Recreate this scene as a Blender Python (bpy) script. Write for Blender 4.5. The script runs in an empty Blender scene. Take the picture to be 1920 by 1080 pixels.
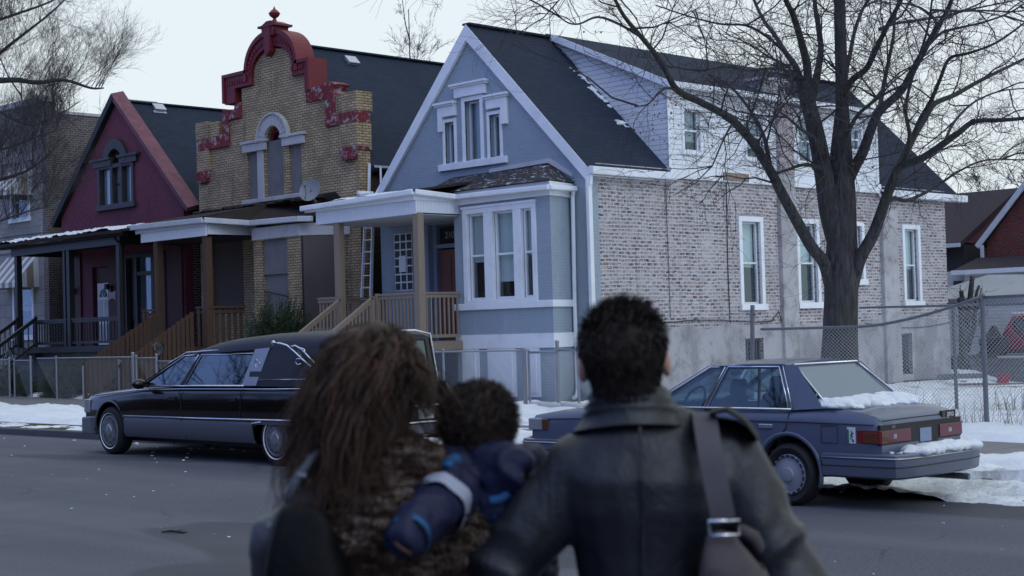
import bpy, bmesh, math, random
from mathutils import Vector, Matrix, noise as mnoise
random.seed(7)
S = bpy.context.scene
COL = S.collection
R = math.radians
def V(*a): return Vector(a)

# ------------------------------------------------------------------ camera
EYE = V(0, 0, 1.7)
FPX = 2900.0
_a = R(45.4); _p = math.atan(79.6/2900); _r = math.atan(.02916)
_F0 = V(-math.sin(_a), math.cos(_a), 0); _R0 = V(math.cos(_a), math.sin(_a), 0); _U0 = V(0, 0, 1)
CF = _F0*math.cos(_p) + _U0*math.sin(_p); _U = -_F0*math.sin(_p) + _U0*math.cos(_p)
CR = _R0*math.cos(_r) - _U*math.sin(_r); CU = _R0*math.sin(_r) + _U*math.cos(_r)
cam = bpy.data.cameras.new('camera'); camo = bpy.data.objects.new('camera', cam); COL.objects.link(camo)
camo.matrix_world = Matrix(((CR.x, CU.x, -CF.x, EYE.x), (CR.y, CU.y, -CF.y, EYE.y), (CR.z, CU.z, -CF.z, EYE.z), (0, 0, 0, 1)))
cam.sensor_width = 36; cam.lens = 36*FPX/1920; cam.clip_start = .05; cam.clip_end = 2000
cam.dof.use_dof = True; cam.dof.focus_distance = 26; cam.dof.aperture_fstop = 5.6
S.camera = camo
# survey helpers: where the line of sight through a photo point meets a real plane
def ray(px, py): return CF + CR*((px-960)/FPX) - CU*((py-540)/FPX)
def onY(px, py, y): d = ray(px, py); return EYE + d*(y/d.y)
def onX(px, py, x): d = ray(px, py); return EYE + d*(x/d.x)
def onZ(px, py, z): d = ray(px, py); return EYE + d*((z-EYE.z)/d.z)
def onD(px, py, D): return EYE + ray(px, py)*D

# ------------------------------------------------------------------ object helpers
def tag(o, label=None, cat=None, group=None, kind=None):
    if label: o['label'] = label
    if cat: o['category'] = cat
    if group: o['group'] = group
    if kind: o['kind'] = kind
    return o
def empty(name, loc, label=None, cat=None, group=None, rz=0):
    o = bpy.data.objects.new(name, None); o.empty_display_size = .2
    COL.objects.link(o); o.location = loc; o.rotation_euler.z = rz
    return tag(o, label, cat, group)
def kids(o, allo=None): return [c for c in bpy.data.objects if c.parent == o]
def copy_tree(o, parent=None):
    c = o.copy(); COL.objects.link(c); c.parent = parent
    for ch in kids(o): copy_tree(ch, c)
    return c
def origin(o):
    v = V(0, 0, 0)
    while o is not None: v = v + o.location; o = o.parent
    return v
def uvmap(me):
    uv = me.uv_layers.new(name='uv').data
    vs = me.vertices
    for p in me.polygons:
        n = p.normal; h = math.sqrt(max(1e-6, 1-n.z*n.z))
        if abs(n.z) > .97: f = lambda c: (c.x, c.y)
        elif abs(n.x) > abs(n.y): f = lambda c, h=h: (c.y, c.z/h)
        else: f = lambda c, h=h: (c.x, c.z/h)
        for li in p.loop_indices:
            uv[li].uv = f(vs[me.loops[li].vertex_index].co)
class MB:
    def __init__(s): s.v = []; s.f = []; s.m = []; s.mi = 0
    def add(s, vs, fs):
        b = len(s.v); s.v.extend([tuple(q) for q in vs])
        s.f.extend([tuple(b+i for i in f) for f in fs]); s.m.extend([s.mi]*len(fs)); return s
    def box(s, x0, x1, y0, y1, z0, z1):
        x0, x1 = sorted((x0, x1)); y0, y1 = sorted((y0, y1)); z0, z1 = sorted((z0, z1))
        return s.add([(x0,y0,z0),(x1,y0,z0),(x1,y1,z0),(x0,y1,z0),(x0,y0,z1),(x1,y0,z1),(x1,y1,z1),(x0,y1,z1)],
                     [(0,3,2,1),(4,5,6,7),(0,1,5,4),(1,2,6,5),(2,3,7,6),(3,0,4,7)])
    def prism(s, poly, fn, a, b):
        n = len(poly)
        vs = [fn(p, a) for p in poly] + [fn(p, b) for p in poly]
        fs = [tuple(range(n)), tuple(range(2*n-1, n-1, -1))] + [(i+n, (i+1) % n+n, (i+1) % n, i) for i in range(n)]
        return s.add(vs, fs)
    def prY(s, poly, a, b): return s.prism(poly, lambda p, t: (p[0], t, p[1]), a, b)      # poly (x,z)
    def prX(s, poly, a, b): return s.prism(poly, lambda p, t: (t, p[0], p[1]), a, b)      # poly (y,z)
    def prZ(s, poly, a, b): return s.prism(poly, lambda p, t: (p[0], p[1], t), a, b)      # poly (x,y)
    def beam(s, p, q, w, h=None, up=(0, 0, 1)):
        p = Vector(p); q = Vector(q); h = h or w; d = (q-p).normalized(); u = Vector(up)
        if abs(d.dot(u)) > .95: u = V(0, 1, 0)
        sx = d.cross(u).normalized()*w/2; sz = sx.cross(d).normalized()*h/2
        c = [p-sx-sz, p+sx-sz, p+sx+sz, p-sx+sz, q-sx-sz, q+sx-sz, q+sx+sz, q-sx+sz]
        return s.add(c, [(0,3,2,1),(4,5,6,7),(0,1,5,4),(1,2,6,5),(2,3,7,6),(3,0,4,7)])
    def tube(s, pts, rad, n=6, cap=True):
        pts = [Vector(p) for p in pts]; m = len(pts)
        if not hasattr(rad, '__len__'): rad = [rad]*m
        vs = []; prev = None
        for i, p in enumerate(pts):
            d = (pts[min(i+1, m-1)]-pts[max(i-1, 0)])
            d = d.normalized() if d.length > 1e-9 else V(0, 0, 1)
            if prev is None:
                a = d.orthogonal().normalized()
            else:
                a = prev - d*prev.dot(d); a = a.normalized() if a.length > 1e-6 else d.orthogonal().normalized()
            prev = a; b = d.cross(a)
            for k in range(n):
                t = 2*math.pi*k/n; vs.append(p + (a*math.cos(t) + b*math.sin(t))*rad[i])
        fs = [(i*n+k, i*n+(k+1) % n, (i+1)*n+(k+1) % n, (i+1)*n+k) for i in range(m-1) for k in range(n)]
        if cap: fs += [tuple(range(n-1, -1, -1)), tuple((m-1)*n+k for k in range(n))]
        return s.add(vs, fs)
    def ell(s, c, r, nu=14, nv=10, rot=None):
        c = Vector(c); vs = []; fs = []
        for j in range(1, nv):
            ph = math.pi*j/nv
            for i in range(nu):
                t = 2*math.pi*i/nu; q = V(r[0]*math.sin(ph)*math.cos(t), r[1]*math.sin(ph)*math.sin(t), r[2]*math.cos(ph))
                if rot: q = rot @ q
                vs.append(c+q)
        T = V(0, 0, r[2]); B = V(0, 0, -r[2])
        if rot: T = rot @ T; B = rot @ B
        vs += [c+T, c+B]; nt = len(vs)-2
        for j in range(nv-2):
            for i in range(nu): fs.append((j*nu+i, (j+1)*nu+i, (j+1)*nu+(i+1) % nu, j*nu+(i+1) % nu))
        for i in range(nu):
            fs.append((nt, i, (i+1) % nu)); fs.append((nt+1, (nv-2)*nu+(i+1) % nu, (nv-2)*nu+i))
        return s.add(vs, fs)
    def loft(s, rings, closed=True, caps=True):
        n = len(rings[0]); vs = [q for r in rings for q in r]; fs = []
        for j in range(len(rings)-1):
            for i in range(n if closed else n-1):
                fs.append((j*n+i, j*n+(i+1) % n, (j+1)*n+(i+1) % n, (j+1)*n+i))
        if caps: fs += [tuple(range(n-1, -1, -1)), tuple((len(rings)-1)*n+i for i in range(n))]
        return s.add(vs, fs)
    def lathe(s, prof, c, axis='z', n=32, cap=True):
        c = Vector(c); rings = []
        for r, h in prof:
            ring = []
            for k in range(n):
                t = 2*math.pi*k/n; a, b = r*math.cos(t), r*math.sin(t)
                ring.append(c + (V(a, b, h) if axis == 'z' else V(a, h, b) if axis == 'y' else V(h, a, b)))
            rings.append(ring)
        return s.loft(rings, True, cap and prof[0][0] > 1e-4)
    def grid(s, fn, nu, nv):
        vs = [fn(i/nu, j/nv) for j in range(nv+1) for i in range(nu+1)]
        return s.add(vs, [(j*(nu+1)+i, j*(nu+1)+i+1, (j+1)*(nu+1)+i+1, (j+1)*(nu+1)+i) for j in range(nv) for i in range(nu)])
    def raw(s, name='tmp'):
        me = bpy.data.meshes.new(name); me.from_pydata(s.v, [], s.f); me.update()
        if s.mi or any(s.m):
            me.polygons.foreach_set('material_index', s.m)
        return me
    def build(s, name, mats, parent=None, smooth=False, cuts=None, bevel=0, remesh=0, relax=0, subdiv=0, disp=None, fixn=True, edge=None, local=False, decim=0):
        me = s.raw(name)
        if fixn:
            bm = bmesh.new(); bm.from_mesh(me); bmesh.ops.recalc_face_normals(bm, faces=bm.faces); bm.to_mesh(me); bm.free()
        o = bpy.data.objects.new(name, me); COL.objects.link(o)
        if cuts or bevel or remesh or subdiv or relax:
            tmp = []
            if cuts:
                for c in (cuts if isinstance(cuts, list) else [cuts]):
                    co = bpy.data.objects.new('cutter', c.raw()); COL.objects.link(co); tmp.append(co)
                    bm = bmesh.new(); bm.from_mesh(co.data); bmesh.ops.recalc_face_normals(bm, faces=bm.faces); bm.to_mesh(co.data); bm.free()
                    md = o.modifiers.new('b', 'BOOLEAN'); md.operation = 'DIFFERENCE'; md.object = co; md.solver = 'EXACT'
            if remesh:
                md = o.modifiers.new('r', 'REMESH'); md.mode = 'VOXEL'; md.voxel_size = remesh
            if relax:
                md = o.modifiers.new('s', 'SMOOTH'); md.iterations = relax; md.factor = .6
            if bevel:
                md = o.modifiers.new('v', 'BEVEL'); md.width = bevel; md.segments = 2; md.limit_method = 'ANGLE'; md.angle_limit = R(35)
            if subdiv:
                md = o.modifiers.new('d', 'SUBSURF'); md.levels = subdiv
            if decim:
                md = o.modifiers.new('e', 'DECIMATE'); md.ratio = decim
            dg = bpy.context.evaluated_depsgraph_get(); dg.update()
            me2 = bpy.data.meshes.new_from_object(o.evaluated_get(dg)); o.modifiers.clear()
            o.data = me2; bpy.data.meshes.remove(me); me = me2; me.name = name
            for t in tmp:
                d = t.data; bpy.data.objects.remove(t); bpy.data.meshes.remove(d)
        if disp:
            ns = [v.normal.copy() for v in me.vertices]
            for v, n in zip(me.vertices, ns): v.co = v.co + n*disp(v.co)
            me.update()
        uvmap(me)
        me.materials.clear()
        for m in (mats if isinstance(mats, (list, tuple)) else [mats]): me.materials.append(m)
        if smooth:
            me.polygons.foreach_set('use_smooth', [True]*len(me.polygons))
            if smooth is not True: me.set_sharp_from_angle(angle=R(smooth))
        if parent is not None:
            if not local: me.transform(Matrix.Translation(-origin(parent)))
            o.parent = parent
        return o
def top(o, label, cat, group=None, base=None):
    """give a single-mesh thing an origin at its base and its description"""
    if base is None:
        vs = [v.co for v in o.data.vertices]
        base = V(sum(v.x for v in vs)/len(vs), sum(v.y for v in vs)/len(vs), min(v.z for v in vs))
    base = Vector(base); o.data.transform(Matrix.Translation(-base)); o.location = base
    return tag(o, label, cat, group)
def nz(p, s=1.0, o=0): return mnoise.noise(Vector(p)*s + V(o, o*1.7, o*.3))
def fbm(p, s=1.0, o=0, k=4):
    a = 0; w = 1; t = 0
    for i in range(k): a += w*nz(p, s, o+i*7); t += w; w *= .5; s *= 2
    return a/t

# ------------------------------------------------------------------ materials
class N:
    def __init__(s, name):
        s.m = bpy.data.materials.new(name); s.m.use_nodes = True; s.t = s.m.node_tree; s.t.nodes.clear()
        s.out = s.n('ShaderNodeOutputMaterial'); s.b = s.n('ShaderNodeBsdfPrincipled'); s.l(s.b.outputs[0], s.out.inputs[0])
    def n(s, ty, **k):
        x = s.t.nodes.new(ty)
        for a, b in k.items(): setattr(x, a, b)
        return x
    def l(s, a, b): s.t.links.new(a, b)
    def coord(s, uv=True):
        if uv: return s.n('ShaderNodeUVMap').outputs[0]
        return s.n('ShaderNodeTexCoord').outputs['Object']
    def map(s, c, scale=(1, 1, 1), loc=(0, 0, 0)):
        m = s.n('ShaderNodeMapping'); m.inputs['Scale'].default_value = scale; m.inputs['Location'].default_value = loc; s.l(c, m.inputs[0]); return m.outputs[0]
    def noise(s, c, scale, detail=4, rough=.6, dist=0):
        x = s.n('ShaderNodeTexNoise'); x.inputs['Scale'].default_value = scale; x.inputs['Detail'].default_value = detail
        x.inputs['Roughness'].default_value = rough; x.inputs['Distortion'].default_value = dist; s.l(c, x.inputs['Vector']); return x.outputs[0]
    def ramp(s, f, stops, interp='LINEAR'):
        x = s.n('ShaderNodeValToRGB'); x.color_ramp.interpolation = interp; e = x.color_ramp.elements
        e[0].position = stops[0][0]; e[-1].position = stops[-1][0]
        def c4(c): return (c, c, c, 1) if not hasattr(c, '__len__') else (*c[:3], 1)
        e[0].color = c4(stops[0][1]); e[-1].color = c4(stops[-1][1])
        for p, c in stops[1:-1]: q = e.new(p); q.color = c4(c)
        s.l(f, x.inputs[0]); return x.outputs[0]
    def mix(s, f, a, b, mode='MIX'):
        x = s.n('ShaderNodeMix', data_type='RGBA', blend_type=mode)
        for i, q in ((0, f), (6, a), (7, b)):
            if hasattr(q, 'is_linked'): s.l(q, x.inputs[i])
            elif hasattr(q, '__len__'): x.inputs[i].default_value = (*q[:3], 1)
            else: x.inputs[i].default_value = q if i == 0 else (q, q, q, 1)
        return x.outputs[2]
    def math(s, op, a, b=0.0):
        x = s.n('ShaderNodeMath', operation=op)
        for i, q in ((0, a), (1, b)):
            if hasattr(q, 'is_linked'): s.l(q, x.inputs[i])
            else: x.inputs[i].default_value = q
        return x.outputs[0]
    def bump(s, h, st=.3, dist=.01):
        x = s.n('ShaderNodeBump'); x.inputs['Strength'].default_value = st; x.inputs['Distance'].default_value = dist
        s.l(h, x.inputs['Height']); s.l(x.outputs[0], s.b.inputs['Normal'])
    def set(s, color=None, rough=None, metal=None, spec=None, coat=None):
        B = s.b.inputs
        def put(k, q):
            if q is None: return
            if hasattr(q, 'is_linked'): s.l(q, B[k])
            else: B[k].default_value = (*q, 1) if hasattr(q, '__len__') else q
        put('Base Color', color); put('Roughness', rough); put('Metallic', metal); put('Specular IOR Level', spec); put('Coat Weight', coat)
        return s.m
def plain(name, col, rough=.6, var=.12, scale=6, metal=0, spec=.4, bump=0, coat=0, dirt=0):
    k = N(name); c = k.coord(False); f = k.noise(c, scale, 5)
    lo = tuple(x*(1-var) for x in col); hi = tuple(min(1, x*(1+var)) for x in col)
    cc = k.mix(f, lo, hi)
    if dirt:
        d = k.ramp(k.noise(c, scale*.35, 6, .7), [(.5, 0), (.72, 1)])
        cc = k.mix(k.math('MULTIPLY', d, dirt), cc, tuple(x*.35 for x in col))
    if bump: k.bump(k.noise(c, scale*6, 5, .7), bump, .01)
    return k.set(cc, rough, metal, spec, coat)
def brick(name, c1, c2, mortar, w=.21, h=.07, ms=.012, var=.25, rough=.85, bump=.5, stain=.3, streak=None, offs=0.0):
    k = N(name); c = k.map(k.coord(), (1, 1, 1), (offs, 0, 0)); ob = k.coord(False)
    b = k.n('ShaderNodeTexBrick'); k.l(c, b.inputs['Vector'])
    b.inputs['Scale'].default_value = 1; b.inputs['Brick Width'].default_value = w; b.inputs['Row Height'].default_value = h
    b.inputs['Mortar Size'].default_value = ms; b.inputs['Mortar Smooth'].default_value = .3; b.inputs['Bias'].default_value = 0
    b.inputs['Color1'].default_value = (*c1, 1); b.inputs['Color2'].default_value = (*c2, 1); b.inputs['Mortar'].default_value = (*mortar, 1)
    f = k.noise(ob, 1.1, 6, .65); col = k.mix(k.ramp(f, [(.35, 0), (.7, 1)]), b.outputs[0], k.mix(1, b.outputs[0], (1-stain,)*3, 'MULTIPLY'))
    g = k.noise(ob, 25, 3); col = k.mix(var, col, k.mix(1, col, k.ramp(g, [(.3, .45), (.7, 1.5)]), 'MULTIPLY'))
    if streak:
        col = k.mix(k.ramp(k.noise(k.map(ob, (1.6, 1.6, .25)), 1.6, 6, .7), [(.56, 0), (.70, streak)]), col, (.05, .045, .045))
    k.bump(k.math('SUBTRACT', 1.0, b.outputs['Fac']), bump, .008)
    return k.set(col, rough, 0, .25)
M = {}
M['white'] = plain('white_paint', (.76, .78, .81), .5, .07, 3, dirt=.28, bump=.12)
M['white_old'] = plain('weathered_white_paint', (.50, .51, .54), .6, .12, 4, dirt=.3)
def bluewall():
    k = N('blue_painted_brick'); c = k.coord(); ob = k.coord(False)
    b = k.n('ShaderNodeTexBrick'); k.l(c, b.inputs['Vector']); b.inputs['Scale'].default_value = 1
    b.inputs['Brick Width'].default_value = .21; b.inputs['Row Height'].default_value = .07; b.inputs['Mortar Size'].default_value = .01
    f = k.noise(ob, .8, 6, .65); g = k.noise(ob, 9, 5, .7)
    col = k.mix(f, (.27, .33, .385), (.34, .40, .455)); col = k.mix(k.ramp(g, [(.56, 0), (.72, .5)]), col, (.16, .19, .26))
    col = k.mix(k.ramp(k.noise(k.map(ob, (2, 2, .3)), 2.2, 5, .7), [(.56, 0), (.72, .35)]), col, (.43, .48, .56))
    k.bump(k.math('SUBTRACT', k.math('MULTIPLY', g, 1.2), b.outputs['Fac']), .9, .012)
    return k.set(col, .6, 0, .35)
M['blue'] = bluewall()
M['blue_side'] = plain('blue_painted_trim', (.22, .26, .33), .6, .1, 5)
M['brick_yellow'] = brick('yellow_glazed_brick', (.59, .44, .25), (.43, .32, .18), (.14, .105, .085), .215, .074, .013, .4, .6, .5, .45, .8)
M['brick_brown'] = brick('brown_common_brick', (.085, .05, .035), (.04, .026, .02), (.07, .055, .045), .21, .07, .012)
M['brick_dark'] = brick('dark_grey_brick', (.055, .05, .05), (.025, .025, .027), (.30, .27, .26), .21, .078, .013)
def redpaint(name, base, dark, amt=.55):
    k = N(name); c = k.coord(); ob = k.coord(False)
    b = k.n('ShaderNodeTexBrick'); k.l(c, b.inputs['Vector']); b.inputs['Scale'].default_value = 1
    b.inputs['Brick Width'].default_value = .21; b.inputs['Row Height'].default_value = .07; b.inputs['Mortar Size'].default_value = .012
    f = k.noise(ob, .7, 6, .6); g = k.noise(k.map(ob, (3, 3, 9)), 2.2, 6, .7)
    col = k.mix(f, base, tuple(x*.72 for x in base))
    col = k.mix(k.math('MULTIPLY', k.ramp(g, [(.50, 0), (.60, 1)]), k.ramp(k.noise(ob, .6, 4), [(.40, 0), (.58, amt)])), col, dark)
    k.bump(k.math('SUBTRACT', 1.0, b.outputs['Fac']), .4, .006)
    return k.set(col, .7, 0, .3)
M['maroon'] = redpaint('maroon_painted_brick', (.165, .036, .060), (.030, .018, .026), 1.0)
def sidebrick():
    k = N('whitewashed_common_brick'); c = k.coord(); ob = k.coord(False)
    wob = k.n('ShaderNodeVectorMath', operation='ADD'); k.l(c, wob.inputs[0])
    nn = k.n('ShaderNodeTexNoise'); nn.inputs['Scale'].default_value = 1.4; nn.inputs['Detail'].default_value = 3; k.l(ob, nn.inputs['Vector'])
    sc = k.n('ShaderNodeVectorMath', operation='SCALE'); sc.inputs['Scale'].default_value = .06; k.l(nn.outputs['Color'], sc.inputs[0]); k.l(sc.outputs[0], wob.inputs[1])
    b = k.n('ShaderNodeTexBrick'); k.l(wob.outputs[0], b.inputs['Vector']); b.inputs['Scale'].default_value = 1
    b.inputs['Brick Width'].default_value = .225; b.inputs['Row Height'].default_value = .088; b.inputs['Mortar Size'].default_value = .019; b.inputs['Mortar Smooth'].default_value = .35
    b.inputs['Color1'].default_value = (0, 0, 0, 1); b.inputs['Color2'].default_value = (1, 1, 1, 1); b.inputs['Mortar'].default_value = (.5, .5, .5, 1)
    rnd = b.outputs[0]
    tone = k.ramp(rnd, [(.0, (.035, .033, .042)), (.28, (.09, .065, .066)), (.45, (.21, .105, .09)), (.62, (.13, .105, .105)), (.8, (.29, .22, .21)), (1, (.37, .33, .315))])
    reg = k.noise(ob, .42, 4, .6)          # regions where more brick shows red / washed over
    tone = k.mix(k.ramp(reg, [(.5, 0), (.66, .55)]), tone, (.22, .085, .07))
    mort = k.mix(k.noise(ob, 6, 5), (.42, .405, .415), (.575, .555, .565))
    smear = k.ramp(k.noise(k.map(ob, (1, 1, 2.2)), 7, 6, .75), [(.40, 0), (.58, 1)])
    cover = k.ramp(k.noise(ob, .65, 5, .6), [(.28, 0), (.42, 1)])
    vis = k.math('MULTIPLY', k.math('MULTIPLY', k.math('SUBTRACT', 1.0, b.outputs['Fac']), smear), k.math('ADD', k.math('MULTIPLY', cover, .85), .15))
    col = k.mix(vis, mort, tone)
    col = k.mix(k.ramp(k.noise(k.map(ob, (1, 1, .6)), .7, 6, .65), [(.5, 0), (.72, .42)]), col, (.20, .18, .175)); col = k.mix(k.ramp(k.noise(k.map(ob, (2.5, 2.5, .22)), 1.5, 5, .7), [(.56, 0), (.72, .45)]), col, (.12, .11, .115))
    k.bump(k.math('ADD', k.math('MULTIPLY', vis, -.6), k.noise(ob, 22, 4)), .8, .02)
    return k.set(col, .9, 0, .2)
M['side_brick'] = sidebrick()
def stucco():
    k = N('cracked_cement_render'); ob = k.coord(False)
    a = k.ramp(k.noise(ob, .55, 7, .62), [(.35, 0), (.65, 1)]); b = k.noise(ob, 2.2, 8, .8)
    col = k.mix(a, (.47, .455, .465), (.31, .30, .305))
    col = k.mix(k.ramp(b, [(.52, 0), (.64, .7)]), col, (.17, .16, .165))
    col = k.mix(k.ramp(k.noise(k.map(ob, (1, 1, .5)), .9, 5, .6), [(.52, 0), (.60, .6)]), col, (.20, .185, .185))
    k.bump(k.noise(ob, 14, 6, .7), .3, .01)
    return k.set(col, .9, 0, .2)
M['stucco'] = stucco()
M['greystone'] = brick('greystone_blocks', (.33, .32, .31), (.27, .26, .25), (.17, .17, .17), .9, .45, .012, .2, .8, .3, .3)
M['pier_plaster'] = plain('pinkish_plaster', (.36, .31, .31), .85, .18, 2, bump=.2, dirt=.3)
def shingle():
    k = N('dark_asphalt_shingles'); c = k.coord(); ob = k.coord(False)
    b = k.n('ShaderNodeTexBrick'); k.l(c, b.inputs['Vector']); b.inputs['Scale'].default_value = 1
    b.inputs['Brick Width'].default_value = .34; b.inputs['Row Height'].default_value = .15; b.inputs['Mortar Size'].default_value = .009
    b.inputs['Color1'].default_value = (.020, .026, .042, 1); b.inputs['Color2'].default_value = (.030, .039, .060, 1); b.inputs['Mortar'].default_value = (.010, .011, .015, 1)
    col = k.mix(.6, b.outputs[0], k.mix(k.noise(ob, .5, 6), (.016, .022, .037), (.038, .049, .075)))
    k.bump(k.math('SUBTRACT', k.math('MULTIPLY', k.noise(ob, 60, 3), .5), b.outputs['Fac']), .5, .01)
    return k.set(col, .95, 0, .15)
M['shingle'] = shingle()
M['tar'] = plain('old_black_roofing', (.018, .017, .018), .8, .4, 3, bump=.4)
M['tar_brown'] = plain('old_brown_roofing', (.022, .015, .012), .9, .4, 3, bump=.4)
def tarsnow():
    k = N('worn_roofing_with_snow_flecks'); ob = k.coord(False)
    base = k.mix(k.ramp(k.noise(ob, 1.3, 4), [(.5, 0), (.62, 1)]), (.022, .022, .028), (.035, .02, .018))
    f = k.ramp(k.noise(k.map(ob, (1, 2, 1.5)), 4.5, 8, .85), [(.57, 0), (.60, 1)])
    return k.set(k.mix(f, base, (.7, .73, .78)), .8, 0, .3)
M['tarsnow'] = tarsnow()
M['redtrim'] = plain('dark_red_painted_terracotta', (.15, .014, .022), .5, .25, 5, bump=.15, dirt=.3)
def redworn():
    k = N('flaking_red_terracotta'); ob = k.coord(False)
    f = k.ramp(k.noise(ob, 4.5, 8, .8), [(.52, 0), (.58, 1)])
    return k.set(k.mix(f, (.17, .022, .03), k.mix(k.noise(ob, 12, 3), (.20, .19, .19), (.42, .40, .40))), .8, 0, .3)
M['redworn'] = redworn()
M['limestone'] = plain('pale_limestone', (.46, .45, .46), .8, .2, 3, bump=.2, dirt=.35)
M['plywood_grey'] = plain('weathered_grey_plywood', (.17, .165, .17), .85, .2, 4, dirt=.3)
M['plywood_brown'] = plain('brown_plywood_board', (.105, .085, .075), .85, .15, 3, dirt=.3)
def wood(name, a, b, rough=.75):
    k = N(name); ob = k.coord(False)
    f = k.noise(k.map(ob, (9, 9, 1.2)), 3, 5, .6)
    k.bump(f, .2, .006); return k.set(k.mix(f, a, b), rough, 0, .3)
M['deckwood'] = wood('bare_treated_lumber', (.185, .14, .105), (.30, .235, .18))
M['brownwood'] = wood('brown_stained_lumber', (.058, .034, .022), (.105, .062, .038))
M['greenblack'] = plain('black_green_paint', (.014, .018, .019), .45, .2, 4)
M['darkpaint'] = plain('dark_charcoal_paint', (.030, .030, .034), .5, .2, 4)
M['redbrownpaint'] = plain('dark_red_brown_paint', (.06, .018, .014), .6, .2, 3)
M['door_orange'] = plain('orange_brown_door_paint', (.15, .05, .03), .5, .15, 3)
def glassy(name, tint=(.9, .93, .95), f=.12, rough=.02):
    k = N(name); t = k.n('ShaderNodeBsdfTransparent'); t.inputs[0].default_value = (*tint, 1)
    g = k.n('ShaderNodeBsdfGlossy'); g.inputs['Roughness'].default_value = rough; g.inputs[0].default_value = (.78, .93, 1, 1)
    lw = k.n('ShaderNodeLayerWeight'); lw.inputs[0].default_value = .5; mx = k.n('ShaderNodeMixShader')
    ff = k.math('ADD', k.math('MULTIPLY', k.math('POWER', lw.outputs['Facing'], 3.5), .75), f); ff = k.math('MINIMUM', ff, 1.0)
    k.l(ff, mx.inputs[0]); k.l(t.outputs[0], mx.inputs[1]); k.l(g.outputs[0], mx.inputs[2]); k.l(mx.outputs[0], k.out.inputs[0]); return k.m
M['glass'] = glassy('window_glass', (.86, .90, .92), .05)
M['carglass'] = glassy('sedan_glass', (.66, .73, .75), .06)
def frost_and_sheen():  # pale diffuse film: frost, with the sky's reflection painted in
    m_ = glassy('rear_glass_frost_and_sheen', (.45, .48, .50), .10); t = m_.node_tree; d = t.nodes.new('ShaderNodeBsdfDiffuse'); d.inputs[0].default_value = (.30, .32, .36, 1)
    mx = t.nodes.new('ShaderNodeMixShader'); mx.inputs[0].default_value = .42; o = [n for n in t.nodes if n.type == 'OUTPUT_MATERIAL'][0]; s_ = o.inputs[0].links[0].from_socket
    t.links.new(s_, mx.inputs[1]); t.links.new(d.outputs[0], mx.inputs[2]); t.links.new(mx.outputs[0], o.inputs[0]); return m_
M['frost_and_sheen'] = frost_and_sheen()
M['hearseglass'] = glassy('tinted_glass', (.16, .24, .27), .13)
M['blind'] = plain('pale_window_shade', (.74, .80, .74), .8, .05, 2)
M['blind_dim'] = plain('dim_window_shade', (.42, .44, .46), .8, .1, 2)
M['room'] = plain('dark_room_interior', (.02, .02, .022), .9, .2, 2)
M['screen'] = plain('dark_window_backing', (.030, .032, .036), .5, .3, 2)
M['metal'] = plain('galvanised_steel', (.28, .29, .32), .45, .15, 8, metal=.6, spec=.5)
M['metal_dk'] = plain('dull_grey_steel', (.17, .175, .19), .5, .2, 8, metal=.5)
M['chrome'] = plain('chrome', (.72, .74, .78), .12, .03, 8, metal=1)
M['silver'] = plain('satin_silver_plate', (.42, .43, .46), .3, .05, 8, metal=.9)
M['rubber'] = plain('tyre_rubber', (.012, .012, .013), .75, .2, 12, dirt=.1)
M['black_trim'] = plain('black_plastic', (.012, .012, .014), .5, .15, 8)
M['snowclean'] = None
def snowm(name, dirt=.0, sc=1.0):
    k = N(name); ob = k.coord(False)
    a = k.noise(ob, 2.2*sc, 6, .6); b = k.noise(ob, 14*sc, 6, .75)
    col = k.mix(k.ramp(a, [(.3, 0), (.65, 1)]), (.76, .79, .82), (.90, .92, .93)); col = k.mix(k.ramp(b, [(.55, 0), (.75, .35)]), col, (.52, .54, .58))
    if dirt:
        col = k.mix(k.ramp(k.noise(ob, .9*sc, 8, .75), [(.62-dirt*.25, 0), (.70, min(1, dirt+.35))]), col, (.16, .15, .15))
        col = k.mix(k.ramp(k.noise(ob, 9*sc, 5, .8), [(.66, 0), (.72, .6)]), col, (.12, .11, .11))
    k.bump(k.math('ADD', k.math('MULTIPLY', b, .8), k.math('ADD', a, k.math('MULTIPLY', k.noise(ob, 45, 3, .7), .3))), .8, .06)
    return k.set(col, .75, 0, .25)
M['snow'] = snowm('snow', 0)
M['snow_dirty'] = snowm('dirty_snow', .45)
M['snow_tracks'] = snowm('trodden_snow', .30)
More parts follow.
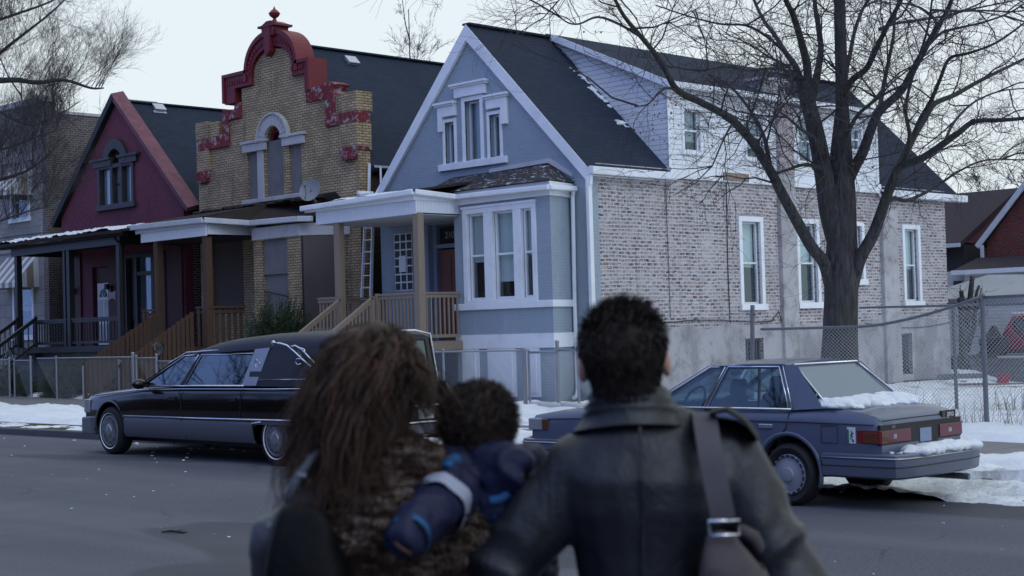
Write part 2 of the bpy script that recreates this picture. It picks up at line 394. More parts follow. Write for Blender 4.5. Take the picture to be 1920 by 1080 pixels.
# ------------------------------------------------------------------ ground, road, snow
def sstep(a, b, t):
    t = max(0, min(1, (t-a)/(b-a))); return t*t*(3-2*t)
KERB = 13.85
def gz(x, y):
    if y < KERB: return 0.0
    z = .13
    lot = sstep(-24.6, -22.5, x)
    z += lot*(-.08*sstep(19, 24, y) - .45*sstep(24, 42, y)) + (1-lot)*(-.10*sstep(21.5, 24, y) - .40*sstep(44, 52, y))
    return z
def asphalt():
    k = N('worn_asphalt'); c = k.coord(False)
    a = k.noise(c, .35, 5, .6); b = k.noise(c, 34, 5, .8); d = k.noise(k.map(c, (.25, 1, 1)), .8, 5, .6)
    col = k.mix(a, (.056, .060, .078), (.082, .087, .108)); col = k.mix(k.ramp(d, [(.45, 0), (.7, .45)]), col, (.044, .047, .060))
    col = k.mix(.5, col, k.mix(k.ramp(b, [(.35, 0), (.65, 1)]), (.025, .026, .033), (.15, .155, .185)))
    v = k.n('ShaderNodeTexVoronoi', feature='DISTANCE_TO_EDGE'); v.inputs['Scale'].default_value = .33
    w = k.n('ShaderNodeVectorMath', operation='ADD'); nn = k.n('ShaderNodeTexNoise'); nn.inputs['Scale'].default_value = 1.3; nn.inputs['Detail'].default_value = 5
    k.l(c, nn.inputs['Vector']); k.l(c, w.inputs[0]); k.l(nn.outputs['Color'], w.inputs[1]); k.l(w.outputs[0], v.inputs['Vector'])
    cr = k.math('MULTIPLY', k.ramp(v.outputs[0], [(.0, 1), (.011, 0)]), k.ramp(k.noise(c, .5, 2), [(.50, 0), (.60, 1)]))
    col = k.mix(k.math('MULTIPLY', cr, .6), col, (.018, .018, .02))
    tr = k.ramp(k.noise(k.map(c, (.05, .9, 1)), 1.0, 4, .5), [(.42, 0), (.60, 1)]); col = k.mix(k.math('MULTIPLY', tr, .45), col, (.118, .123, .146))
    pt = k.ramp(k.noise(k.map(c, (.3, .8, 1)), .55, 2, .3), [(.56, 0), (.575, .6)]); col = k.mix(pt, col, (.040, .041, .048))
    # salt and packed-snow crumbs
    s = k.ramp(k.noise(c, 7, 3, .5), [(.73, 0), (.745, 1)]); col = k.mix(k.math('MULTIPLY', s, .7), col, (.5, .52, .55))
    k.bump(k.math('SUBTRACT', k.math('MULTIPLY', b, .6), cr), .35, .006)
    return k.set(col, k.ramp(a, [(.3, .62), (.7, .88)]), 0, .22)
M['asphalt'] = asphalt()
def concrete():
    k = N('damp_concrete_paving'); c = k.coord(False)
    a = k.noise(c, .8, 6, .65); b = k.noise(c, 30, 4, .7)
    col = k.mix(a, (.115, .113, .115), (.20, .198, .20)); col = k.mix(.25, col, k.mix(b, .05, .32))
    br = k.n('ShaderNodeTexBrick'); br.offset = 0; k.l(c, br.inputs['Vector']); br.inputs['Scale'].default_value = 1
    br.inputs['Brick Width'].default_value = 1.5; br.inputs['Row Height'].default_value = 50; br.inputs['Mortar Size'].default_value = .012
    col = k.mix(br.outputs['Fac'], col, (.04, .04, .04)); k.bump(b, .25, .006)
    return k.set(col, k.ramp(a, [(.3, .45), (.7, .8)]), 0, .4)
M['concrete'] = concrete()
M['kerbstone'] = plain('wet_kerb_stone', (.075, .074, .078), .5, .35, 2.5, bump=.3)
def soil():
    k = N('dead_grass_and_soil'); c = k.coord(False)
    col = k.mix(k.noise(c, 2, 6, .7), (.045, .038, .028), (.12, .105, .07)); col = k.mix(k.noise(c, 40, 3), col, (.05, .055, .03))
    k.bump(k.noise(c, 18, 5, .8), .8, .03); return k.set(col, .95, 0, .2)
M['soil'] = soil()

m = MB(); m.add([(-400, -200, 0), (200, -200, 0), (200, KERB, 0), (-400, KERB, 0)], [(0, 1, 2, 3)])
tag(m.build('road', M['asphalt']), kind='structure')
# one terrain sheet from the kerb to the horizon
xs = [-400, -150, -90] + [-70+i*1.0 for i in range(0, 86)] + [30, 60, 120, 200]
ys = [KERB+.12, 14.3, 15.5, 17, 19, 20.5, 21.5, 22.3, 23.2, 24, 25, 26, 28, 30, 33, 36, 39, 42, 44, 46, 49, 52, 60, 75, 100, 160, 400, 900]
m = MB(); m.add([(x, y, gz(x, y)-.02 + (.02*nz((x, y, 0), .7) if 22 < y < 80 else 0)) for y in ys for x in xs],
                [(j*len(xs)+i, j*len(xs)+i+1, (j+1)*len(xs)+i+1, (j+1)*len(xs)+i) for j in range(len(ys)-1) for i in range(len(xs)-1)])
tag(m.build('ground', M['soil'], smooth=True), kind='structure')
m = MB()
xk = -70.0
while xk < 12:
    m.box(xk, xk+2.38, KERB-.02+random.uniform(-.008, .008), KERB+.15, -.1, .13+random.uniform(-.006, .006)); xk += 2.4
tag(m.build('kerb', M['kerbstone'], bevel=.02), kind='structure')
def walkY(x): return 19.85 - (x+35)*.116, 2.5 + (x+35)*(-.024)
m = MB(); pts = []
for i in range(56):
    x = -70+i*1.5; c, w = walkY(max(x, -50)); pts.append((x, c-w/2, c+w/2))
m.add([q for x, a, b in pts for q in ((x, a, .137), (x, b, .137))], [(2*i, 2*i+2, 2*i+3, 2*i+1) for i in range(len(pts)-1)])
tag(m.build('sidewalk', M['concrete'], fixn=False), kind='structure')

def snow_sheet(name, x0, x1, y0, y1, step, fn, mat, ztop=None):
    nu = int((x1-x0)/step); nv = int((y1-y0)/step); vs = []; hs = []
    for j in range(nv+1):
        for i in range(nu+1):
            x = x0+(x1-x0)*i/nu; y = y0+(y1-y0)*j/nv; h = fn(x, y)
            hs.append(h); vs.append((x, y, gz(x, y)-.012+max(h, -.03)))
    fs = []
    for j in range(nv):
        for i in range(nu):
            q = (j*(nu+1)+i, j*(nu+1)+i+1, (j+1)*(nu+1)+i+1, (j+1)*(nu+1)+i)
            if max(hs[k] for k in q) > -.004: fs.append(q)
    used = sorted({k for f in fs for k in f}); mp = {k: n for n, k in enumerate(used)}
    m = MB(); m.add([vs[k] for k in used], [tuple(mp[k] for k in f) for f in fs])
    return tag(m.build(name, mat, smooth=True, fixn=False), kind='stuff')
def edge(t, a, b, s): return sstep(a, a+s, t)*(1-sstep(b-s, b, t))
def parkway(x, y):
    c, w = walkY(max(x, -50)); lo = c-w/2
    e = edge(y, 14.2 if x > -14 else 15.0, lo-.1+.25*nz((x, 0, 0), .8), .35)
    n = fbm((x, y, 0), .9, 3); f = fbm((x, y, 0), 5, 9)
    cover = .10 + .12*n + .055*f+.025*fbm((x, y, 0), 13, 5, 2)
    gap = sstep(.15, .45, nz((x*.18, y*.5, 4), 1)+.15*nz((x, y, 2), 2)) if x < -26 else 0
    return e*(cover+.02)*(1-.9*gap) - .03*(1-e) - .03*gap
def kerbsnow(x, y):
    e = edge(y, 13.95 if x < -13 else 13.80, 15.0, .25); n = fbm((x*.7, y, 3), 1.6, 5); f = fbm((x, y, 0), 8, 2)
    dens = .0 if x < -26 else .05 if x < -13 else .10
    return e*(dens+.10*n+.05*f) - .015
def gutter(x, y):
    e = edge(y, 12.5 if x > -13 else 13.2, 13.86, .25); n = fbm((x*.6, y*1.3, 8), 1.5, 5); f = fbm((x, y, 0), 9, 2)
    ramp_ = .13*sstep(13.25, 13.86, y)*sstep(-13.5, -12, x)
    return ramp_*(.8+.6*n) + e*((.055 if x > -14 else .0 if -21 < x < -16.5 else -.035)+.12*n+.07*f) - .012
def walksnow(x, y):
    c, w = walkY(max(x, -50)); t = (y-c)/(w/2)
    n = fbm((x*.45, y*1.6, 1), 1.1, 15); f = fbm((x, y, 0), 7, 4)
    mid = edge(x, -25, -12.6, 1.5)
    side = sstep(.45, 1.0, t)*.03
    return -.050 + .09*n + .03*f + mid*.07 + side + .10*sstep(.95, 1.3, t)*sstep(-44, -40, x)*0
def behindwalk(x, y):
    c, w = walkY(max(x, -50)); up = c+w/2
    e = edge(y, up-.02+(.45 if x < -26 else 0), 24.8 if x > -24.5 else 23.9, .4); n = fbm((x, y, 0), .8, 21); f = fbm((x, y, 0), 5, 31)
    pit = sstep(.25, .5, nz((x*1.2, y*1.2, 5), 1.6))*.05
    return e*(.07+.13*n+.06*f-pit+(.03 if x > -26 else .07 if x < -36 else .0)) - .02*(1-e)
snow_sheet('snow', -62, 4, 14.1, 19.6, .10, parkway, M['snow'])
snow_sheet('kerb_snow', -62, 4, 13.9, 15.1, .06, kerbsnow, M['snow_dirty'])
snow_sheet('gutter_snow', -40, 4, 12.9, 13.87, .05, gutter, M['snow_dirty'])
snow_sheet('sidewalk_snow', -62, 4, 15.8, 21.6, .10, walksnow, M['snow_tracks'])
snow_sheet('yard_snow', -62, 4, 17.4, 25.0, .10, behindwalk, M['snow'])
def lotsnow(x, y):
    n = fbm((x, y, 0), .5, 41); f = fbm((x, y, 0), 3.2, 51); g = fbm((x, y, 7), 9, 51, 2)
    e = sstep(-23.95, -23.3, x)
    if y > 43: e = 1
    ft = sstep(.30, .42, nz((x*1.0, y*2.2, 3), 2.3))*.055+sstep(.35, .5, nz((x, y, 9), 1.1))*.05
    return (.075+.11*n+.075*f+.03*g-ft)*e - .025*(1-e)
snow_sheet('lot_snow', -24.2, 8, 21.0, 44, .15, lotsnow, M['snow_tracks'])
snow_sheet('alley_snow', -45, 2, 43, 64, .3, lotsnow, M['snow_tracks'])
# snow crumbs thrown on the road
m = MB()
for i in range(150):
    x = random.uniform(-34, 3); y = random.choice([random.uniform(11, 13.7), random.uniform(5, 13.7), random.uniform(1, 13)])
    s = random.uniform(.006, .02)*(1.4 if y > 12 else .8)
    m.ell((x, y, s*.2), (s*random.uniform(.8, 1.8), s*random.uniform(.8, 1.6), s*.5), 6, 4)
tag(m.build('snow_crumbs', M['snow_dirty'], smooth=True), kind='stuff')
# a twig on the asphalt
p0 = onZ(322, 998, .01); m = MB(); m.tube([p0+V(-.10, -.04, .0), p0+V(0, 0, .012), p0+V(.10, .05, .0), p0+V(.17, .06, .01)], [.006, .012, .009, .003], 5); m.tube([p0+V(.03, .02, .01), p0+V(.08, .1, .02)], [.006, .002], 4)
top(m.build('twig', M['black_trim']), 'short dark twig lying on the asphalt in the left foreground', 'twig')

# ------------------------------------------------------------------ sky, sun
w = bpy.data.worlds.new('World'); S.world = w; w.use_nodes = True; t = w.node_tree; t.nodes.clear()
def wn(ty, **k):
    x = t.nodes.new(ty)
    for a, b in k.items(): setattr(x, a, b)
    return x
out = wn('ShaderNodeOutputWorld'); bg = wn('ShaderNodeBackground'); t.links.new(bg.outputs[0], out.inputs[0])
sky = wn('ShaderNodeTexSky', sky_type='NISHITA'); sky.sun_disc = False; sky.sun_elevation = R(40); sky.sun_rotation = R(130); sky.air_density = 1.6; sky.dust_density = 2
tc = wn('ShaderNodeTexCoord'); sx = wn('ShaderNodeSeparateXYZ'); t.links.new(tc.outputs['Generated'], sx.inputs[0])
# cloud deck: bright and neutral towards the north west, bluer and darker overhead and behind
dot = wn('ShaderNodeVectorMath', operation='DOT_PRODUCT'); dot.inputs[1].default_value = (.25, .70, .45); t.links.new(tc.outputs['Generated'], dot.inputs[0])
cl = wn('ShaderNodeTexNoise'); cl.inputs['Scale'].default_value = 1.6; cl.inputs['Detail'].default_value = 4; t.links.new(tc.outputs['Generated'], cl.inputs['Vector'])
ad = wn('ShaderNodeMath', operation='MULTIPLY_ADD'); ad.inputs[1].default_value = .10; t.links.new(cl.outputs[0], ad.inputs[0]); t.links.new(dot.outputs['Value'], ad.inputs[2])
rp = wn('ShaderNodeValToRGB'); e = rp.color_ramp.elements; t.links.new(ad.outputs[0], rp.inputs[0])
SKY_LIT = (.80, .885, .935, 1); SKY_BLUE = (.38, .54, 1.14, 1)
e[0].position = .0; e[0].color = SKY_BLUE; e[1].position = .16; e[1].color = SKY_LIT; q_ = e.new(.05); q_.color = (.62, .76, 1.10, 1)
mx = wn('ShaderNodeMix', data_type='RGBA'); mx.inputs[0].default_value = .96
sc = wn('ShaderNodeMix', data_type='RGBA', blend_type='MULTIPLY'); sc.inputs[0].default_value = 1; sc.inputs[7].default_value = (.12, .12, .12, 1)
t.links.new(sky.outputs[0], sc.inputs[6]); t.links.new(sc.outputs[2], mx.inputs[6]); t.links.new(rp.outputs[0], mx.inputs[7]); t.links.new(mx.outputs[2], bg.inputs[0])
bg.inputs[1].default_value = 1.0
sun = bpy.data.lights.new('sun', 'SUN'); so = bpy.data.objects.new('sun', sun); COL.objects.link(so)
sun.energy = .75; sun.angle = R(30); sun.color = (.60, .75, 1)
so.rotation_euler = (R(52), 0, R(78))
S.view_settings.view_transform = 'Standard'; S.view_settings.look = 'None'; S.view_settings.exposure = .03; S.view_settings.gamma = 1
S.cycles.max_bounces = 6; S.cycles.transparent_max_bounces = 12; S.cycles.use_denoising = True; S.cycles.caustics_reflective = False; S.cycles.caustics_refractive = False
# ------------------------------------------------------------------ building kit
YF = 26.2
def wallT(face, w0):
    """wall frame: (u along, d outward, v up) -> world"""
    if face == 'y': return lambda u, d, v: (u, w0-d, v)
    return lambda u, d, v: (w0+d, u, v)
class WB(MB):
    def __init__(s, face, w0): super().__init__(); s.T = wallT(face, w0)
    def b(s, u0, u1, d0, d1, v0, v1):
        a = s.T(u0, d0, v0); c = s.T(u1, d1, v1); return s.box(a[0], c[0], a[1], c[1], a[2], c[2])
    def poly(s, pts, d0, d1):
        return s.prism(pts, lambda p, t: s.T(p[0], t, p[1]), d0, d1)
def cutbox(face, w0, u0, u1, v0, v1, d0=-1.2, d1=.3, m=None):
    m = m or WB(face, w0); m.T = wallT(face, w0); m.b(u0, u1, d0, d1, v0, v1); return m
def window(parent, face, w0, u0, u1, v0, v1, mat, case=.10, sill=.10, rail=True, blind=.5, bmat='blind', inset=.10, label=None, casemat=None, low=None, proud=.03, nmull=None):
    blind = min(1, blind)
    f = WB(face, w0)
    if case:
        f.b(u0-case, u0, -.04, proud, v0, v1); f.b(u1, u1+case, -.04, proud, v0, v1); f.b(u0-case, u1+case, -.04, proud+.004, v1, v1+case)
    if sill: f.b(u0-case-.04, u1+case+.04, -.05, proud+.05, v0-sill, v0)
    if not (case or sill): f.b(u0, u1, -.02, .01, v0-.03, v0)
    wo = f.build('window', M[casemat or mat], parent, bevel=.006)
    if label: wo['label'] = label
    s = WB(face, w0); t = .045; vm = (v0+v1)/2 if rail is True else rail
    for a, b in ((u0, u0+t), (u1-t, u1)): s.b(a, b, -inset-.05, -inset+.02, v0, v1)
    s.b(u0+t, u1-t, -inset-.05, -inset+.018, v0, v0+t*1.2); s.b(u0+t, u1-t, -inset-.05, -inset+.018, v1-t, v1)
    if rail: s.b(u0+t, u1-t, -inset-.05, -inset+.024, vm-.022, vm+.022)
    s.build('sash', M[mat], wo)
    g = WB(face, w0); g.b(u0+t, u1-t, -inset-.025, -inset-.019, v0+t, v1-t); g.build('pane', M['glass'], wo)
    if blind:
        b = WB(face, w0); b.b(u0+.02, u1-.02, -inset-.11, -inset-.10, v1-(v1-v0)*blind, v1); b.build('blind', M[bmat], wo)
    if low:
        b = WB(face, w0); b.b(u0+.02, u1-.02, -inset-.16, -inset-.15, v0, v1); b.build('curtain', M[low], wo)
    return wo
def slab(m, p, q, r_, s_, th):
    """sloping slab from 4 corner points, thickness down its normal"""
    p, q, r_, s_ = map(Vector, (p, q, r_, s_)); n = (q-p).cross(s_-p).normalized()
    if n.z < 0: n = -n
    c = [p, q, r_, s_]; m.add([a for a in c]+[a-n*th for a in c], [(0,1,2,3),(7,6,5,4),(0,4,5,1),(1,5,6,2),(2,6,7,3),(3,7,4,0)])
def railing(name, parent, p, q, z0, z1, mat, step=.13, bal=.035, cap=.09, bottom=.12, post=0):
    m = MB(); p = Vector(p); q = Vector(q); L = (q-p).length; n = max(2, int(L/step))
    slope = (q.z-p.z)
    up = V(0, 0, 1)
    m.beam(p+up*z1, q+up*z1, cap, .045); m.beam(p+up*(z1-.07), q+up*(z1-.07), .04, .08); m.beam(p+up*(z0+bottom), q+up*(z0+bottom), .04, .08)
    for i in range(n):
        c = p.lerp(q, (i+.5)/n); m.beam(c+up*(z0+bottom-.04), c+up*(z1-.03), bal, bal)
    if post:
        for c in (p, q): m.beam(c+up*z0, c+up*(z1+.04), post, post)
    return m.build(name, mat, parent)
def gable_roof(parent, xl, xr, xm, ze, zr, y0, y1, th=.14, mat='shingle', eave=.25, name='roof'):
    m = MB(); k = (zr-ze)/(xm-xl); xl2 = xl-eave; zl2 = ze-eave*k; k2 = (zr-ze)/(xr-xm); xr2 = xr+eave; zr2 = ze-eave*k2
    slab(m, (xl2, y0, zl2), (xm, y0, zr), (xm, y1, zr), (xl2, y1, zl2), th)
    slab(m, (xm, y0, zr+.002), (xr2, y0, zr2), (xr2, y1, zr2), (xm, y1, zr+.002), th)
    r = m.build(name, M[mat], parent)
    c = MB(); c.beam((xm, y0, zr+.01), (xm, y1, zr+.01), .26, .05); c.build('ridge_cap', M[mat], r)
    return r
def vent(parent, x, y, z, kx):
    m = MB(); n = V(kx, 0, 1).normalized(); m.box(x-.20, x+.20, y-.24, y+.24, z-.03, z+.0); m.box(x-.12, x+.12, y-.16, y+.16, z, z+.09); m.box(x-.16, x+.16, y-.20, y+.20, z+.09, z+.12)
    vs = [V(*q) - V(x, y, z) for q in m.v]; rot = V(0, 0, 1).rotation_difference(n); m.v = [tuple(V(x, y, z)+rot @ q) for q in vs]
    return m.build('roof_vent', M['white_old'], parent)
def roofhit(px, py, xm, zr, xe, ze):
    n = V(zr-ze, 0, xe-xm).normalized(); d = ray(px, py); t = (V(xm, 0, zr)-EYE).dot(n)/d.dot(n); return EYE+d*t
def siding(m, pts_fn, v0, v1, step=.11): pass

# ================================================================== 1. blue house
XR, XL, XM = -24.0, -31.45, -27.85
BH = empty('house', (-27.8, YF, 0), 'pale blue painted gabled house with white trim and whitewashed brick side wall', 'house')
ZE, ZR = 5.5, 9.32; Y1 = 42.85; YW = 42.12
ktop = (ZR-ZE)/(XM-XL)
# gable front : painted brick
upw = [(-28.80, -28.46, 5.93, 6.98), (-28.05, -27.50, 5.93, 7.42), (-27.18, -26.82, 5.93, 6.98)]
front = WB('y', YF); front.poly([(XL, -.4), (XR, -.4), (XR, ZE-.06), (XM, ZR-.14), (XL, ZE-.06)], -.3, 0)
cut = WB('y', YF)
for u0, u1, v0, v1 in upw: cut.b(u0, u1, -.9, .2, v0, v1)
cut.b(-30.92, -30.2, -.9, .2, 2.82, 4.3); cut.b(-29.6, -28.1, -.9, .2, 1.49, 4.45)
front.build('front_wall', M['blue'], BH, cuts=cut)
for i, (u0, u1, v0, v1) in enumerate(upw):
    window(BH, 'y', YF, u0, u1, v0, v1, 'white', case=.085 if i != 1 else .11, sill=.0, blind=1, bmat='blind_dim' if i == 1 else 'blind_dim', inset=.16, rail=False)
m = WB('y', YF); m.b(-29.02, -26.58, -.02, .09, 5.76, 5.93); m.build('window_sill', M['white'], BH, bevel=.01)
for pts, crown in (([(-29.0, 6.76), (-28.83, 6.76), (-28.83, 7.12), (-28.36, 7.12), (-28.36, 7.38), (-29.0, 7.38)], (-29.08, -28.33, 7.38)),
                   ([(-27.22, 7.12), (-26.72, 7.12), (-26.72, 6.70), (-26.52, 6.70), (-26.52, 7.36), (-27.22, 7.36)], (-27.27, -26.44, 7.36)),
                   ([(-28.36, 7.54), (-27.26, 7.54), (-27.26, 7.78), (-28.36, 7.78)], (-28.47, -27.16, 7.78))):
    m = WB('y', YF); m.poly(pts, -.02, .09); u0, u1, z = crown; m.b(u0+.03, u1-.03, -.02, .13, z, z+.045); m.b(u0, u1, -.02, .17, z+.045, z+.10)
    m.build('window_hood', M['white'], BH, bevel=.01)
# white bargeboards
m = WB('y', YF)
for xa, za, xb, zb in ((XL-.22, ZE-.22*ktop, XM, ZR), (XR+.2, ZE-.2*ktop, XM, ZR)):
    d = (Vector((xb, zb))-Vector((xa, za))).normalized(); nn = Vector((-d.y, d.x)); nn = nn if nn.y < 0 else -nn
    A = Vector((xa, za)); B = Vector((xb, zb))
    m.poly([A, B, Vector((xb, zb-.40)), A+nn*.05+Vector((0, -.27))], .01, .10 if xa < XM else .098)
m.build('bargeboard', M['white'], BH)
m = WB('y', YF); m.b(XL-.36, XL+.05, -.02, .42, 5.30, 5.42); m.b(XL-.40, XL-.30, -.05, .45, 5.40, 5.50); m.build('gable_return', M['white'], BH, bevel=.01)
m = MB(); m.tube([(XL-.2, YF-.38, 5.32), (XL-.22, YF-.36, 5.1), (XL-.45, YF-.2, 4.98), (XL-.62, YF-.1, 4.9)], .05, 8); m.build('downspout', M['white'], BH)
# roof
m = MB(); kk0 = (ZR-ZE)/(XM-XL); xe = XR+.24; ze0 = ZE-.24*(ZR-ZE)/(XR-XM)
slab(m, (XL-.24, YF-.08, ZE-.24*kk0), (XM, YF-.08, ZR), (XM, Y1, ZR), (XL-.24, Y1, ZE-.24*kk0), .14)
for ya, yb, xx in ((YF-.08, 29.15, xe), (29.15, 38.42, XR-.35), (38.42, Y1, xe)):
    zx = ZE+(XR-xx)*(ZR-ZE)/(XR-XM); slab(m, (XM, ya, ZR+.002), (xx, ya, zx), (xx, yb, zx), (XM, yb, ZR+.002), .07)
rf = m.build('roof', M['shingle'], BH); m = MB(); m.beam((XM, YF-.08, ZR+.01), (XM, Y1, ZR+.01), .26, .05); m.build('ridge_cap', M['shingle'], rf)
rk = empty
# side wall with window openings
low = [(31.86, 32.86), (34.38, 35.40), (37.05, 37.62), (39.66, 40.60)]
lz = [(2.2, 4.42), (2.22, 4.44), (2.85, 4.44), (2.22, 4.42)]
sw = WB('x', XR); sw.b(YF+.3, YW, -.3, 0, -.6, ZE+.02)
cut = WB('x', XR)
for (a, b), (c, d) in zip(low, lz): cut.b(a+.08, b-.10, -.9, .2, c, d-.06)
cut.b(31.95, 32.72, -.9, .2, .72, 1.32); cut.b(39.08, 39.95, -.9, .2, .10, 1.28)
sw.build('side_wall', M['side_brick'], BH, cuts=cut)
m = WB('x', XR); m.b(YF-.012, YF+.34, -.02, .012, -.4, ZE-.1)
m.build('corner_board', M['blue'], BH)
st = WB('x', XR); poly = [(YF+.34, -.6)]; 
st.poly([(YF+.35, -.6), (YW-.01, -.6)] + [(YW-.01-(YW-YF-.36)*i/40, 1.66+.16*nz((i*.45, 2, 0), 1)+.05*nz((i*1.3, 5, 0), 1)) for i in range(41)], -.01, .025)
cut2 = WB('x', XR); cut2.b(31.95, 32.72, -.9, .2, .72, 1.32); cut2.b(39.08, 39.95, -.9, .2, .10, 1.28)
stobj = st.build('rendered_base', M['stucco'], BH, cuts=cut2)
for y0, y1, z1, nm, mt in ((33.55, 34.22, 5.62, 'pier', 'stucco'), (38.45, 39.25, 4.85, 'pier', 'stucco')):
    m = WB('x', XR); m.poly([(y0, -.5), (y1, -.5), (y1, z1), (y0, z1)], -.01, .125); m.build(nm, M[mt], BH, bevel=.02)
m = WB('x', XR); m.b(33.55, 34.22, -.01, .14, 5.62, 7.72); m.build('chimney_breast', M['pier_plaster'], BH, bevel=.02)
for i, ((a, b), (c, d)) in enumerate(zip(low, lz)):
    w = window(BH, 'x', XR, a+.10, b-.12, c, d-.10, 'white', case=.13, sill=.16, blind=(.55, .5, .3, .55)[i], bmat='blind', inset=.12, proud=.04, low='screen')
for a, b, c, d in ((31.95, 32.72, .72, 1.32), (39.08, 39.95, .10, 1.28)):
    m = WB('x', XR); m.b(a, b, -.16, -.12, c, d); bo = m.build('basement_window', M['screen'], BH)
    m = WB('x', XR); m.b(a, b, -.12, -.08, c, c+.05); m.b(a, b, -.12, -.08, d-.05, d); m.b(a, a+.05, -.12, -.08, c, d); m.b(b-.05, b, -.12, -.08, c, d)
    for t_ in (.25, .5, .75): m.b(a+(b-a)*t_-.008, a+(b-a)*t_+.008, -.08, -.06, c, d)
    m.build('grille', M['metal_dk'], bo)
    m = WB('x', XR); um = (a+b)/2
    m.poly([(a-.05, d), (b+.05, d), (b+.02, d+.07), (um, d+.13), (a-.02, d+.07)], .0, .045); m.build('arch', M['stucco'], bo)
# arched brick heads over the lower windows, downspouts, cable
for i, ((a, b), (c, d)) in enumerate(zip(low, lz)):
    m = WB('x', XR); um = (a+b)/2; n = 9
    o_ = [(a-.12+(b-a+.24)*k/n, d+.24+.12*math.sin(math.pi*k/n)) for k in range(n+1)]; i_ = [(a-.02+(b-a+.04)*k/n, d+.05+.10*math.sin(math.pi*k/n)) for k in range(n+1)]
    m.poly(i_+o_[::-1], -.01, .012); m.build('window_arch', M['side_brick'], BH)
m = WB('x', XR); m.b(YF-.11, YF+.02, .03, .13, .05, ZE-.15); ds = m.build('downspout', M['white'], BH, bevel=.015)
m = MB(); m.tube([(XR+.03, y, 1.78+.05*math.sin(y*1.3)-.0*y+.03*nz((y, 0, 0), 1.2)) for y in [27.5+.35*i for i in range(17)]] + [(XR+.05, 33.4, 2.0), (XR+.05, 33.5, 1.7)], .014, 5); m.build('cable', M['black_trim'], BH)
m = MB(); m.tube([(XR+.04, 37.5+.4*i, 1.62-.18*math.sin(math.pi*i/13)) for i in range(14)], .012, 5); m.build('cable', M['black_trim'], BH); m = MB(); m.tube([(XR+.02, 31.35, 1.7), (XR+.02, 31.33, 3.2), (XR+.02, 31.38, 5.3)], .012, 5); m.build('cable', M['black_trim'], BH); m = MB(); m.tube([(XR+.02, 29.0, 1.9), (XR+.02, 28.98, 5.3)], .008, 5)
m.build('cable', M['black_trim'], BH)
# gutter and soffit on the side
m = WB('x', XR); m.b(YF-.05, 29.15, -.01, .16, 5.20, 5.42); m.build('soffit', M['white'], BH)
m = WB('x', XR); m.b(YF-.12, 29.2, .14, .30, 5.22, 5.40); m.build('gutter', M['white'], BH, bevel=.02); m = WB('x', XR); m.b(38.42, Y1+.15, .02, .30, 5.20, 5.40); m.build('gutter', M['white'], BH, bevel=.02)
# dormer
DY0, DY1, DZ = 29.15, 38.42, 7.62
def sidingm():
    k = N('white_clapboard'); c = k.coord(); sp = k.n('ShaderNodeSeparateXYZ'); k.l(c, sp.inputs[0])
    fr = k.math('FRACT', k.math('DIVIDE', sp.outputs[1], .125)); ob = k.coord(False)
    line = k.ramp(fr, [(0, 1), (.10, 1), (.18, 0), (1, 0)])
    col = k.mix(k.noise(ob, 1.2, 5), (.70, .72, .75), (.82, .83, .85)); col = k.mix(k.math('MULTIPLY', line, .8), col, (.30, .32, .37))
    k.bump(fr, .7, .02); return k.set(col, .55, 0, .4)
M['siding'] = sidingm()
dw = [(29.72, 30.36, 5.98, 7.05), (32.25, 32.98, 5.95, 7.12), (34.56, 35.25, 5.98, 7.16), (37.05, 37.62, 6.45, 7.1)]
dm = WB('x', XR); dm.b(DY0, DY1, -.12, .03, 5.48, DZ)
kk = (ZR+.08-DZ)/(XR-XM)
for y in (DY0, DY1-.12): dm.prY([(XR-.12, 5.40), (XR-.12, DZ-.01), (XM+.15, ZR-.02), (XM+.12, ZR-.25)], y, y+.12)
cut = WB('x', XR)
for a, b, c, d in dw: cut.b(a, b, -.5, .2, c, d)
DM = dm.build('dormer', M['siding'], BH, cuts=cut); DM['label'] = 'wide white clapboard dormer with a shed roof'
for i, (a, b, c, d) in enumerate(dw):
    window(DM, 'x', XR+.03, a+.01, b-.01, c+.01, d-.01, 'white', case=.08, sill=.08, blind=.75, bmat='blind_dim', inset=.07, low='screen')
m = WB('x', XR); m.b(DY0-.05, DY1+.05, -.02, .10, 5.30, 5.56); m.b(DY0-.04, DY0+.05, .031, .05, 5.56, DZ); m.b(DY1-.05, DY1+.04, .031, .05, 5.56, DZ)
m.build('trim', M['white'], DM)
m = WB('x', XR); m.b(31.15, 32.2, .09, .13, 5.33, 5.53); bw_ = m.build('bare_board', M['deckwood'], DM)
m = MB(); zr2 = ZR+.10
slab(m, (XR+.28, DY0-.18, DZ-.02), (XR+.28, DY1+.15, DZ-.02), (XM, DY1+.15, zr2), (XM, DY0-.18, zr2), .10); m.build('dormer_roof', M['shingle'], DM)
m = MB(); m.beam((XR+.30, DY0-.2, DZ-.07), (XR+.30, DY1+.17, DZ-.07), .10, .13)
p = V(XR+.3, DY0-.20, DZ-.10); q = V(XM+.2, DY0-.20, zr2-.13); m.beam(p, q, .03, .16, up=(0, 0, 1)); m.build('fascia', M['white'], DM)
# chimney on the roof
m = MB(); m.box(-24.7, -24.15, 33.35, 34.3, 7.6, 8.12); m.box(-24.76, -24.1, 33.28, 34.38, 8.12, 8.20); ch = m.build('chimney', M['limestone'], BH, bevel=.01)
m = MB(); m.tube([(-24.6, 34.6, 7.8), (-24.6, 34.6, 8.62)], .07, 10); m.tube([(-24.6, 34.6, 8.6), (-24.6, 34.6, 8.75)], .11, 10); m.build('flue_pipe', M['metal_dk'], ch)
# rear and left walls
m = MB(); m.prY([(XL, -.6), (XR-.01, -.6), (XR-.01, ZE-.06), (XM, ZR-.2), (XL, ZE-.06)], YW-.3, YW-.02); m.box(XL, XL+.3, YF+.3, YW-.3, -.6, ZE-.05); m.build('rear_wall', M['brick_brown'], BH)
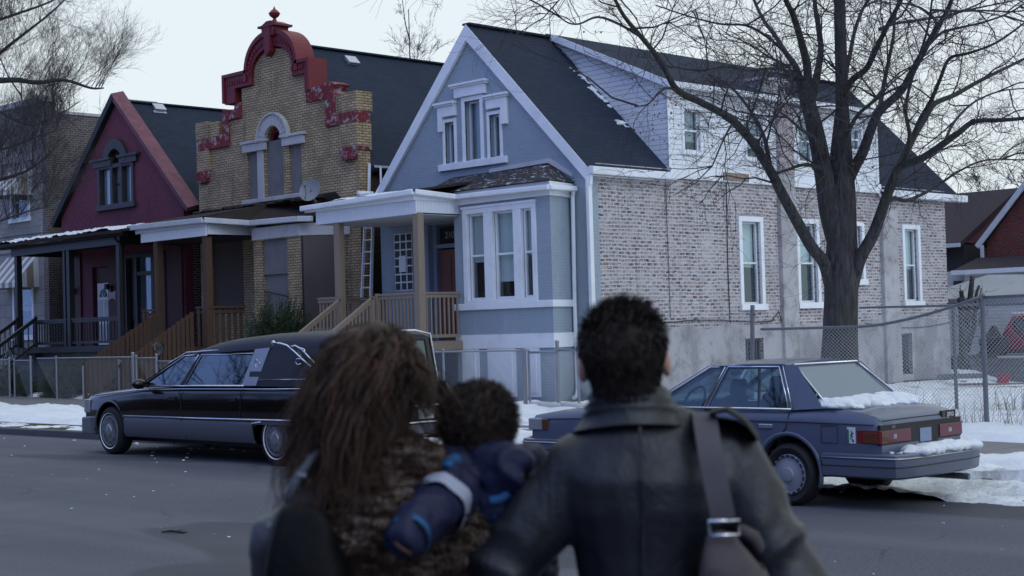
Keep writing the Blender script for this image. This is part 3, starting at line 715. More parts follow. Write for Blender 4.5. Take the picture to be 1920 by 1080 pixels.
# ---- bay
BY = 25.2; bx0, bx1, bx2 = -27.48, -24.25, -24.55
bay = [(bx0, BY), (bx1, BY), (bx2, YF+.02), (bx0, YF+.02)]
m = MB(); m.prZ(bay, -.4, 4.86)
cut = WB('y', BY); cut.b(-27.12, -24.74, -.55, .2, 2.42, 4.52)
B = m.build('bay', M['blue'], BH, cuts=cut)
def ring(o, z0, z1):
    return [(bx0-.01, BY-o), (bx1+o, BY-o), (bx2+o*1.1, YF-.001), (bx0-.01, YF-.001)]
m = MB(); m.prZ(ring(.07, 0, 0), 2.21, 2.37); m.build('sill_band', M['white'], B, bevel=.01)
m = MB(); m.prZ(ring(.04, 0, 0), 1.29, 1.62); m.build('water_table', M['white'], B)
# tripartite window
m = WB('y', BY)
for a, b in ((-27.15, -27.0), (-26.42, -26.12), (-25.43, -25.17), (-24.83, -24.70)): m.b(a, b, -.05, .045, 2.37, 4.50)
m.b(-27.15, -24.70, -.05, .05, 4.50, 4.64); m.b(-27.0, -24.83, -.05, .06, 2.37, 2.44); m.b(-27.17, -24.68, -.02, .08, 4.62, 4.68)
W = m.build('window', M['white'], B, bevel=.008); W['label'] = 'white framed triple sash window with pale shades'
for a, b, bl in ((-27.0, -26.42, .56), (-26.12, -25.43, .80), (-25.17, -24.83, .52)):
    s = WB('y', BY); t_ = .05; v0, v1 = 2.44, 4.50; vm = 3.5
    for c, d in ((a, a+t_), (b-t_, b)): s.b(c, d, -.14, -.06, v0, v1)
    s.b(a+t_, b-t_, -.14, -.062, v0, v0+.06); s.b(a+t_, b-t_, -.14, -.062, v1-.05, v1); s.b(a+t_, b-t_, -.14, -.055, vm-.025, vm+.025); s.build('sash', M['white'], W)
    g = WB('y', BY); g.b(a+t_, b-t_, -.115, -.11, v0+.05, v1-.05); g.build('pane', M['glass'], W)
    g = WB('y', BY); g.b(a, b, -.20, -.19, v1-(v1-v0)*bl, v1+.02); g.build('blind', M['blind'], W)
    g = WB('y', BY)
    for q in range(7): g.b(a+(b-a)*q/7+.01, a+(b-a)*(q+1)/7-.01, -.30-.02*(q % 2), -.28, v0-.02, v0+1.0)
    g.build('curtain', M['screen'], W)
# basement panels under the bay
for a, b in ((-27.30, -26.72), (-26.42, -25.48), (-25.12, -24.7)):
    m = WB('y', BY); m.b(a, b, -.01, .03, .16, 1.29); m.b(a+.1, b-.1, .03, .05, .26, 1.18); m.build('basement_panel', M['white'], B)
# bay cornice, gutter and roof
def bring(o): return [(bx0+.1, BY-o), (bx1+o, BY-o), (bx2+o*1.15, YF+.0), (bx0+.1, YF)]
m = MB(); m.prZ(bring(.10), 4.86, 5.06); m.prZ(bring(.05), 4.74, 4.86); co = m.build('cornice', M['white'], B, bevel=.01)
m = MB(); pl = [(bx0+.1, BY-.20, 4.93), (bx1+.18, BY-.20, 4.90), (bx2+.22, YF-.05, 4.93)]
for p, q in zip(pl, pl[1:]): m.beam(p, q, .12, .11)
m.build('gutter', M['white'], B, bevel=.02)
m = MB(); zt = 5.60; zb = 5.07
a0, a1, a2 = (-28.6, BY-.19, zb), (bx1+.14, BY-.19, zb), (bx2+.16, YF, zb+.02)
t0, t1 = (-28.6, YF, zt-.02), (-25.2, YF, zt)
m.add([a0, a1, a2, t1, t0, (-28.6, YF, zb)], [(0, 1, 3, 4), (1, 2, 3), (0, 4, 5), (0, 5, 2, 1), (5, 4, 3, 2)]); m.build('bay_roof', M['tarsnow'], B)
m = WB('y', YF); m.poly([(-27.2, zt-.03), (-25.2, zt+.02), (bx2+.1, 5.22), (bx2+.1, 5.30), (-25.16, zt+.12), (-27.2, zt+.06)], .0, .05); m.build('flashing', M['white_old'], B)
m = MB(); m.tube([(bx2+.22, YF-.12, 4.9), (bx2+.16, YF-.09, 4.75), (bx2+.11, YF-.08, 2.4), (bx2+.12, YF-.08, .3), (bx2+.2, YF-.2, .15), (bx2+.3, YF-.4, .12)], .05, 8); m.build('downspout', M['white'], B)
# ---- porch
PY = 23.83; px0, px1 = -31.2, -27.30; FL = 1.50
P = MB(); P.box(px0, px1+.04, PY-.02, YF-.01, FL-.18, FL)
P = P.build('porch', M['deckwood'], BH); P['label'] = 'raised front porch of bare lumber under a white gutter'
m = MB(); m.box(px0, px1, PY-.03, PY+.02, FL-.22, FL-.03); m.box(px1-.02, px1+.06, PY, BY-.02, FL-.22, FL-.03); m.build('rim_board', M['deckwood'], P)
for x in (px1-.02, -30.32):
    m = MB(); m.box(x-.11, x+.08, PY+.0, PY+.19, -.05 if x > -28 else 0, 4.52); m.build('post', M['deckwood'], P, bevel=.01)
# beadboard frieze
def bead():
    k = N('white_beadboard'); c = k.coord(); sp = k.n('ShaderNodeSeparateXYZ'); k.l(c, sp.inputs[0]); fr = k.math('FRACT', k.math('DIVIDE', sp.outputs[0], .085))
    ln = k.ramp(fr, [(0, 1), (.10, 1), (.18, 0), (1, 0)]); k.bump(ln, .6, .01)
    return k.set(k.mix(k.math('MULTIPLY', ln, .45), k.mix(k.noise(k.coord(False), 1, 5), (.60, .63, .68), (.74, .76, .79)), (.28, .31, .37)), .6, 0, .3)
M['bead'] = bead()
m = MB(); m.box(px0+.1, px1+.02, PY-.02, PY+.03, 4.50, 4.86); m.box(px1-.03, px1+.02, PY+.03, BY+.4, 4.50, 4.86); m.build('frieze', M['bead'], P)
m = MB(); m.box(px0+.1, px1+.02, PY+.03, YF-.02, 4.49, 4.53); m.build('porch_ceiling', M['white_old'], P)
def gutter_run(mm, pl, w=.15, h=.13):
    for p, q in zip(pl, pl[1:]): mm.beam(p, q, w, h)
m = MB(); gl = [(px0-.35, PY-.12, 4.93), (px1+.10, PY-.12, 5.00), (px1+.10, BY-.2, 4.93)]
gutter_run(m, gl); m.box(px0-.3, px1+.05, PY-.08, PY-.02, 4.82, 4.96); m.box(px1+.0, px1+.05, PY-.05, BY-.15, 4.82, 4.94); m.build('gutter', M['white'], P, bevel=.025)
m = MB(); slab(m, (px0-.35, PY-.16, 5.0), (px1+.12, PY-.16, 5.06), (px1+.12, YF-.01, 5.42), (px0-.35, YF-.01, 5.40), .06); m.build('porch_roof', M['tar'], P)
m = MB(); m.box(px0-.45, px0+.5, PY+.3, PY+1.5, 5.05, 5.07); m.build('red_flashing', M['redworn'], P)
# door recess
m = WB('y', YF); m.b(-29.6, -28.1, -1.0, -.95, 1.49, 4.45); m.b(-29.6, -29.45, -.95, -.3, 1.49, 4.45); m.b(-28.25, -28.1, -.95, -.3, 1.49, 4.45); m.b(-29.6, -28.1, -1.0, -.3, 4.38, 4.46); m.build('recess', M['blue_side'], BH)
m = WB('y', YF)
for a, b, d in ((-29.62, -29.52, .05), (-29.52, -29.38, -.10), (-28.18, -28.08, .05)): m.b(a, b, -.3, d, 1.5, 4.45)
m.b(-29.38, -28.2, -.2, -.1, 3.84, 3.94); F = m.build('door_frame', M['blue_side'], BH)
m = WB('y', YF); m.b(-29.30, -28.3, -.21, -.15, 1.5, 3.80)
for a, b, c, d in ((-29.18, -28.88, 1.75, 2.5), (-28.74, -28.42, 1.75, 2.5), (-29.18, -28.88, 2.65, 3.6), (-28.74, -28.42, 2.65, 3.6)): m.b(a, b, -.15, -.135, c, d)
D = m.build('door', M['door_orange'], BH, bevel=.006); m = MB(); m.ell((-28.38, YF+.09, 2.45), (.03, .03, .03), 8, 6); m.build('handle', M['metal'], D)
m = WB('y', YF); m.b(-29.30, -28.3, -.2, -.17, 3.96, 4.36); T_ = m.build('transom_light', M['room'], BH)
def text(name, body, size, loc, rot, mat, parent=None, ext=.004, align='CENTER', bold=0):
    cu = bpy.data.curves.new(name, 'FONT'); cu.body = body; cu.size = size; cu.extrude = ext; cu.align_x = align; cu.align_y = 'CENTER'; cu.offset = bold
    o = bpy.data.objects.new(name, cu); COL.objects.link(o); dg = bpy.context.evaluated_depsgraph_get(); dg.update()
    me = bpy.data.meshes.new_from_object(o.evaluated_get(dg)); bpy.data.objects.remove(o)
    o = bpy.data.objects.new(name, me); COL.objects.link(o); me.transform(Matrix.Translation(Vector(loc)) @ rot.to_4x4())
    me.materials.clear(); me.materials.append(mat)
    if parent is not None: me.transform(Matrix.Translation(-origin(parent))); o.parent = parent
    return o
FRONT = Matrix(((1, 0, 0), (0, 0, -1), (0, 1, 0)))      # text facing the street (-Y)
RIGHTF = Matrix(((0, 0, 1), (1, 0, 0), (0, 1, 0)))      # text facing +X
M['numeral'] = plain('grey_numerals', (.30, .33, .30), .5)
text('house_number', '210', .24, (-28.93, YF+.165, 4.16), FRONT, M['numeral'], T_)
# glass block window
m = WB('y', YF); m.b(-30.92, -30.2, -.12, -.02, 2.82, 4.3); G = m.build('glass_block_window', M['screen'], BH)
m = WB('y', YF)
for i in range(4): u = -30.92+.72*i/3; m.b(u-.018, u+.018, -.03, .0, 2.82, 4.3)
for j in range(8): v = 2.82+1.48*j/7; m.b(-30.92, -30.2, -.03, -.003, v-.018, v+.018)
m.b(-30.70, -30.44, -.01, .03, 3.30, 3.72); m.build('glazing_bars', M['white'], G)
# railings and stairs
m_ = M['deckwood']
railing('railing', P, (px1-.02, PY+.2, 0), (px1-.02, BY-.05, 0), FL, FL+1.14, m_)
railing('railing', P, (px1-.1, PY+.06, 0), (-28.85, PY+.06, 0), FL, FL+1.14, m_, post=.10)
railing('railing', P, (-30.2, PY+.06, 0), (px0+.02, PY+.06, 0), FL, FL+1.14, m_)
railing('railing', P, (px0+.05, PY+.1, 0), (px0+.05, YF-.1, 0), FL, FL+1.14, m_)
m = MB(); sx0, sx1 = -30.2, -28.9; n = 8
for i in range(n):
    z = FL*(n-i)/(n+1)-.0; y = PY-.05-.28*i
    m.box(sx0, sx1, y-.29, y, z-.05, z); m.box(sx0+.03, sx1-.03, y-.02, y, z-.2, z-.05)
for x in (sx0, sx1): m.beam((x, PY, FL-.12), (x, PY-.28*n, .05), .05, .28)
ST = m.build('stairs', m_, P)
for x in (sx0+.02, sx1-.02):
    railing('stair_railing', ST, (x, PY-.06, FL), (x, PY-.28*n, .12), -.02, 1.08, m_, post=.09)
# ================================================================== 2. yellow brick house
YH = empty('house', (-36.1, YF, 0), 'yellow brick house with stepped and arched red parapet and boarded windows', 'house')
ym = -36.02
arch = [(-37.02, 9.04), (-37.02, 9.20)] + [(ym-1.0*math.cos(t), 9.18+.98*math.sin(t)**.8) for t in [math.pi*i/24 for i in range(0, 25)]]
arch = [(ym+.98*math.cos(math.pi-math.pi*i/22), 9.12+.84*math.sin(math.pi*i/22)**.72) for i in range(23)]
right_steps = [(-34.45, 9.02), (-34.45, 8.50), (-33.62, 8.50), (-33.62, 8.02), (-33.60, 8.02)]
outl = [(-39.98, -.4), (-32.28, -.4), (-32.28, 7.50), (-32.28, 8.24), (-33.22, 8.24), (-33.22, 7.72), (-33.52, 7.72), (-33.52, 8.32), (-34.46, 8.32), (-34.46, 9.02), (-35.08, 9.02)]
outl += arch[::-1]
outl += [(-36.98, 9.02), (-37.62, 9.02), (-37.62, 8.32), (-38.5, 8.32), (-38.5, 7.72), (-38.85, 7.72), (-38.85, 8.22), (-39.98, 8.22)]
m = WB('y', YF); m.poly(outl, -.40, 0)
cut = WB('y', YF)
for a, b, c, d in ((-37.42, -36.92, 5.72, 7.10), (-35.38, -34.80, 5.72, 7.10), (-39.42, -37.75, 2.5, 4.66)): cut.b(a, b, -.9, .2, c, d)
cut.poly([(-36.52, 5.72), (-35.66, 5.72), (-35.66, 7.31)] + [(-36.05+.36*math.cos(math.pi*i/12), 7.32+.42*math.sin(math.pi*i/12)) for i in range(13)] + [(-36.52, 7.31)], -.9, .2)
FW = m.build('front_wall', M['brick_yellow'], YH, cuts=cut)
# red coping (continuous moulded band over the arch and shoulders)
def band(pts, w, d0, d1, mat, name, parent, extra=None):
    m = WB('y', YF)
    for (p, q) in zip(pts, pts[1:]):
        p = Vector(p); q = Vector(q); d = (q-p).normalized(); n = Vector((-d.y, d.x))*w
        e = d*.0
        m.poly([p-e, q+e, q+e+n, p-e+n], d0, d1)
    if extra: extra(m)
    return m.build(name, mat, parent)
oarch = [(ym+1.22*math.cos(math.pi-math.pi*i/22), 9.16+1.24*math.sin(math.pi*i/22)**.74) for i in range(23)]
iarch = [(ym+1.0*math.cos(math.pi-math.pi*i/22), 9.10+.90*math.sin(math.pi*i/22)**.74) for i in range(23)]
m = WB('y', YF)
m.poly([(-38.36, 9.45), (-37.24, 9.45)] + oarch[1:-1] + [(-34.80, 9.38), (-34.26, 9.38), (-34.26, 8.50), (-34.46, 8.50), (-34.46, 9.02), (-35.04, 9.02)] + iarch[::-1][1:-1] + [(-36.99, 9.04), (-37.84, 9.04), (-37.84, 8.62), (-38.36, 8.62)], -.46, .10)
o1 = m.build('red_coping', M['redtrim'], YH, bevel=.02)
m = WB('y', YF)
m.poly([(-38.42, 9.50), (-37.2, 9.50), (-37.2, 9.40), (-38.32, 9.40), (-38.32, 8.66), (-38.42, 8.66)], -.5, .15)
m.poly([(-34.84, 9.44), (-34.20, 9.44), (-34.20, 8.52), (-34.30, 8.52), (-34.30, 9.34), (-34.84, 9.34)], -.5, .15)
n = 24
oo = [(ym+1.29*math.cos(math.pi-math.pi*i/n), 9.16+1.33*math.sin(math.pi*i/n)**.74) for i in range(n+1)]
ii = [(ym+1.18*math.cos(math.pi-math.pi*i/n), 9.16+1.20*math.sin(math.pi*i/n)**.74) for i in range(n+1)]
for i in range(n): m.poly([ii[i], ii[i+1], oo[i+1], oo[i]], -.5, .15)
m.build('coping_moulding', M['redtrim'], o1)
m = WB('y', YF)
for i in range(1, 22):       # dentil row
    a = iarch[i]; b = oarch[i]; c = (a[0]*.55+b[0]*.45, a[1]*.55+b[1]*.45); m.b(c[0]-.035, c[0]+.035, .1, .13, c[1]-.05, c[1]+.05)
for x in [-38.2+.12*i for i in range(8)] + [-35.0+.12*i for i in range(5)]: m.b(x-.03, x+.03, .1, .13, 9.16, 9.28)
m.build('dentils', M['redtrim'], o1)
m = WB('y', YF); m.poly([(ym-.17, 10.62), (ym+.17, 10.62), (ym+.12, 9.86), (ym-.06, 9.72), (ym-.12, 9.86)], -.40, .22)
m.b(ym-.40, ym+.42, -.4, .24, 10.56, 10.62); m.b(ym-.26, ym+.28, -.35, .20, 10.30, 10.56); m.poly([(ym-.40, 10.62), (ym+.42, 10.62), (ym+.1, 10.74), (ym-.1, 10.74)], -.3, .15)
m.lathe([(.0, 10.72), (.07, 10.72), (.06, 10.80), (.04, 10.83), (.13, 10.90), (.17, 10.98), (.10, 11.06), (.04, 11.10), (.0, 11.20)], (ym, YF+.08, 0), 'z', 14)
m.build('finial', M['redtrim'], o1, smooth=30)
# flaking terracotta steps
for pts in ([(-34.46, 8.60), (-34.46, 8.20), (-33.62, 8.20), (-33.62, 7.42), (-32.26, 7.42), (-32.26, 7.74), (-33.22, 7.74), (-33.22, 8.42), (-33.1, 8.56), (-33.4, 8.66), (-33.9, 8.58)],
            [(-37.62, 8.62), (-37.9, 8.62), (-37.95, 8.45), (-38.55, 8.5), (-38.6, 7.78), (-39.4, 7.72), (-39.98, 7.72), (-39.98, 7.38), (-38.25, 7.38), (-38.25, 8.15), (-37.62, 8.15)]):
    m = WB('y', YF); m.poly(pts, -.44, .07); m.build('terracotta_step', M['redworn'], YH, bevel=.03)
for x0, x1 in ((-33.0, -32.25), (-40.0, -39.30)):
    m = WB('y', YF); m.b(x0, x1, -.46, .10, 6.66, 6.78); m.poly([(x0+.03, 6.66), (x1-.03, 6.66), (x1-.10, 6.42), (x0+.16, 6.40)], -.42, .12); m.build('corbel', M['redworn'], YH, bevel=.02)
    m = WB('y', YF); m.b(x0+.06, x1, -.44, .08, 6.78, 7.42 if x0 > -35 else 7.38); m.build('corner_pier', M['brick_yellow'], YH); m = WB('y', YF); m.b(x0+.1 if x0 > -35 else x0-.02, x1 if x0 > -35 else x1-.1, -.5, .05, 7.74, 8.26); m.build('corner_pier', M['brick_yellow'], YH)
# window surround
m = WB('y', YF)
for a, b in ((-37.55, -36.44), (-35.62, -34.62)): m.b(a, b, -.02, .09, 7.10, 7.34); m.b(a-.06, b+.06, -.02, .13, 7.34, 7.42)
cx, cz = -36.05, 7.32
for i in range(12):
    a0 = math.pi*i/12; a1 = math.pi*(i+.94)/12
    m.poly([(cx-.40*math.cos(a0), cz+.42*math.sin(a0)), (cx-.40*math.cos(a1), cz+.42*math.sin(a1)), (cx-.72*math.cos(a1), cz+.74*math.sin(a1)), (cx-.72*math.cos(a0), cz+.74*math.sin(a0))], -.02, .10)
for i in range(16):
    a0 = math.pi*i/16; a1 = math.pi*(i+1)/16
    m.poly([(cx-.72*math.cos(a0), cz+.74*math.sin(a0)), (cx-.72*math.cos(a1), cz+.74*math.sin(a1)), (cx-.78*math.cos(a1), cz+.80*math.sin(a1)), (cx-.78*math.cos(a0), cz+.80*math.sin(a0))], -.02, .14)
m.b(-37.62, -34.66, -.02, .10, 5.60, 5.72); m.b(-36.9, -36.6, -.02, .03, 5.72, 7.1); m.build('window_surround', M['limestone'], YH, bevel=.012)
for a, b, c, d in ((-37.42, -36.92, 5.72, 7.10), (-36.52, -35.66, 5.72, 7.34), (-35.38, -34.80, 5.72, 7.10)):
    m = WB('y', YF); m.b(a, b, -.10, -.07, c, d); m.build('boarded_window', M['plywood_grey'], YH)
m = WB('y', YF); m.b(-36.5, -35.7, -.25, -.22, 7.3, 7.8); fl = m.build('fanlight', M['screen'], YH)
m = WB('y', YF)
for i in range(10):
    a0 = math.pi*i/10; a1 = math.pi*(i+1)/10
    m.poly([(cx-.25*math.cos(a0), cz+.27*math.sin(a0)), (cx-.25*math.cos(a1), cz+.27*math.sin(a1)), (cx-.37*math.cos(a1), cz+.41*math.sin(a1)), (cx-.37*math.cos(a0), cz+.41*math.sin(a0))], -.18, -.10)
m.build('fanlight_frame', M['redtrim'], fl)
# body, side wall, roof
m = MB(); m.box(-39.9, -32.34, YF+.40, 41, -.4, 6.36); m.prY([(-39.9, 6.36), (-32.34, 6.36), (-36.1, 9.95)], 40.7, 41); m.build('side_wall', M['brick_brown'], YH)
R2 = gable_roof(YH, -39.9, -32.34, -36.1, 6.42, 10.17, YF+.41, 41.1, eave=.25)
q = roofhit(658, 117, -36.1, 10.17, -32.34, 6.42); vent(R2, q.x, q.y, q.z, .99)
m = MB(); m.box(-40.80, -39.95, 31, 33, 0, 6.0); m.build('rear_extension', M['white'], YH)
m = MB(); m.box(-32.30, -32.12, YF+.42, 41, 6.14, 6.26); m.build('gutter', M['white_old'], YH)
m = MB(); m.tube([(-32.2, YF+.3, 6.3), (-32.22, YF+.25, 5.2), (-31.9, YF+.1, 4.95), (-31.75, YF, 4.85)], .045, 7); m.build('downspout', M['white'], YH); m = MB(); m.tube([(-32.1, YF+.6, 6.2), (-31.98, YF+.5, 5.4), (-31.8, YF+.4, 5.1)], .03, 6); m.build('downspout', M['white'], YH)
# bay
BYy = 25.2; c0, c1, c2 = -35.80, -33.62, -32.75
m = MB(); m.prZ([(c0, BYy), (c1, BYy), (c2, YF-.01), (c0, YF-.01)], -.3, 4.42)
cut = MB(); cut.box(-35.42, -34.22, BYy-.2, BYy+.4, 2.3, 4.40)
Bb = m.build('bay', M['brick_yellow'], YH, cuts=cut)
def br2(o, z0, z1): return [(c0-.01, BYy-o), (c1+o*.4, BYy-o), (c2+o, YF-.02), (c0-.01, YF-.02)]
m = MB(); m.prZ(br2(.05, 0, 0), 4.42, 4.76); m.build('lintel_band', M['limestone'], Bb, bevel=.012)
m = MB(); m.prZ(br2(.07, 0, 0), 1.75, 1.92); m.prZ(br2(.03, 0, 0), .1, 1.75); m.build('stone_base', M['limestone'], Bb)
m = WB('y', BYy); m.b(-35.42, -34.22, -.12, -.08, 3.50, 4.40); m.build('boarded_window', M['plywood_grey'], Bb)
m = WB('y', BYy); m.b(-35.42, -34.22, -.17, -.13, 2.3, 3.47); m.b(-35.42, -34.22, -.10, -.06, 3.44, 3.50); bo = m.build('boarded_window', M['plywood_grey'], Bb)
p = V(-35.38, BYy+.05, 2.98); m = MB(); m.beam(p, (-34.26, BYy+.05, 2.80), .025, .03); m.build('cable', M['black_trim'], bo)
dd = (V(c2, YF-.01, 0)-V(c1, BYy, 0)).normalized(); nn = V(dd.y, -dd.x, 0)
def onbay(t0, t1, z0, z1, off0, off1, nm, mt, par):
    a = V(c1, BYy, 0)+dd*t0; b = V(c1, BYy, 0)+dd*t1; m = MB()
    m.prZ([tuple((a+nn*off0).xy), tuple((b+nn*off0).xy), tuple((b+nn*off1).xy), tuple((a+nn*off1).xy)], z0, z1); return m.build(nm, mt, par)
onbay(.07, 1.15, 1.95, 4.40, .004, .03, 'boarded_window', M['plywood_brown'], Bb)
onbay(.02, .07, 1.95, 4.42, .0, .025, 'frame', M['black_trim'], Bb)
# porch
Q = MB(); Q.box(-39.75, -36.25, 23.95, YF-.01, 1.32, 1.50); Q = Q.build('porch', M['brownwood'], YH); Q['label'] = 'raised porch of brown stained lumber'
for x in (-38.88, -36.36):
    m = MB(); m.box(x-.10, x+.10, 23.95, 24.15, -.05, 4.62); m.build('post', M['brownwood'], Q, bevel=.01)
m = MB(); m.box(-39.55, -36.20, 23.90, 23.96, 4.56, 4.90); m.box(-36.25, -36.2, 23.97, BYy+.4, 4.56, 4.88); m.build('frieze', M['bead'], Q)
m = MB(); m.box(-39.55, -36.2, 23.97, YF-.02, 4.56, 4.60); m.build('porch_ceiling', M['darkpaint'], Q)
m = MB(); gutter_run(m, [(-40.0, 23.82, 5.02), (-36.15, 23.82, 4.98), (-35.7, BYy-.16, 4.90), (c1+.1, BYy-.16, 4.86), (-33.1, BYy+.02, 4.84)], .14, .15); m.box(-39.8, -36.2, 23.86, 23.90, 4.82, 5.0); m.build('gutter', M['white_old'], Q, bevel=.02)
m = MB(); slab(m, (-40.1, 23.78, 5.08), (-36.1, 23.78, 5.08), (-36.1, YF-.01, 5.54), (-39.0, YF-.01, 5.54), .06)
m.add([(-36.1, 23.78, 5.04), (-35.7, BYy-.22, 4.96), (c1+.12, BYy-.22, 4.93), (-32.4, YF-.01, 4.93), (-33.3, YF-.01, 5.62), (-36.1, YF-.01, 5.56)], [(0, 1, 2, 3, 4, 5)])
for i in range(26):
    x = random.uniform(-39.6, -33.6); m.ell((x, YF-.25, 5.5+random.uniform(-.05, .02)), (.25, .25, .07), 7, 4)
m.build('porch_roof', M['tar_brown'], Q)
m = WB('y', YF); m.b(-39.42, -37.75, -.14, -.1, 2.5, 4.66); m.b(-39.42, -37.75, -.10, -.09, 2.92, 2.94); m.build('boarded_window', M['plywood_brown'], YH)
bwm = M['brownwood']
def picket(name, parent, p, q, z0, z1, mat, step=.2, wd=.11):
    m = MB(); p = Vector(p); q = Vector(q); n = max(2, int((q-p).length/step)); up = V(0, 0, 1); hc = MB(); hc.beam(p+up*(z1+.01), q+up*(z1+.01), .12, .05)
    m.beam(p+up*(z1-.12), q+up*(z1-.12), .04, .09); m.beam(p+up*(z0+.1), q+up*(z0+.1), .04, .09)
    for i in range(n):
        c = p.lerp(q, (i+.5)/n); d = (q-p).normalized(); off = V(-d.y, d.x, 0).normalized()*.035
        m.beam(c+up*z0+off, c+up*(z1-.03)+off, wd, .02, up=(d.y, -d.x, 0))
    o = m.build(name, mat, parent)
    if parent.parent is None or parent.parent.parent is None: hc.build('handrail', M['deckwood'] if 'stair' in name else mat, o if parent.parent and parent.parent.parent is None and parent.name.startswith('porch') else parent)
    return o
picket('railing', Q, (-36.30, 24.0, 0), (-36.30, BYy, 0), 1.42, 2.58, bwm)
picket('railing', Q, (-38.8, 24.0, 0), (-39.7, 24.0, 0), 1.42, 2.58, bwm)
picket('railing', Q, (-36.42, 24.03, 0), (-36.9, 24.03, 0), .1, 2.58, bwm)
picket('skirting', Q, (-36.22, 24.1, 0), (-36.22, BYy, 0), .0, 1.42, bwm, .15)
m = MB(); n = 8
for i in range(n):
    z = 1.5*(n-i)/(n+1); y = 23.95-.3*i; m.box(-38.78, -36.98, y-.31, y, z-.05, z); m.box(-38.75, -37.0, y-.02, y, z-.2, z-.05)
ST2 = m.build('stairs', bwm, Q)
for x in (-38.85, -36.90): picket('stair_railing', ST2, (x, 23.9, 1.5), (x, 23.95-.3*n, .1), -.1, 1.05, bwm, .17)
# satellite dish on the porch roof
sd = onY(581, 356, 25.3); sdn = V(.45, -.85, .28).normalized()
so_ = empty('satellite_dish', (sd.x, 25.5, 5.35), 'small grey satellite dish on the edge of the brown porch roof', 'satellite dish')
m = MB(); rings = []; rot = V(0, 0, 1).rotation_difference(sdn)
for j in range(7):
    r_ = .03+.27*j/6; rings.append([sd+rot @ V(r_*math.cos(2*math.pi*i/24), r_*1.08*math.sin(2*math.pi*i/24), -.07+.9*r_*r_) for i in range(24)])
rings2 = [[q-sdn*.012 for q in r_] for r_ in rings[::-1]]
m.loft(rings+rings2, True, False); M['dish'] = plain('dish_grey', (.20, .21, .235), .5, .1, 3); m.build('reflector', M['dish'], so_, smooth=40)
m = MB(); m.tube([sd-sdn*.06, sd-sdn*.15+V(0, 0, -.1), V(sd.x, 25.5, 5.3)], .025, 7); m.build('mast', M['metal_dk'], so_)
m = MB(); m.tube([sd+rot @ V(0, -.26, 0), sd+sdn*.28+V(.02, 0, -.22), sd+sdn*.34], .014, 5); m.ell(sd+sdn*.34, (.04, .04, .05), 8, 6); m.build('feed_arm', M['metal_dk'], so_)
# white ladder leaning in the gap
la = empty('ladder', (-31.75, YF+.2, 0), 'white aluminium ladder leaning in the gap beside the blue house', 'ladder')
m = MB(); 
pa, pb = V(-31.85, 25.7, 1.2), V(-31.98, 26.15, 5.0); pc, pd = V(-31.45, 25.7, 1.2), V(-31.66, 26.15, 5.0)
for p, q in ((pa, pb), (pc, pd)): m.beam(p, q, .035, .08)
m.build('side_rail', M['white'], la)
m = MB()
for i in range(12): t_ = (i+.5)/12; m.tube([pa.lerp(pb, t_), pc.lerp(pd, t_)], .016, 6)
m.build('rung', M['white'], la)
m = MB(); m.box(-32.1, -31.3, 25.55, 25.9, 0, 1.2); tag(m.build('crate', M['brownwood']), 'low brown wooden box in the gap under the ladder', 'box')

# ================================================================== 3. maroon house
MH = empty('house', (-44.7, YF, 0), 'maroon painted brick gabled house with dark green porch', 'house')
a0, a1, am, ae, ar = -48.45, -40.85, -44.72, 5.95, 9.45
m = WB('y', YF); m.poly([(a0, -.4), (a1, -.4), (a1, ae), (am, ar), (a0, ae)], -.3, 0)
cut = WB('y', YF); cut.poly([(-45.78, 6.2), (-43.72, 6.2), (-43.72, 7.5)] + [(-44.74+.5*math.cos(t_), 7.52+.5*math.sin(t_)) for t_ in [math.pi*i/12 for i in range(13)]] + [(-45.78, 7.5)], -.9, .2)
cut.b(-46.45, -45.45, -.9, .2, 1.6, 4.2); cut.b(-44.4, -41.95, -.9, .2, 2.0, 4.5)
m.build('front_wall', M['maroon'], MH, cuts=cut)
m = MB(); m.box(a0, a1, YF+.3, 40, -.4, ae); m.prY([(a0, ae), (a1, ae), (am, ar)], 39.7, 40); m.build('side_wall', M['brick_dark'], MH)
R3 = gable_roof(MH, a0, a1, am, ae+.02, ar+.12, YF+.30, 40.1, eave=.2); q = roofhit(297, 205, am, ar+.12, a1, ae+.02); vent(R3, q.x, q.y, q.z, .9)
M['redshingle'] = plain('faded_dark_red_boards', (.17, .065, .085), .75, .5, 5, bump=.3, dirt=.5)
m = MB(); k3 = (ar-ae)/(a1-am)
slab(m, (am-.02, YF-.16, ar+.34), (a1+.45, YF-.16, ae-.22), (a1+.45, YF+.30, ae-.10), (am-.02, YF+.30, ar+.46), .16); m.build('gable_cap', M['redshingle'], MH)
m = MB(); slab(m, (am, YF-.18, ar+.32), (a0-.45, YF-.18, ae-.12), (a0-.45, YF+.30, ae-.12), (am, YF+.30, ar+.40), .18); m.build('gable_cap', M['greenblack'], MH)
m = MB(); m.box(a1-.02, a1+.3, YF+.32, YF+1.0, 4.9, 5.75); m.build('downspout_head', M['tar_brown'], MH)
q = onX(258, 196, -45.2); m = MB(); m.box(-45.6, -44.9, q.y-.5, q.y+.5, 8.5, q.z); m.box(-45.65, -44.85, q.y-.55, q.y+.55, q.z, q.z+.09); m.build('chimney', M['limestone'], R3)
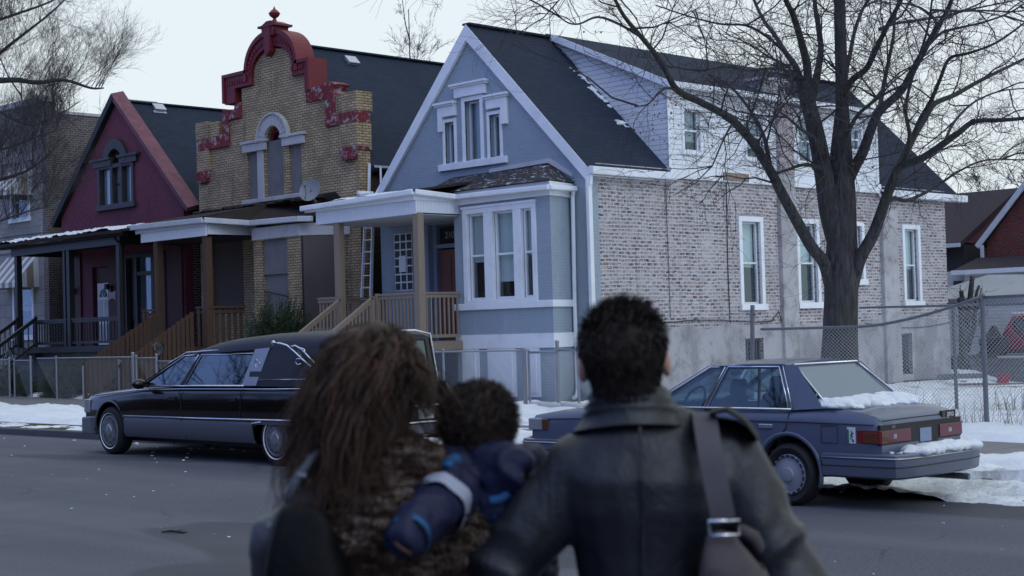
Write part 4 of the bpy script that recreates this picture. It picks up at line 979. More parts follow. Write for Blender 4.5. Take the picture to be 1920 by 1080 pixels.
# upper window
dk = M['darkpaint']
m = WB('y', YF)
for u in (-45.84, -45.02, -44.42, -43.72): m.b(u-.07, u+.07, -.12, .06, 6.2, 7.5)
m.b(-45.9, -43.65, -.12, .05, 7.38, 7.52); m.b(-45.98, -43.55, -.02, .12, 6.02, 6.2); m.b(-46.1, -44.98, -.02, .10, 7.46, 7.70); m.b(-44.45, -43.4, -.02, .10, 7.46, 7.70); m.b(-46.25, -44.95, -.02, .16, 7.66, 7.74); m.b(-44.5, -43.25, -.02, .16, 7.66, 7.74)
for i in range(12):
    t0 = math.pi*i/12; t1 = math.pi*(i+1)/12
    m.poly([(-44.73-.46*math.cos(t0), 7.5+.48*math.sin(t0)), (-44.73-.46*math.cos(t1), 7.5+.48*math.sin(t1)), (-44.73-.74*math.cos(t1), 7.55+.76*math.sin(t1)), (-44.73-.74*math.cos(t0), 7.55+.76*math.sin(t0))], -.02, .11)
Wm = m.build('window', dk, MH, bevel=.01); Wm['label'] = 'dark framed window with arched hood'
m = WB('y', YF); m.b(-45.79, -43.71, -.10, -.09, 6.2, 7.5); m.poly([(-44.74+.5*math.cos(t_), 7.5+.52*math.sin(t_)) for t_ in [math.pi*i/12 for i in range(13)]], -.10, -.09); m.build('pane', M['glass'], Wm)
m = WB('y', YF); m.b(-45.8, -43.7, -.15, -.14, 6.2, 7.45); m.build('curtain', M['blind_dim'], Wm)
m = WB('y', YF); m.b(-44.96, -44.48, -.16, -.10, 6.82, 6.87); m.build('meeting_rail', dk, Wm)
# ground floor under the porch
for a, b in ((-48.1, -47.15), (-45.35, -44.65), (-41.75, -40.95)): m = WB('y', YF); m.b(a, b, -.02, .06, 1.6, 4.7); m.build('pilaster', M['redbrownpaint'], MH)
m = WB('y', YF); m.b(-46.42, -45.48, -.20, -.14, 1.6, 4.18); m.b(-46.42, -45.48, -.14, -.1, 3.70, 4.18); F3 = m.build('door_surround', M['redbrownpaint'], MH)
m = WB('y', YF); m.b(-46.30, -45.52, -.14, -.09, 1.62, 3.66); D3 = m.build('door', M['white'], MH, bevel=.005)
m = WB('y', YF)
for a, b in ((-46.22, -45.95), (-45.87, -45.6)): m.b(a, b, -.09, -.08, 1.75, 2.3); m.b(a, b, -.09, -.08, 2.4, 3.1)
m.build('panel', M['white_old'], D3)
m = WB('y', YF); m.poly([(-45.91+.24*math.cos(t_), 3.2+.26*math.sin(t_)) for t_ in [math.pi*i/10 for i in range(11)]], -.09, -.075); f3 = m.build('fanlight', M['screen'], D3)
m = WB('y', YF)
for t_ in (.25, .5, .75): c_, s_ = math.cos(math.pi*t_), math.sin(math.pi*t_); m.poly([(-45.91+.05*c_-.01, 3.2), (-45.91+.05*c_+.01, 3.2), (-45.91+.23*c_+.01, 3.2+.24*s_), (-45.91+.23*c_-.01, 3.2+.24*s_)], -.075, -.07)
m.build('muntin', M['white'], f3)
for x in (-47.55, -45.15):
    m = WB('y', YF); m.b(x-.05, x+.05, .06, .10, 3.35, 3.55); m.b(x-.015, x+.015, .1, .2, 3.5, 3.54); m.poly([(x-.09, 3.42), (x+.09, 3.42), (x+.05, 3.6), (x-.05, 3.6)], .16, .28); m.build('wall_lamp', M['black_trim'], MH)
m = WB('y', YF); m.poly([(-45.3, 3.05), (-45.15, 3.12), (-45.0, 3.12), (-44.85, 3.05), (-44.88, 3.2), (-44.84, 3.38), (-45.0, 3.33), (-45.15, 3.33), (-45.3, 3.38), (-45.27, 3.2)], .065, .08); m.build('house_plaque', M['limestone'], MH)
m = WB('y', YF)
for a, b in ((-44.4, -44.25), (-43.75, -43.6), (-42.75, -42.6), (-42.1, -41.95)): m.b(a, b, -.1, .04, 2.0, 4.5)
m.b(-43.6, -42.75, -.1, .03, 3.8, 3.92); m.b(-44.4, -41.95, -.1, .045, 4.38, 4.5); m.b(-44.45, -41.9, -.1, .08, 1.9, 2.02); W3 = m.build('window', dk, MH)
m = WB('y', YF); m.b(-44.3, -42.0, -.14, -.13, 2.0, 4.4); m.build('pane', M['glass'], W3)
m = WB('y', YF)
for i in range(26): u = -44.35+.09*i; m.b(u, u+.07, -.24-.03*(i % 2), -.22, 2.0 if i % 9 else 2.4, 4.4)
m.build('curtain', M['blind_dim'], W3)
# porch
g_ = M['greenblack']
PP = MB(); PP.box(-47.9, -40.75, 23.95, YF-.01, 1.42, 1.60); PP.box(-47.8, -40.85, 24.1, YF-.02, -.1, 1.42); PP = PP.build('porch', g_, MH); PP['label'] = 'deep dark green painted porch'
for x in (-47.42, -44.25, -44.0, -41.0):
    m = MB(); w_ = .09 if x not in (-44.25,) else .06; m.box(x-w_, x+w_, 23.97, 23.97+2*w_, 1.6, 4.62); m.build('post', g_, PP)
m = MB(); m.box(-47.65, -40.8, 23.93, 24.05, 4.60, 4.86); m.box(-40.9, -40.8, 24.05, YF-.02, 4.60, 4.86); m.box(-47.65, -47.55, 24.05, YF-.02, 4.60, 4.86); m.build('beam', g_, PP)
m = MB(); m.box(-47.6, -40.9, 24.05, YF-.02, 4.80, 4.84); m.build('porch_ceiling', g_, PP)
m = MB(); gutter_run(m, [(-48.45, 23.68, 4.92), (-45, 23.68, 4.97), (-40.2, 23.68, 4.95)], .12, .10); m.box(-48.2, -40.3, 23.72, 23.95, 4.84, 4.90)
m.tube([(-40.85, 23.72, 4.9), (-40.75, 23.8, 4.72), (-40.72, 23.92, 4.6), (-40.72, 23.95, 1.0)], .045, 7); m.build('gutter', M['tar_brown'], PP)
m = MB(); slab(m, (-48.5, 23.66, 5.0), (-39.9, 23.66, 5.0), (-39.9, YF-.01, 5.45), (-48.5, YF-.01, 5.45), .07); m.build('porch_roof', M['tar'], PP)
railing('railing', PP, (-44.0, 24.03, 0), (-40.95, 24.03, 0), 1.6, 2.45, g_, step=.17, bal=.03)
railing('railing', PP, (-46.1, 24.03, 0), (-44.05, 24.03, 0), 1.6, 2.45, g_, step=.17, bal=.03)
m = MB(); n = 8
for i in range(n):
    z = 1.6*(n-i)/(n+1); y = 23.95-.28*i; m.box(-47.3, -46.15, y-.29, y, z-.05, z); m.box(-47.28, -46.17, y-.02, y, z-.2, z-.05)
S3 = m.build('stairs', g_, PP)
for x in (-47.35, -46.1): railing('stair_railing', S3, (x, 23.95, 1.6), (x, 23.95-.28*n, .12), 0, .95, g_, step=.2, bal=.03, post=.09)
def roofsnow(name, x0, x1, y0, y1, zf, th=.03, seed=0, lab=None):
    nu = int((x1-x0)/.08); nv = max(3, int((y1-y0)/.06)); vs = []; hs = []
    for j in range(nv+1):
        for i in range(nu+1):
            x = x0+(x1-x0)*i/nu; y = y0+(y1-y0)*j/nv; h = th*(.55+1.6*fbm((x, y*2, seed), 1.1, seed)+.6*nz((x, y, seed), 6))*edge(x, x0, x1, .3) - .008
            hs.append(h); vs.append((x, y, zf(x, y)+max(h, -.02)))
    fs = [q for j in range(nv) for i in range(nu) for q in [(j*(nu+1)+i, j*(nu+1)+i+1, (j+1)*(nu+1)+i+1, (j+1)*(nu+1)+i)] if max(hs[k] for k in q) > 0]
    m = MB(); m.add(vs, fs); o = m.build(name, M['snow'], smooth=True, fixn=False); tag(o, lab, None, None, 'stuff'); return o
roofsnow('roof_snow', -48.2, -40.7, 23.66, 24.9, lambda x, y: 5.0+(y-23.66)*.177, .09, 3)
roofsnow('roof_snow', -30.6, -27.9, 23.75, 24.6, lambda x, y: 5.03+(y-23.67)*.15, .035, 9)
roofsnow('roof_snow', -40.2, -39.0, 26.6, 27.6, lambda x, y: 5.5, .3, 12) if False else None

# ================================================================== 4. greystone
GH = empty('house', (-53, YF, 0), 'flat roofed greystone house with striped awning at the left edge', 'house')
m = WB('y', YF); m.b(-58, -49.75, -.4, 0, -.4, 10.15); 
cut = WB('y', YF); cut.b(-52.05, -50.75, -.9, .2, 6.2, 7.45); cut.b(-52.0, -50.6, -.9, .2, 2.0, 4.3)
m.build('front_wall', M['greystone'], GH, cuts=cut)
m = MB(); m.box(-49.75, -49.42, YF, YF+.4, -.4, 10.2); m.box(-58, -49.44, YF+.4, 44, -.4, 9.75); M['brick_grey'] = brick('grey_brown_common_brick', (.15, .12, .11), (.08, .07, .068), (.26, .24, .23), .21, .078, .013); m.build('side_wall', M['brick_grey'], GH)
m = MB(); m.box(-58.1, -49.36, YF-.12, YF+.45, 10.15, 10.35); m.box(-58, -49.4, YF+.46, 44.1, 9.75, 9.85); m.build('coping', M['limestone'], GH)
window(GH, 'y', YF, -52.0, -50.8, 6.2, 7.4, 'white', case=.14, sill=.14, blind=.4, bmat='blind_dim', low='screen')
w_ = window(GH, 'y', YF, -51.95, -50.65, 2.0, 4.25, 'white', case=.14, sill=.14, blind=.6, bmat='blind_dim', low='screen')
def stripes(name='striped_awning_fabric'):
    k = N(name); c = k.coord(); sp = k.n('ShaderNodeSeparateXYZ'); k.l(c, sp.inputs[0]); fr = k.math('FRACT', k.math('DIVIDE', sp.outputs[0], .52))
    return k.set(k.ramp(fr, [(0, (.52, .54, .57)), (.48, (.52, .54, .57)), (.52, (.24, .20, .16)), (1, (.24, .20, .16))]), .7, 0, .3)
M['stripes'] = stripes()
for (u0, u1, z0, z1) in ((-52.5, -50.1, 3.70, 4.85), (-52.3, -50.4, 6.95, 7.95)):
    m = MB(); yo = YF-.85
    m.add([(u0+.05, YF, z1), (u1-.05, YF, z1), (u1, yo, z0+.18), (u0, yo, z0+.18), (u1, yo, z0), (u0, yo, z0)], [(0, 1, 2, 3), (3, 2, 4, 5)])
    m.add([(u0+.05, YF, z1), (u0, yo, z0+.18), (u0, yo, z0), (u0, YF, z0)], [(0, 1, 2, 3)]); m.add([(u1-.05, YF, z1), (u1, YF, z0), (u1, yo, z0), (u1, yo, z0+.18)], [(0, 1, 2, 3)])
    m.build('awning', M['stripes'], GH, fixn=False)
m = WB('y', YF); 
for z in (5.0, 5.6, 8.2): m.b(-58, -49.76, 0, .05, z, z+.12)
m.build('string_course', M['greystone'], GH)
m = MB()
for i in range(7): m.box(-55.5, -53.4, 23.7-.3*i, YF if i == 0 else 24.0-.3*i, -.1, 1.25-.17*i)
m.build('front_steps', M['greystone'], GH)
# more of the row, beyond the left edge of the photograph
EH = empty('house', (-63, YF, 0), 'plain dark brick house beyond the greystone', 'house') if False else None
# ================================================================== fences
M['wire'] = plain('galvanised_wire', (.42, .44, .48), .5, .1, 8, metal=.5)
def chain(mm, A, B, zb, zt, cell=.065, r=.0024, zfn=None):
    """two families of diagonal wires between A and B (points on the ground line)"""
    A = Vector(A); B = Vector(B); d = B-A; L = d.length; d = d/L; H = zt-zb
    n = int((L+H)/cell)
    for fam in (0, 1):
        for i in range(n):
            s0 = i*cell - (H if fam == 0 else 0); a0, a1 = s0, s0+H
            za, zb_ = (0, H) if fam == 0 else (H, 0)
            if fam == 1: a0, a1 = s0-0, s0+H
            # clip to [0, L]
            t0 = max(0, (0-a0)/(a1-a0)); t1 = min(1, (L-a0)/(a1-a0))
            if fam == 1: pass
            if t1-t0 < .02: continue
            p = A+d*(a0+(a1-a0)*t0); q = A+d*(a0+(a1-a0)*t1)
            zp = za+(zb_-za)*t0; zq = za+(zb_-za)*t1
            if zfn:
                sp_, sq_ = (p-A).dot(d)/L, (q-A).dot(d)/L; K = 5
                pts = []
                for k_ in range(K+1):
                    t_ = k_/K; c = p.lerp(q, t_); s_ = (c-A).dot(d)/L; h = (zp+(zq-zp)*t_)/H; lo, hi, of = zfn(s_); pts.append(V(c.x, c.y, lo+(hi-lo)*h)+V(-d.y, d.x, 0)*of*h)
                mm.tube(pts, r, 3, False)
            else: mm.tube([V(p.x, p.y, zb+zp), V(q.x, q.y, zb+zq)], r, 3, False)
    return mm
def fence(label, segs, posts, zg, h, group=None, r=.0019, rail=True, name='chain_link_fence'):
    A = Vector((*segs[0], zg)); f = empty(name, A, label, 'fence', group)
    for a, b in zip(segs, segs[1:]):
        m = MB(); chain(m, (a[0], a[1], 0), (b[0], b[1], 0), zg+.02, zg+h-.02, r=r); m.build('wire_mesh', M['wire'], f, fixn=False)
        if rail: m = MB(); m.tube([(a[0], a[1], zg+h), (b[0], b[1], zg+h)], .021, 8); m.build('top_rail', M['metal'], f, smooth=True)
    for p in posts:
        x, y = p[0], p[1]; pr = p[2] if len(p) > 2 else .028; ph = p[3] if len(p) > 3 else h+.04
        m = MB(); m.tube([(x, y, zg-.15), (x, y, zg+ph)], pr, 8); m.ell((x, y, zg+ph), (pr*1.25, pr*1.25, pr), 8, 6); m.build('post', M['metal'], f, smooth=40)
    return f
FY = 21.6
def fx(px): return onY(px, 700, FY).x
def hz(px, py): return onY(px, py, FY).z
# gate of the greystone / maroon yard
fence('chain link fence at the far left in front of the greystone', [(-50, FY), (fx(18), FY)], [(-47.5, FY), (fx(18), FY, .035)], .12, 1.14)
gt = fence('open chain link gate at the foot of the dark green stairs', [(fx(27), FY), (fx(70), FY-.15)], [(fx(27), FY), (fx(70), FY-.2, .035, 1.22)], .12, 1.12, name='gate')
gt['category'] = 'gate'
fence('chain link fence of the maroon house behind the hearse bonnet', [(fx(70), FY), (fx(250), FY)], [(fx(106), FY), (fx(162), FY-.1, .03, .92), (fx(190), FY+.6, .02, 1.05), (fx(250), FY, .045, 1.26)], .12, 1.17)
fence('chain link garden gate beside the black lamp post', [(fx(256), FY), (fx(294), FY)], [(fx(256), FY, .03, 1.20), (fx(294), FY, .035, 1.22)], .12, 1.14, name='gate')['category'] = 'gate'
fence('chain link fence of the yellow brick house behind the hearse roof', [(fx(294), FY), (-31.5, FY)], [(-37, FY), (-34.2, FY), (-31.5, FY)], .12, 1.05)
FY = 22.7
fence('chain link fence in front of the blue bay window', [(-31.4, FY), (fx(984), FY)], [(-29.2, FY), (fx(832), FY), (fx(984), FY, .045, 1.22)], .08, 1.20)
g2 = fence('small chain link gate below the blue bay with white panels behind', [(fx(992), FY), (fx(1046), FY)], [(fx(992), FY, .025, 1.18), (fx(1046), FY, .04, 1.34)], .10, 1.14, name='gate'); g2['category'] = 'gate'
m = MB(); m.tube([(fx(994), FY-.01, .14), (fx(1044), FY-.01, .14), (fx(1044), FY-.01, 1.22), (fx(994), FY-.01, 1.22), (fx(994), FY-.01, .14)], .018, 7); m.build('gate_frame', M['metal'], g2)
fence('chain link fence to the right of the downspout of the blue house', [(fx(1046), FY), (-20.2, FY)], [(-21.2, FY), (-20.2, FY)], .05, 1.22)
# tall damaged fence round the snowy lot
TY = 19.92
tf = empty('chain_link_fence', (-10.85, TY, .1), 'tall chain link fence with a sagging broken top rail in front of the tree', 'fence')
def prof(s):      # s = 0 at the leaning post (left), 1 at the upright post
    hi = 2.02 if s < .02 else 1.56+.0*s
    t_ = s; top_ = 1.565+(.03 if t_ < .5 else .03+(t_-.5)**1.6*1.15)
    return .1, top_, .0
LX, RX = -14.82, -10.82
m = MB(); chain(m, (LX, TY, 0), (RX, TY, 0), .1, 1.9, .066, .0026, prof); m.build('wire_mesh', M['wire'], tf, fixn=False)
m = MB(); m.tube([(LX+(RX-LX)*s/20, TY-.02, prof(s/20)[1]+.01) for s in range(1, 21)], .022, 8); m.build('bent_rail', M['metal_dk'], tf, smooth=True)
m = MB(); m.tube([onY(1406, 720, TY)+V(0, 0, -1.0), onY(1411, 572, TY)], .035, 8); m.tube([onY(1411, 588, TY), onY(1417, 590, TY)], .02, 6); m.build('post', M['metal_dk'], tf)
m = MB(); m.tube([(RX, TY, -.1), (RX, TY, 1.99)], .036, 8); m.ell((RX, TY, 2.0), (.045, .045, .04), 8, 6); m.build('post', M['metal_dk'], tf)
m = MB(); chain(m, (RX, TY, 0), (-4.5, TY-.4, 0), .1, 1.95, .066, .0026); m.build('wire_mesh', M['wire'], tf, fixn=False)
m = MB(); m.tube([(RX, TY, 1.97), (-7.4, TY-.2, 1.99), (-4.5, TY-.4, 1.99)], .022, 8); m.build('top_rail', M['metal_dk'], tf, smooth=True)
for x in (-7.6, -4.5):
    m = MB(); m.tube([(x, TY-.22, -.1), (x, TY-.22, 2.0)], .036, 8); m.build('post', M['metal_dk'], tf)
m = MB(); chain(m, (-19.5, TY+.1, 0), (LX, TY, 0), .1, 1.7, .066, .0026, lambda s: (.1, 1.2+.75*s, 0)); m.build('wire_mesh', M['wire'], tf, fixn=False)
BYF = 24.0
bf = empty('chain_link_fence', (-13.6, BYF, 0), 'second tall chain link fence further back across the snowy lot', 'fence')
pA = onY(1612, 577, BYF); pB = onY(1787, 575, BYF)
m = MB(); m.tube([(pA.x, BYF, pA.z), (pB.x, BYF, pB.z+.02), (-4, BYF, 1.9)], .02, 8); m.build('top_rail', M['metal_dk'], bf, smooth=True)
for x in (pB.x, -9.4, -5):
    m = MB(); m.tube([(x, BYF, -.2), (x, BYF, pB.z+.03)], .032, 8); m.build('post', M['metal_dk'], bf)
m = MB(); chain(m, (pA.x, BYF, 0), (-5, BYF, 0), .02, 1.82, .066, .0026); m.build('wire_mesh', M['wire'], bf, fixn=False)
# dry weeds at the fence foot
m = MB()
for i in range(900):
    x = random.uniform(-13, -3.5); y = random.choice([TY+random.gauss(.05, .18), BYF+random.gauss(0, .3)]); z = gz(x, y)
    h = random.uniform(.12, .55)*(1 if random.random() > .1 else 1.7); a = random.uniform(-.4, .4)*h; b = random.uniform(-.3, .3)*h
    m.tube([(x, y, z), (x+a*.4, y+b*.4, z+h*.6), (x+a, y+b, z+h)], [.004, .003, .001], 3, False)
M['drygrass'] = plain('dry_weed_stems', (.16, .12, .085), .9, .4, 3)
tag(m.build('dry_weeds', M['drygrass'], fixn=False), kind='stuff')
m = MB()
for i in range(2600):
    x = random.uniform(-39.6, -31.6) if random.random() < .6 else random.uniform(-48, -40); y = random.uniform(23.4, 24.4) if x > -38.6 else random.uniform(23.3, 24.0); z = gz(x, y); h = random.uniform(.08, .35)
    m.tube([(x, y, z-.03), (x+random.uniform(-.1, .1), y+random.uniform(-.1, .1), z+h)], [.006, .001], 3, False)
M['grassgreen'] = plain('winter_grass', (.06, .065, .03), .9, .5, 2)
tag(m.build('grass', M['grassgreen'], fixn=False), kind='stuff')
# stone slab on the snow before the gate
m = MB(); q0 = onZ(1005, 758, .18); q1 = onZ(1098, 768, .18)
m.beam(q0+V(0, 0, .0), q0.lerp(q1, .65), .34, .12); m.beam(q0.lerp(q1, .6)+V(0, .03, .03), q1, .26, .16)
top(m.build('stone_slab', M['limestone'], bevel=.04), 'broken pale stone kerb piece lying on the snow by the small gate', 'stone slab')
# black garden lamp posts
def lamp(x, y, z0, H, label):
    f = empty('lamp_post', (x, y, z0), label, 'lamp post', 'black garden lamp posts')
    m = MB(); m.tube([(x, y, z0), (x, y, z0+H)], .035, 10); m.lathe([(.06, 0), (.06, .05), (.035, .09)], (x, y, z0), 'z', 12); m.build('pole', M['black_trim'], f)
    m = MB(); t0 = z0+H
    m.lathe([(.04, 0), (.09, .03), (.085, .05)], (x, y, t0), 'z', 6); m.lathe([(.18, .28), (.12, .34), (.03, .40), (.015, .46), (.0, .47)], (x, y, t0), 'z', 6)
    for k in range(6): a = math.pi*k/3; m.beam((x+.085*math.cos(a), y+.085*math.sin(a), t0+.04), (x+.15*math.cos(a), y+.15*math.sin(a), t0+.29), .012)
    m.build('lantern', M['black_trim'], f)
    m = MB(); m.lathe([(.075, .05), (.135, .28)], (x, y, t0), 'z', 6); m.build('glass_panel', M['glass'], f)
lp = onY(297, 650, 21.9); lamp(lp.x, 21.9, .08, 1.20, 'black garden lamp post beside the brown stair railing')
lp = onY(17, 650, 21.9); lamp(lp.x, 21.9, .08, 1.10, 'black garden lamp post at the far left before the green stairs')

# ================================================================== evergreen bushes
M['needle'] = plain('dark_green_needles', (.030, .066, .024), .8, .5, 4)
M['bark_thin'] = plain('brown_twig_bark', (.05, .035, .028), .9, .3, 8)
def bush(label, x, y, z0, rx, rz, n, name='evergreen_bush', seed=1, snow=0):
    rnd = random.Random(seed); f = empty(name, (x, y, z0), label, 'bush'); n = int(n*1.5)
    m = MB(); st = MB()
    for i in range(n):
        th = rnd.uniform(0, 2*math.pi); el = rnd.uniform(-.15, 1.35); L = rnd.uniform(.7, 1.08)
        d = V(math.cos(th)*math.cos(el)*rx, math.sin(th)*math.cos(el)*rx, math.sin(el)*rz)*L
        base = V(x, y, z0+rz*.25)+V(d.x*.15, d.y*.15, 0); tip = V(x, y, z0+rz*.18)+d
        if tip.z < z0+.05: tip.z = z0+.05
        st.tube([base, base.lerp(tip, .6)+V(0, 0, -.03), tip], [.012, .007, .003], 3, False)
        for k in range(13):
            t_ = .35+.65*k/12; c = base.lerp(tip, t_)
            for q in range(3):
                v = V(rnd.uniform(-1, 1), rnd.uniform(-1, 1), rnd.uniform(-.4, 1)).normalized()*rnd.uniform(.07, .15) + (tip-base).normalized()*.06
                s_ = v.cross(V(rnd.random(), rnd.random(), rnd.random())).normalized()*.012
                m.add([c-s_, c+s_, c+v], [(0, 1, 2)])
    st.build('branches', M['bark_thin'], f, fixn=False); m.build('needles', M['needle'], f, fixn=False)
    return f
b1 = onY(528, 620, 24.3); bush('round dark green evergreen bush before the yellow brick bay', b1.x, 24.2, .0, 1.25, 2.30, 520, seed=4)
b2 = onY(200, 690, 23.9); bush('low dark green evergreen bush behind the fence left of the hearse', b2.x, 22.7, .0, .9, 1.1, 300, seed=5)
b2 = onY(275, 700, 23.2); bush('dark evergreen bush behind the garden gate near the lamp post', b2.x, 22.9, .0, .7, 1.1, 160, seed=7)
b2 = onY(140, 705, 23.0); bush('dark spreading bush in the middle of the fenced front yard', b2.x, 22.9, .0, .9, .95, 200, seed=8)
b2 = onY(90, 705, 23.9); bush('small dark bush behind the gate at the left', b2.x, 22.8, .0, .8, .8, 160, seed=6)

# ================================================================== far right background
M['maroonroof'] = plain('dark_maroon_shingles', (.030, .021, .027), .9, .25, 6, bump=.3)
M['brick_red'] = brick('red_brick', (.19, .045, .038), (.13, .03, .028), (.15, .10, .09), .22, .08, .012)
DB = 50.0
hb = empty('house', (-29.5, 56, -.4), 'dark maroon roofed frame house behind the blue house', 'house')
m = MB(); m.box(-37, -28.9, 52, 60, -.6, 4.45); m.build('wall', M['darkpaint'], hb)
m = MB(); slab(m, (-28.7, 51.4, 4.45), (-38, 51.4, 4.45), (-38, 56, 6.65), (-28.7, 56, 6.65), .15); slab(m, (-38, 56, 6.65), (-28.7, 56, 6.65), (-28.7, 60.5, 4.45), (-38, 60.5, 4.45), .15); m.build('roof', M['maroonroof'], hb)
m = MB(); m.box(-38, -28.7, 51.35, 51.4, 4.28, 4.43); m.build('eave_board', M['white_old'], hb); m = MB(); m.prX([(52, 4.4), (60, 4.4), (56, 6.5)], -28.95, -28.9); m.build('gable_end', M['redshingle'], hb)
g0 = onY(1845, 455, 52.0); g1 = onY(1925, 350, 52.0)
hg = empty('house', (g0.x+3, 52, -.4), 'red brick gabled house with white bargeboard at the right edge', 'house')
gx0 = g0.x; gzE = g0.z; pitch = (g1.z-g0.z)/(g1.x-g0.x)
pk = gx0+4.0
m = MB(); m.prY([(gx0+.1, -.6), (gx0+7.9, -.6), (gx0+7.9, gzE), (pk, gzE+4*pitch-.1), (gx0+.1, gzE)], 52, 62); m.build('wall', M['brick_red'], hg)
m = MB(); slab(m, (gx0-.2, 51.8, gzE-.1), (pk, 51.8, gzE+4*pitch+.1), (pk, 62, gzE+4*pitch+.1), (gx0-.2, 62, gzE-.1), .12); slab(m, (pk, 51.8, gzE+4*pitch+.1), (gx0+8.2, 51.8, gzE-.1), (gx0+8.2, 62, gzE-.1), (pk, 62, gzE+4*pitch+.1), .12); m.build('roof', M['maroonroof'], hg)
m = MB(); m.beam((gx0-.15, 51.75, gzE-.15), (pk, 51.75, gzE+4*pitch), .06, .20); m.box(gx0, gx0+.1, 51.7, 51.8, .5, gzE-.1); m.build('bargeboard', M['white_old'], hg)
ga = empty('garage', (-26.5, 50.5, -.4), 'low white sided garage with dark maroon roof edge', 'garage')
w0 = onY(1808, 508, 50.2); 
m = MB(); m.box(w0.x, w0.x+7, 50.2, 51.6, -.5, w0.z); m.build('wall', M['siding'], ga)
m = MB(); slab(m, (w0.x-.3, 49.9, w0.z+.02), (w0.x+7.2, 49.9, w0.z+.02), (w0.x+7.2, 51.7, w0.z+.5), (w0.x-.3, 51.7, w0.z+.5), .1); m.build('roof', M['maroonroof'], ga)
m = MB(); m.box(w0.x-.32, w0.x+7.2, 49.82, 49.9, w0.z-.14, w0.z+.02); m.build('gutter', M['white'], ga)
ww = onY(1797, 540, 50.3); m = MB(); m.box(ww.x-1.2, ww.x+.35, 50.25, 51.5, -.5, ww.z+.6); wl = m.build('lean_to', M['white_old'], ga)
m = MB(); m.box(ww.x-.15, ww.x+.2, 50.22, 50.25, ww.z-.25, ww.z+.25); m.build('window', M['screen'], wl)
# grey tarpaulin canopy
M['tarp'] = plain('grey_tarpaulin', (.30, .31, .33), .6, .15, 3, dirt=.2)
t0 = onY(1850, 515, 47.5); tl = onY(1786, 556, 47.0); tb = onY(1786, 562, 46)
ct = empty('canopy_tent', (t0.x, 47, -.4), 'grey tarpaulin canopy tent over the back yard', 'canopy tent')
x0, x1, xm_ = tl.x-1.0, tl.x+5.4, t0.x; ze_ = tl.z-.1; zt_ = t0.z; y0_, y1_ = 45.6, 49.6; ym_ = 47.6
m = MB(); m.add([(x0, y0_, ze_), (x1, y0_, ze_), (x1, y1_, ze_), (x0, y1_, ze_), (xm_, ym_, zt_), (x1-1.4, ym_, zt_-.12), (x0, y0_, ze_-.25), (x1, y0_, ze_-.25), (x1, y1_, ze_-.25), (x0, y1_, ze_-.25)],
                [(0, 1, 5, 4), (1, 2, 5), (2, 3, 4, 5), (3, 0, 4), (0, 6, 7, 1), (1, 7, 8, 2), (2, 8, 9, 3), (3, 9, 6, 0)]); m.build('cover', M['tarp'], ct, fixn=False)
for x in (x0+.05, x1-.05):
    for y in (y0_+.05, y1_-.05): m = MB(); m.tube([(x, y, -.6), (x, y, ze_)], .04, 6); m.build('pole', M['metal'], ct)
# blue tarp gable line
# red van
vp = onY(1876, 590, 44.5); vz = onY(1900, 656, 44.5).z
vn = empty('van', (vp.x+2.4, 45, vz-.45), 'red van parked in the back yard at the right edge', 'van')
M['vanred'] = plain('red_van_paint', (.25, .012, .03), .3, .1, 2, coat=.4)
x0 = vp.x; zt = vp.z; zb = vz-.1
m = MB(); m.loft([[V(x, y, z) for x, z in ((x0+.15+i_, zb), (x0+4.6-i_, zb), (x0+4.6-i_, zt-.1-j_), (x0+4.4-i_, zt-j_), (x0+.35+i_, zt-j_), (x0+.02+i_*.5, zt-.55*(zt-zb)*.9), (x0+i_, zb+.2))] for y, i_, j_ in ((44.5, .05, .06), (44.6, 0, 0), (46.2, 0, 0), (46.3, .05, .06))])
vb = m.build('body', M['vanred'], vn, smooth=35)
h_ = zt-zb
m = MB(); m.box(x0+.45, x0+1.5, 44.47, 44.5, zb+h_*.52, zt-.14); m.box(x0+1.65, x0+4.2, 44.47, 44.5, zb+h_*.52, zt-.14); m.build('window', M['hearseglass'], vn)
m = MB(); m.box(x0+.3, x0+4.5, 44.46, 44.5, zb+.0, zb+.10); m.box(x0+.8, x0+1.7, 44.44, 44.5, zb, zb+.35); m.box(x0+3.2, x0+4.1, 44.44, 44.5, zb, zb+.35); m.build('lower_trim', M['black_trim'], vn)
for x in (x0+1.2, x0+3.6):
    for y in (44.5, 46.1):
        m = MB(); m.lathe([(.0, 0), (.32, 0), (.34, .05), (.34, .17), (.32, .22), (0, .22)], (x, y, vz-.12), 'y', 18); m.build('wheel', M['rubber'], vn)
m = MB(); m.box(x0+.3, x0+4.4, 44.6, 46.2, zt-.01, zt+.06); m.build('roof_snow', M['snow'], vn, bevel=.02)
# block wall with ledge, planks, grill, red bucket
wl = onY(1826, 672, 43.8); wr = onY(1826, 712, 43.8)
M['block'] = brick('grey_concrete_blocks', (.22, .22, .225), (.17, .17, .175), (.12, .12, .12), .40, .20, .012, .2, .9, .3)
bw = empty('block_wall', (wl.x+3, 43.8, -.4), 'low grey concrete block wall in the snow below the red van', 'wall')
m = MB(); m.box(wl.x-.1, wl.x+7, 43.7, 43.9, -.6, wl.z); m.build('blocks', M['block'], bw)
m = MB(); m.box(wl.x+.9, wl.x+7, 43.6, 44.0, wl.z+.0, wl.z+.07); m.build('ledge', M['limestone'], bw, bevel=.01)
m = MB(); m.box(-26, wl.x+6, 43.95, 46.5, -.6, wl.z+.04); tag(m.build('terrace', M['soil']), kind='structure')
gr = onY(1852, 640, 43.9)
gg = empty('barbecue_grill', (gr.x, 44.2, wl.z), 'black covered barbecue grill on the block wall beside the red van', 'grill')
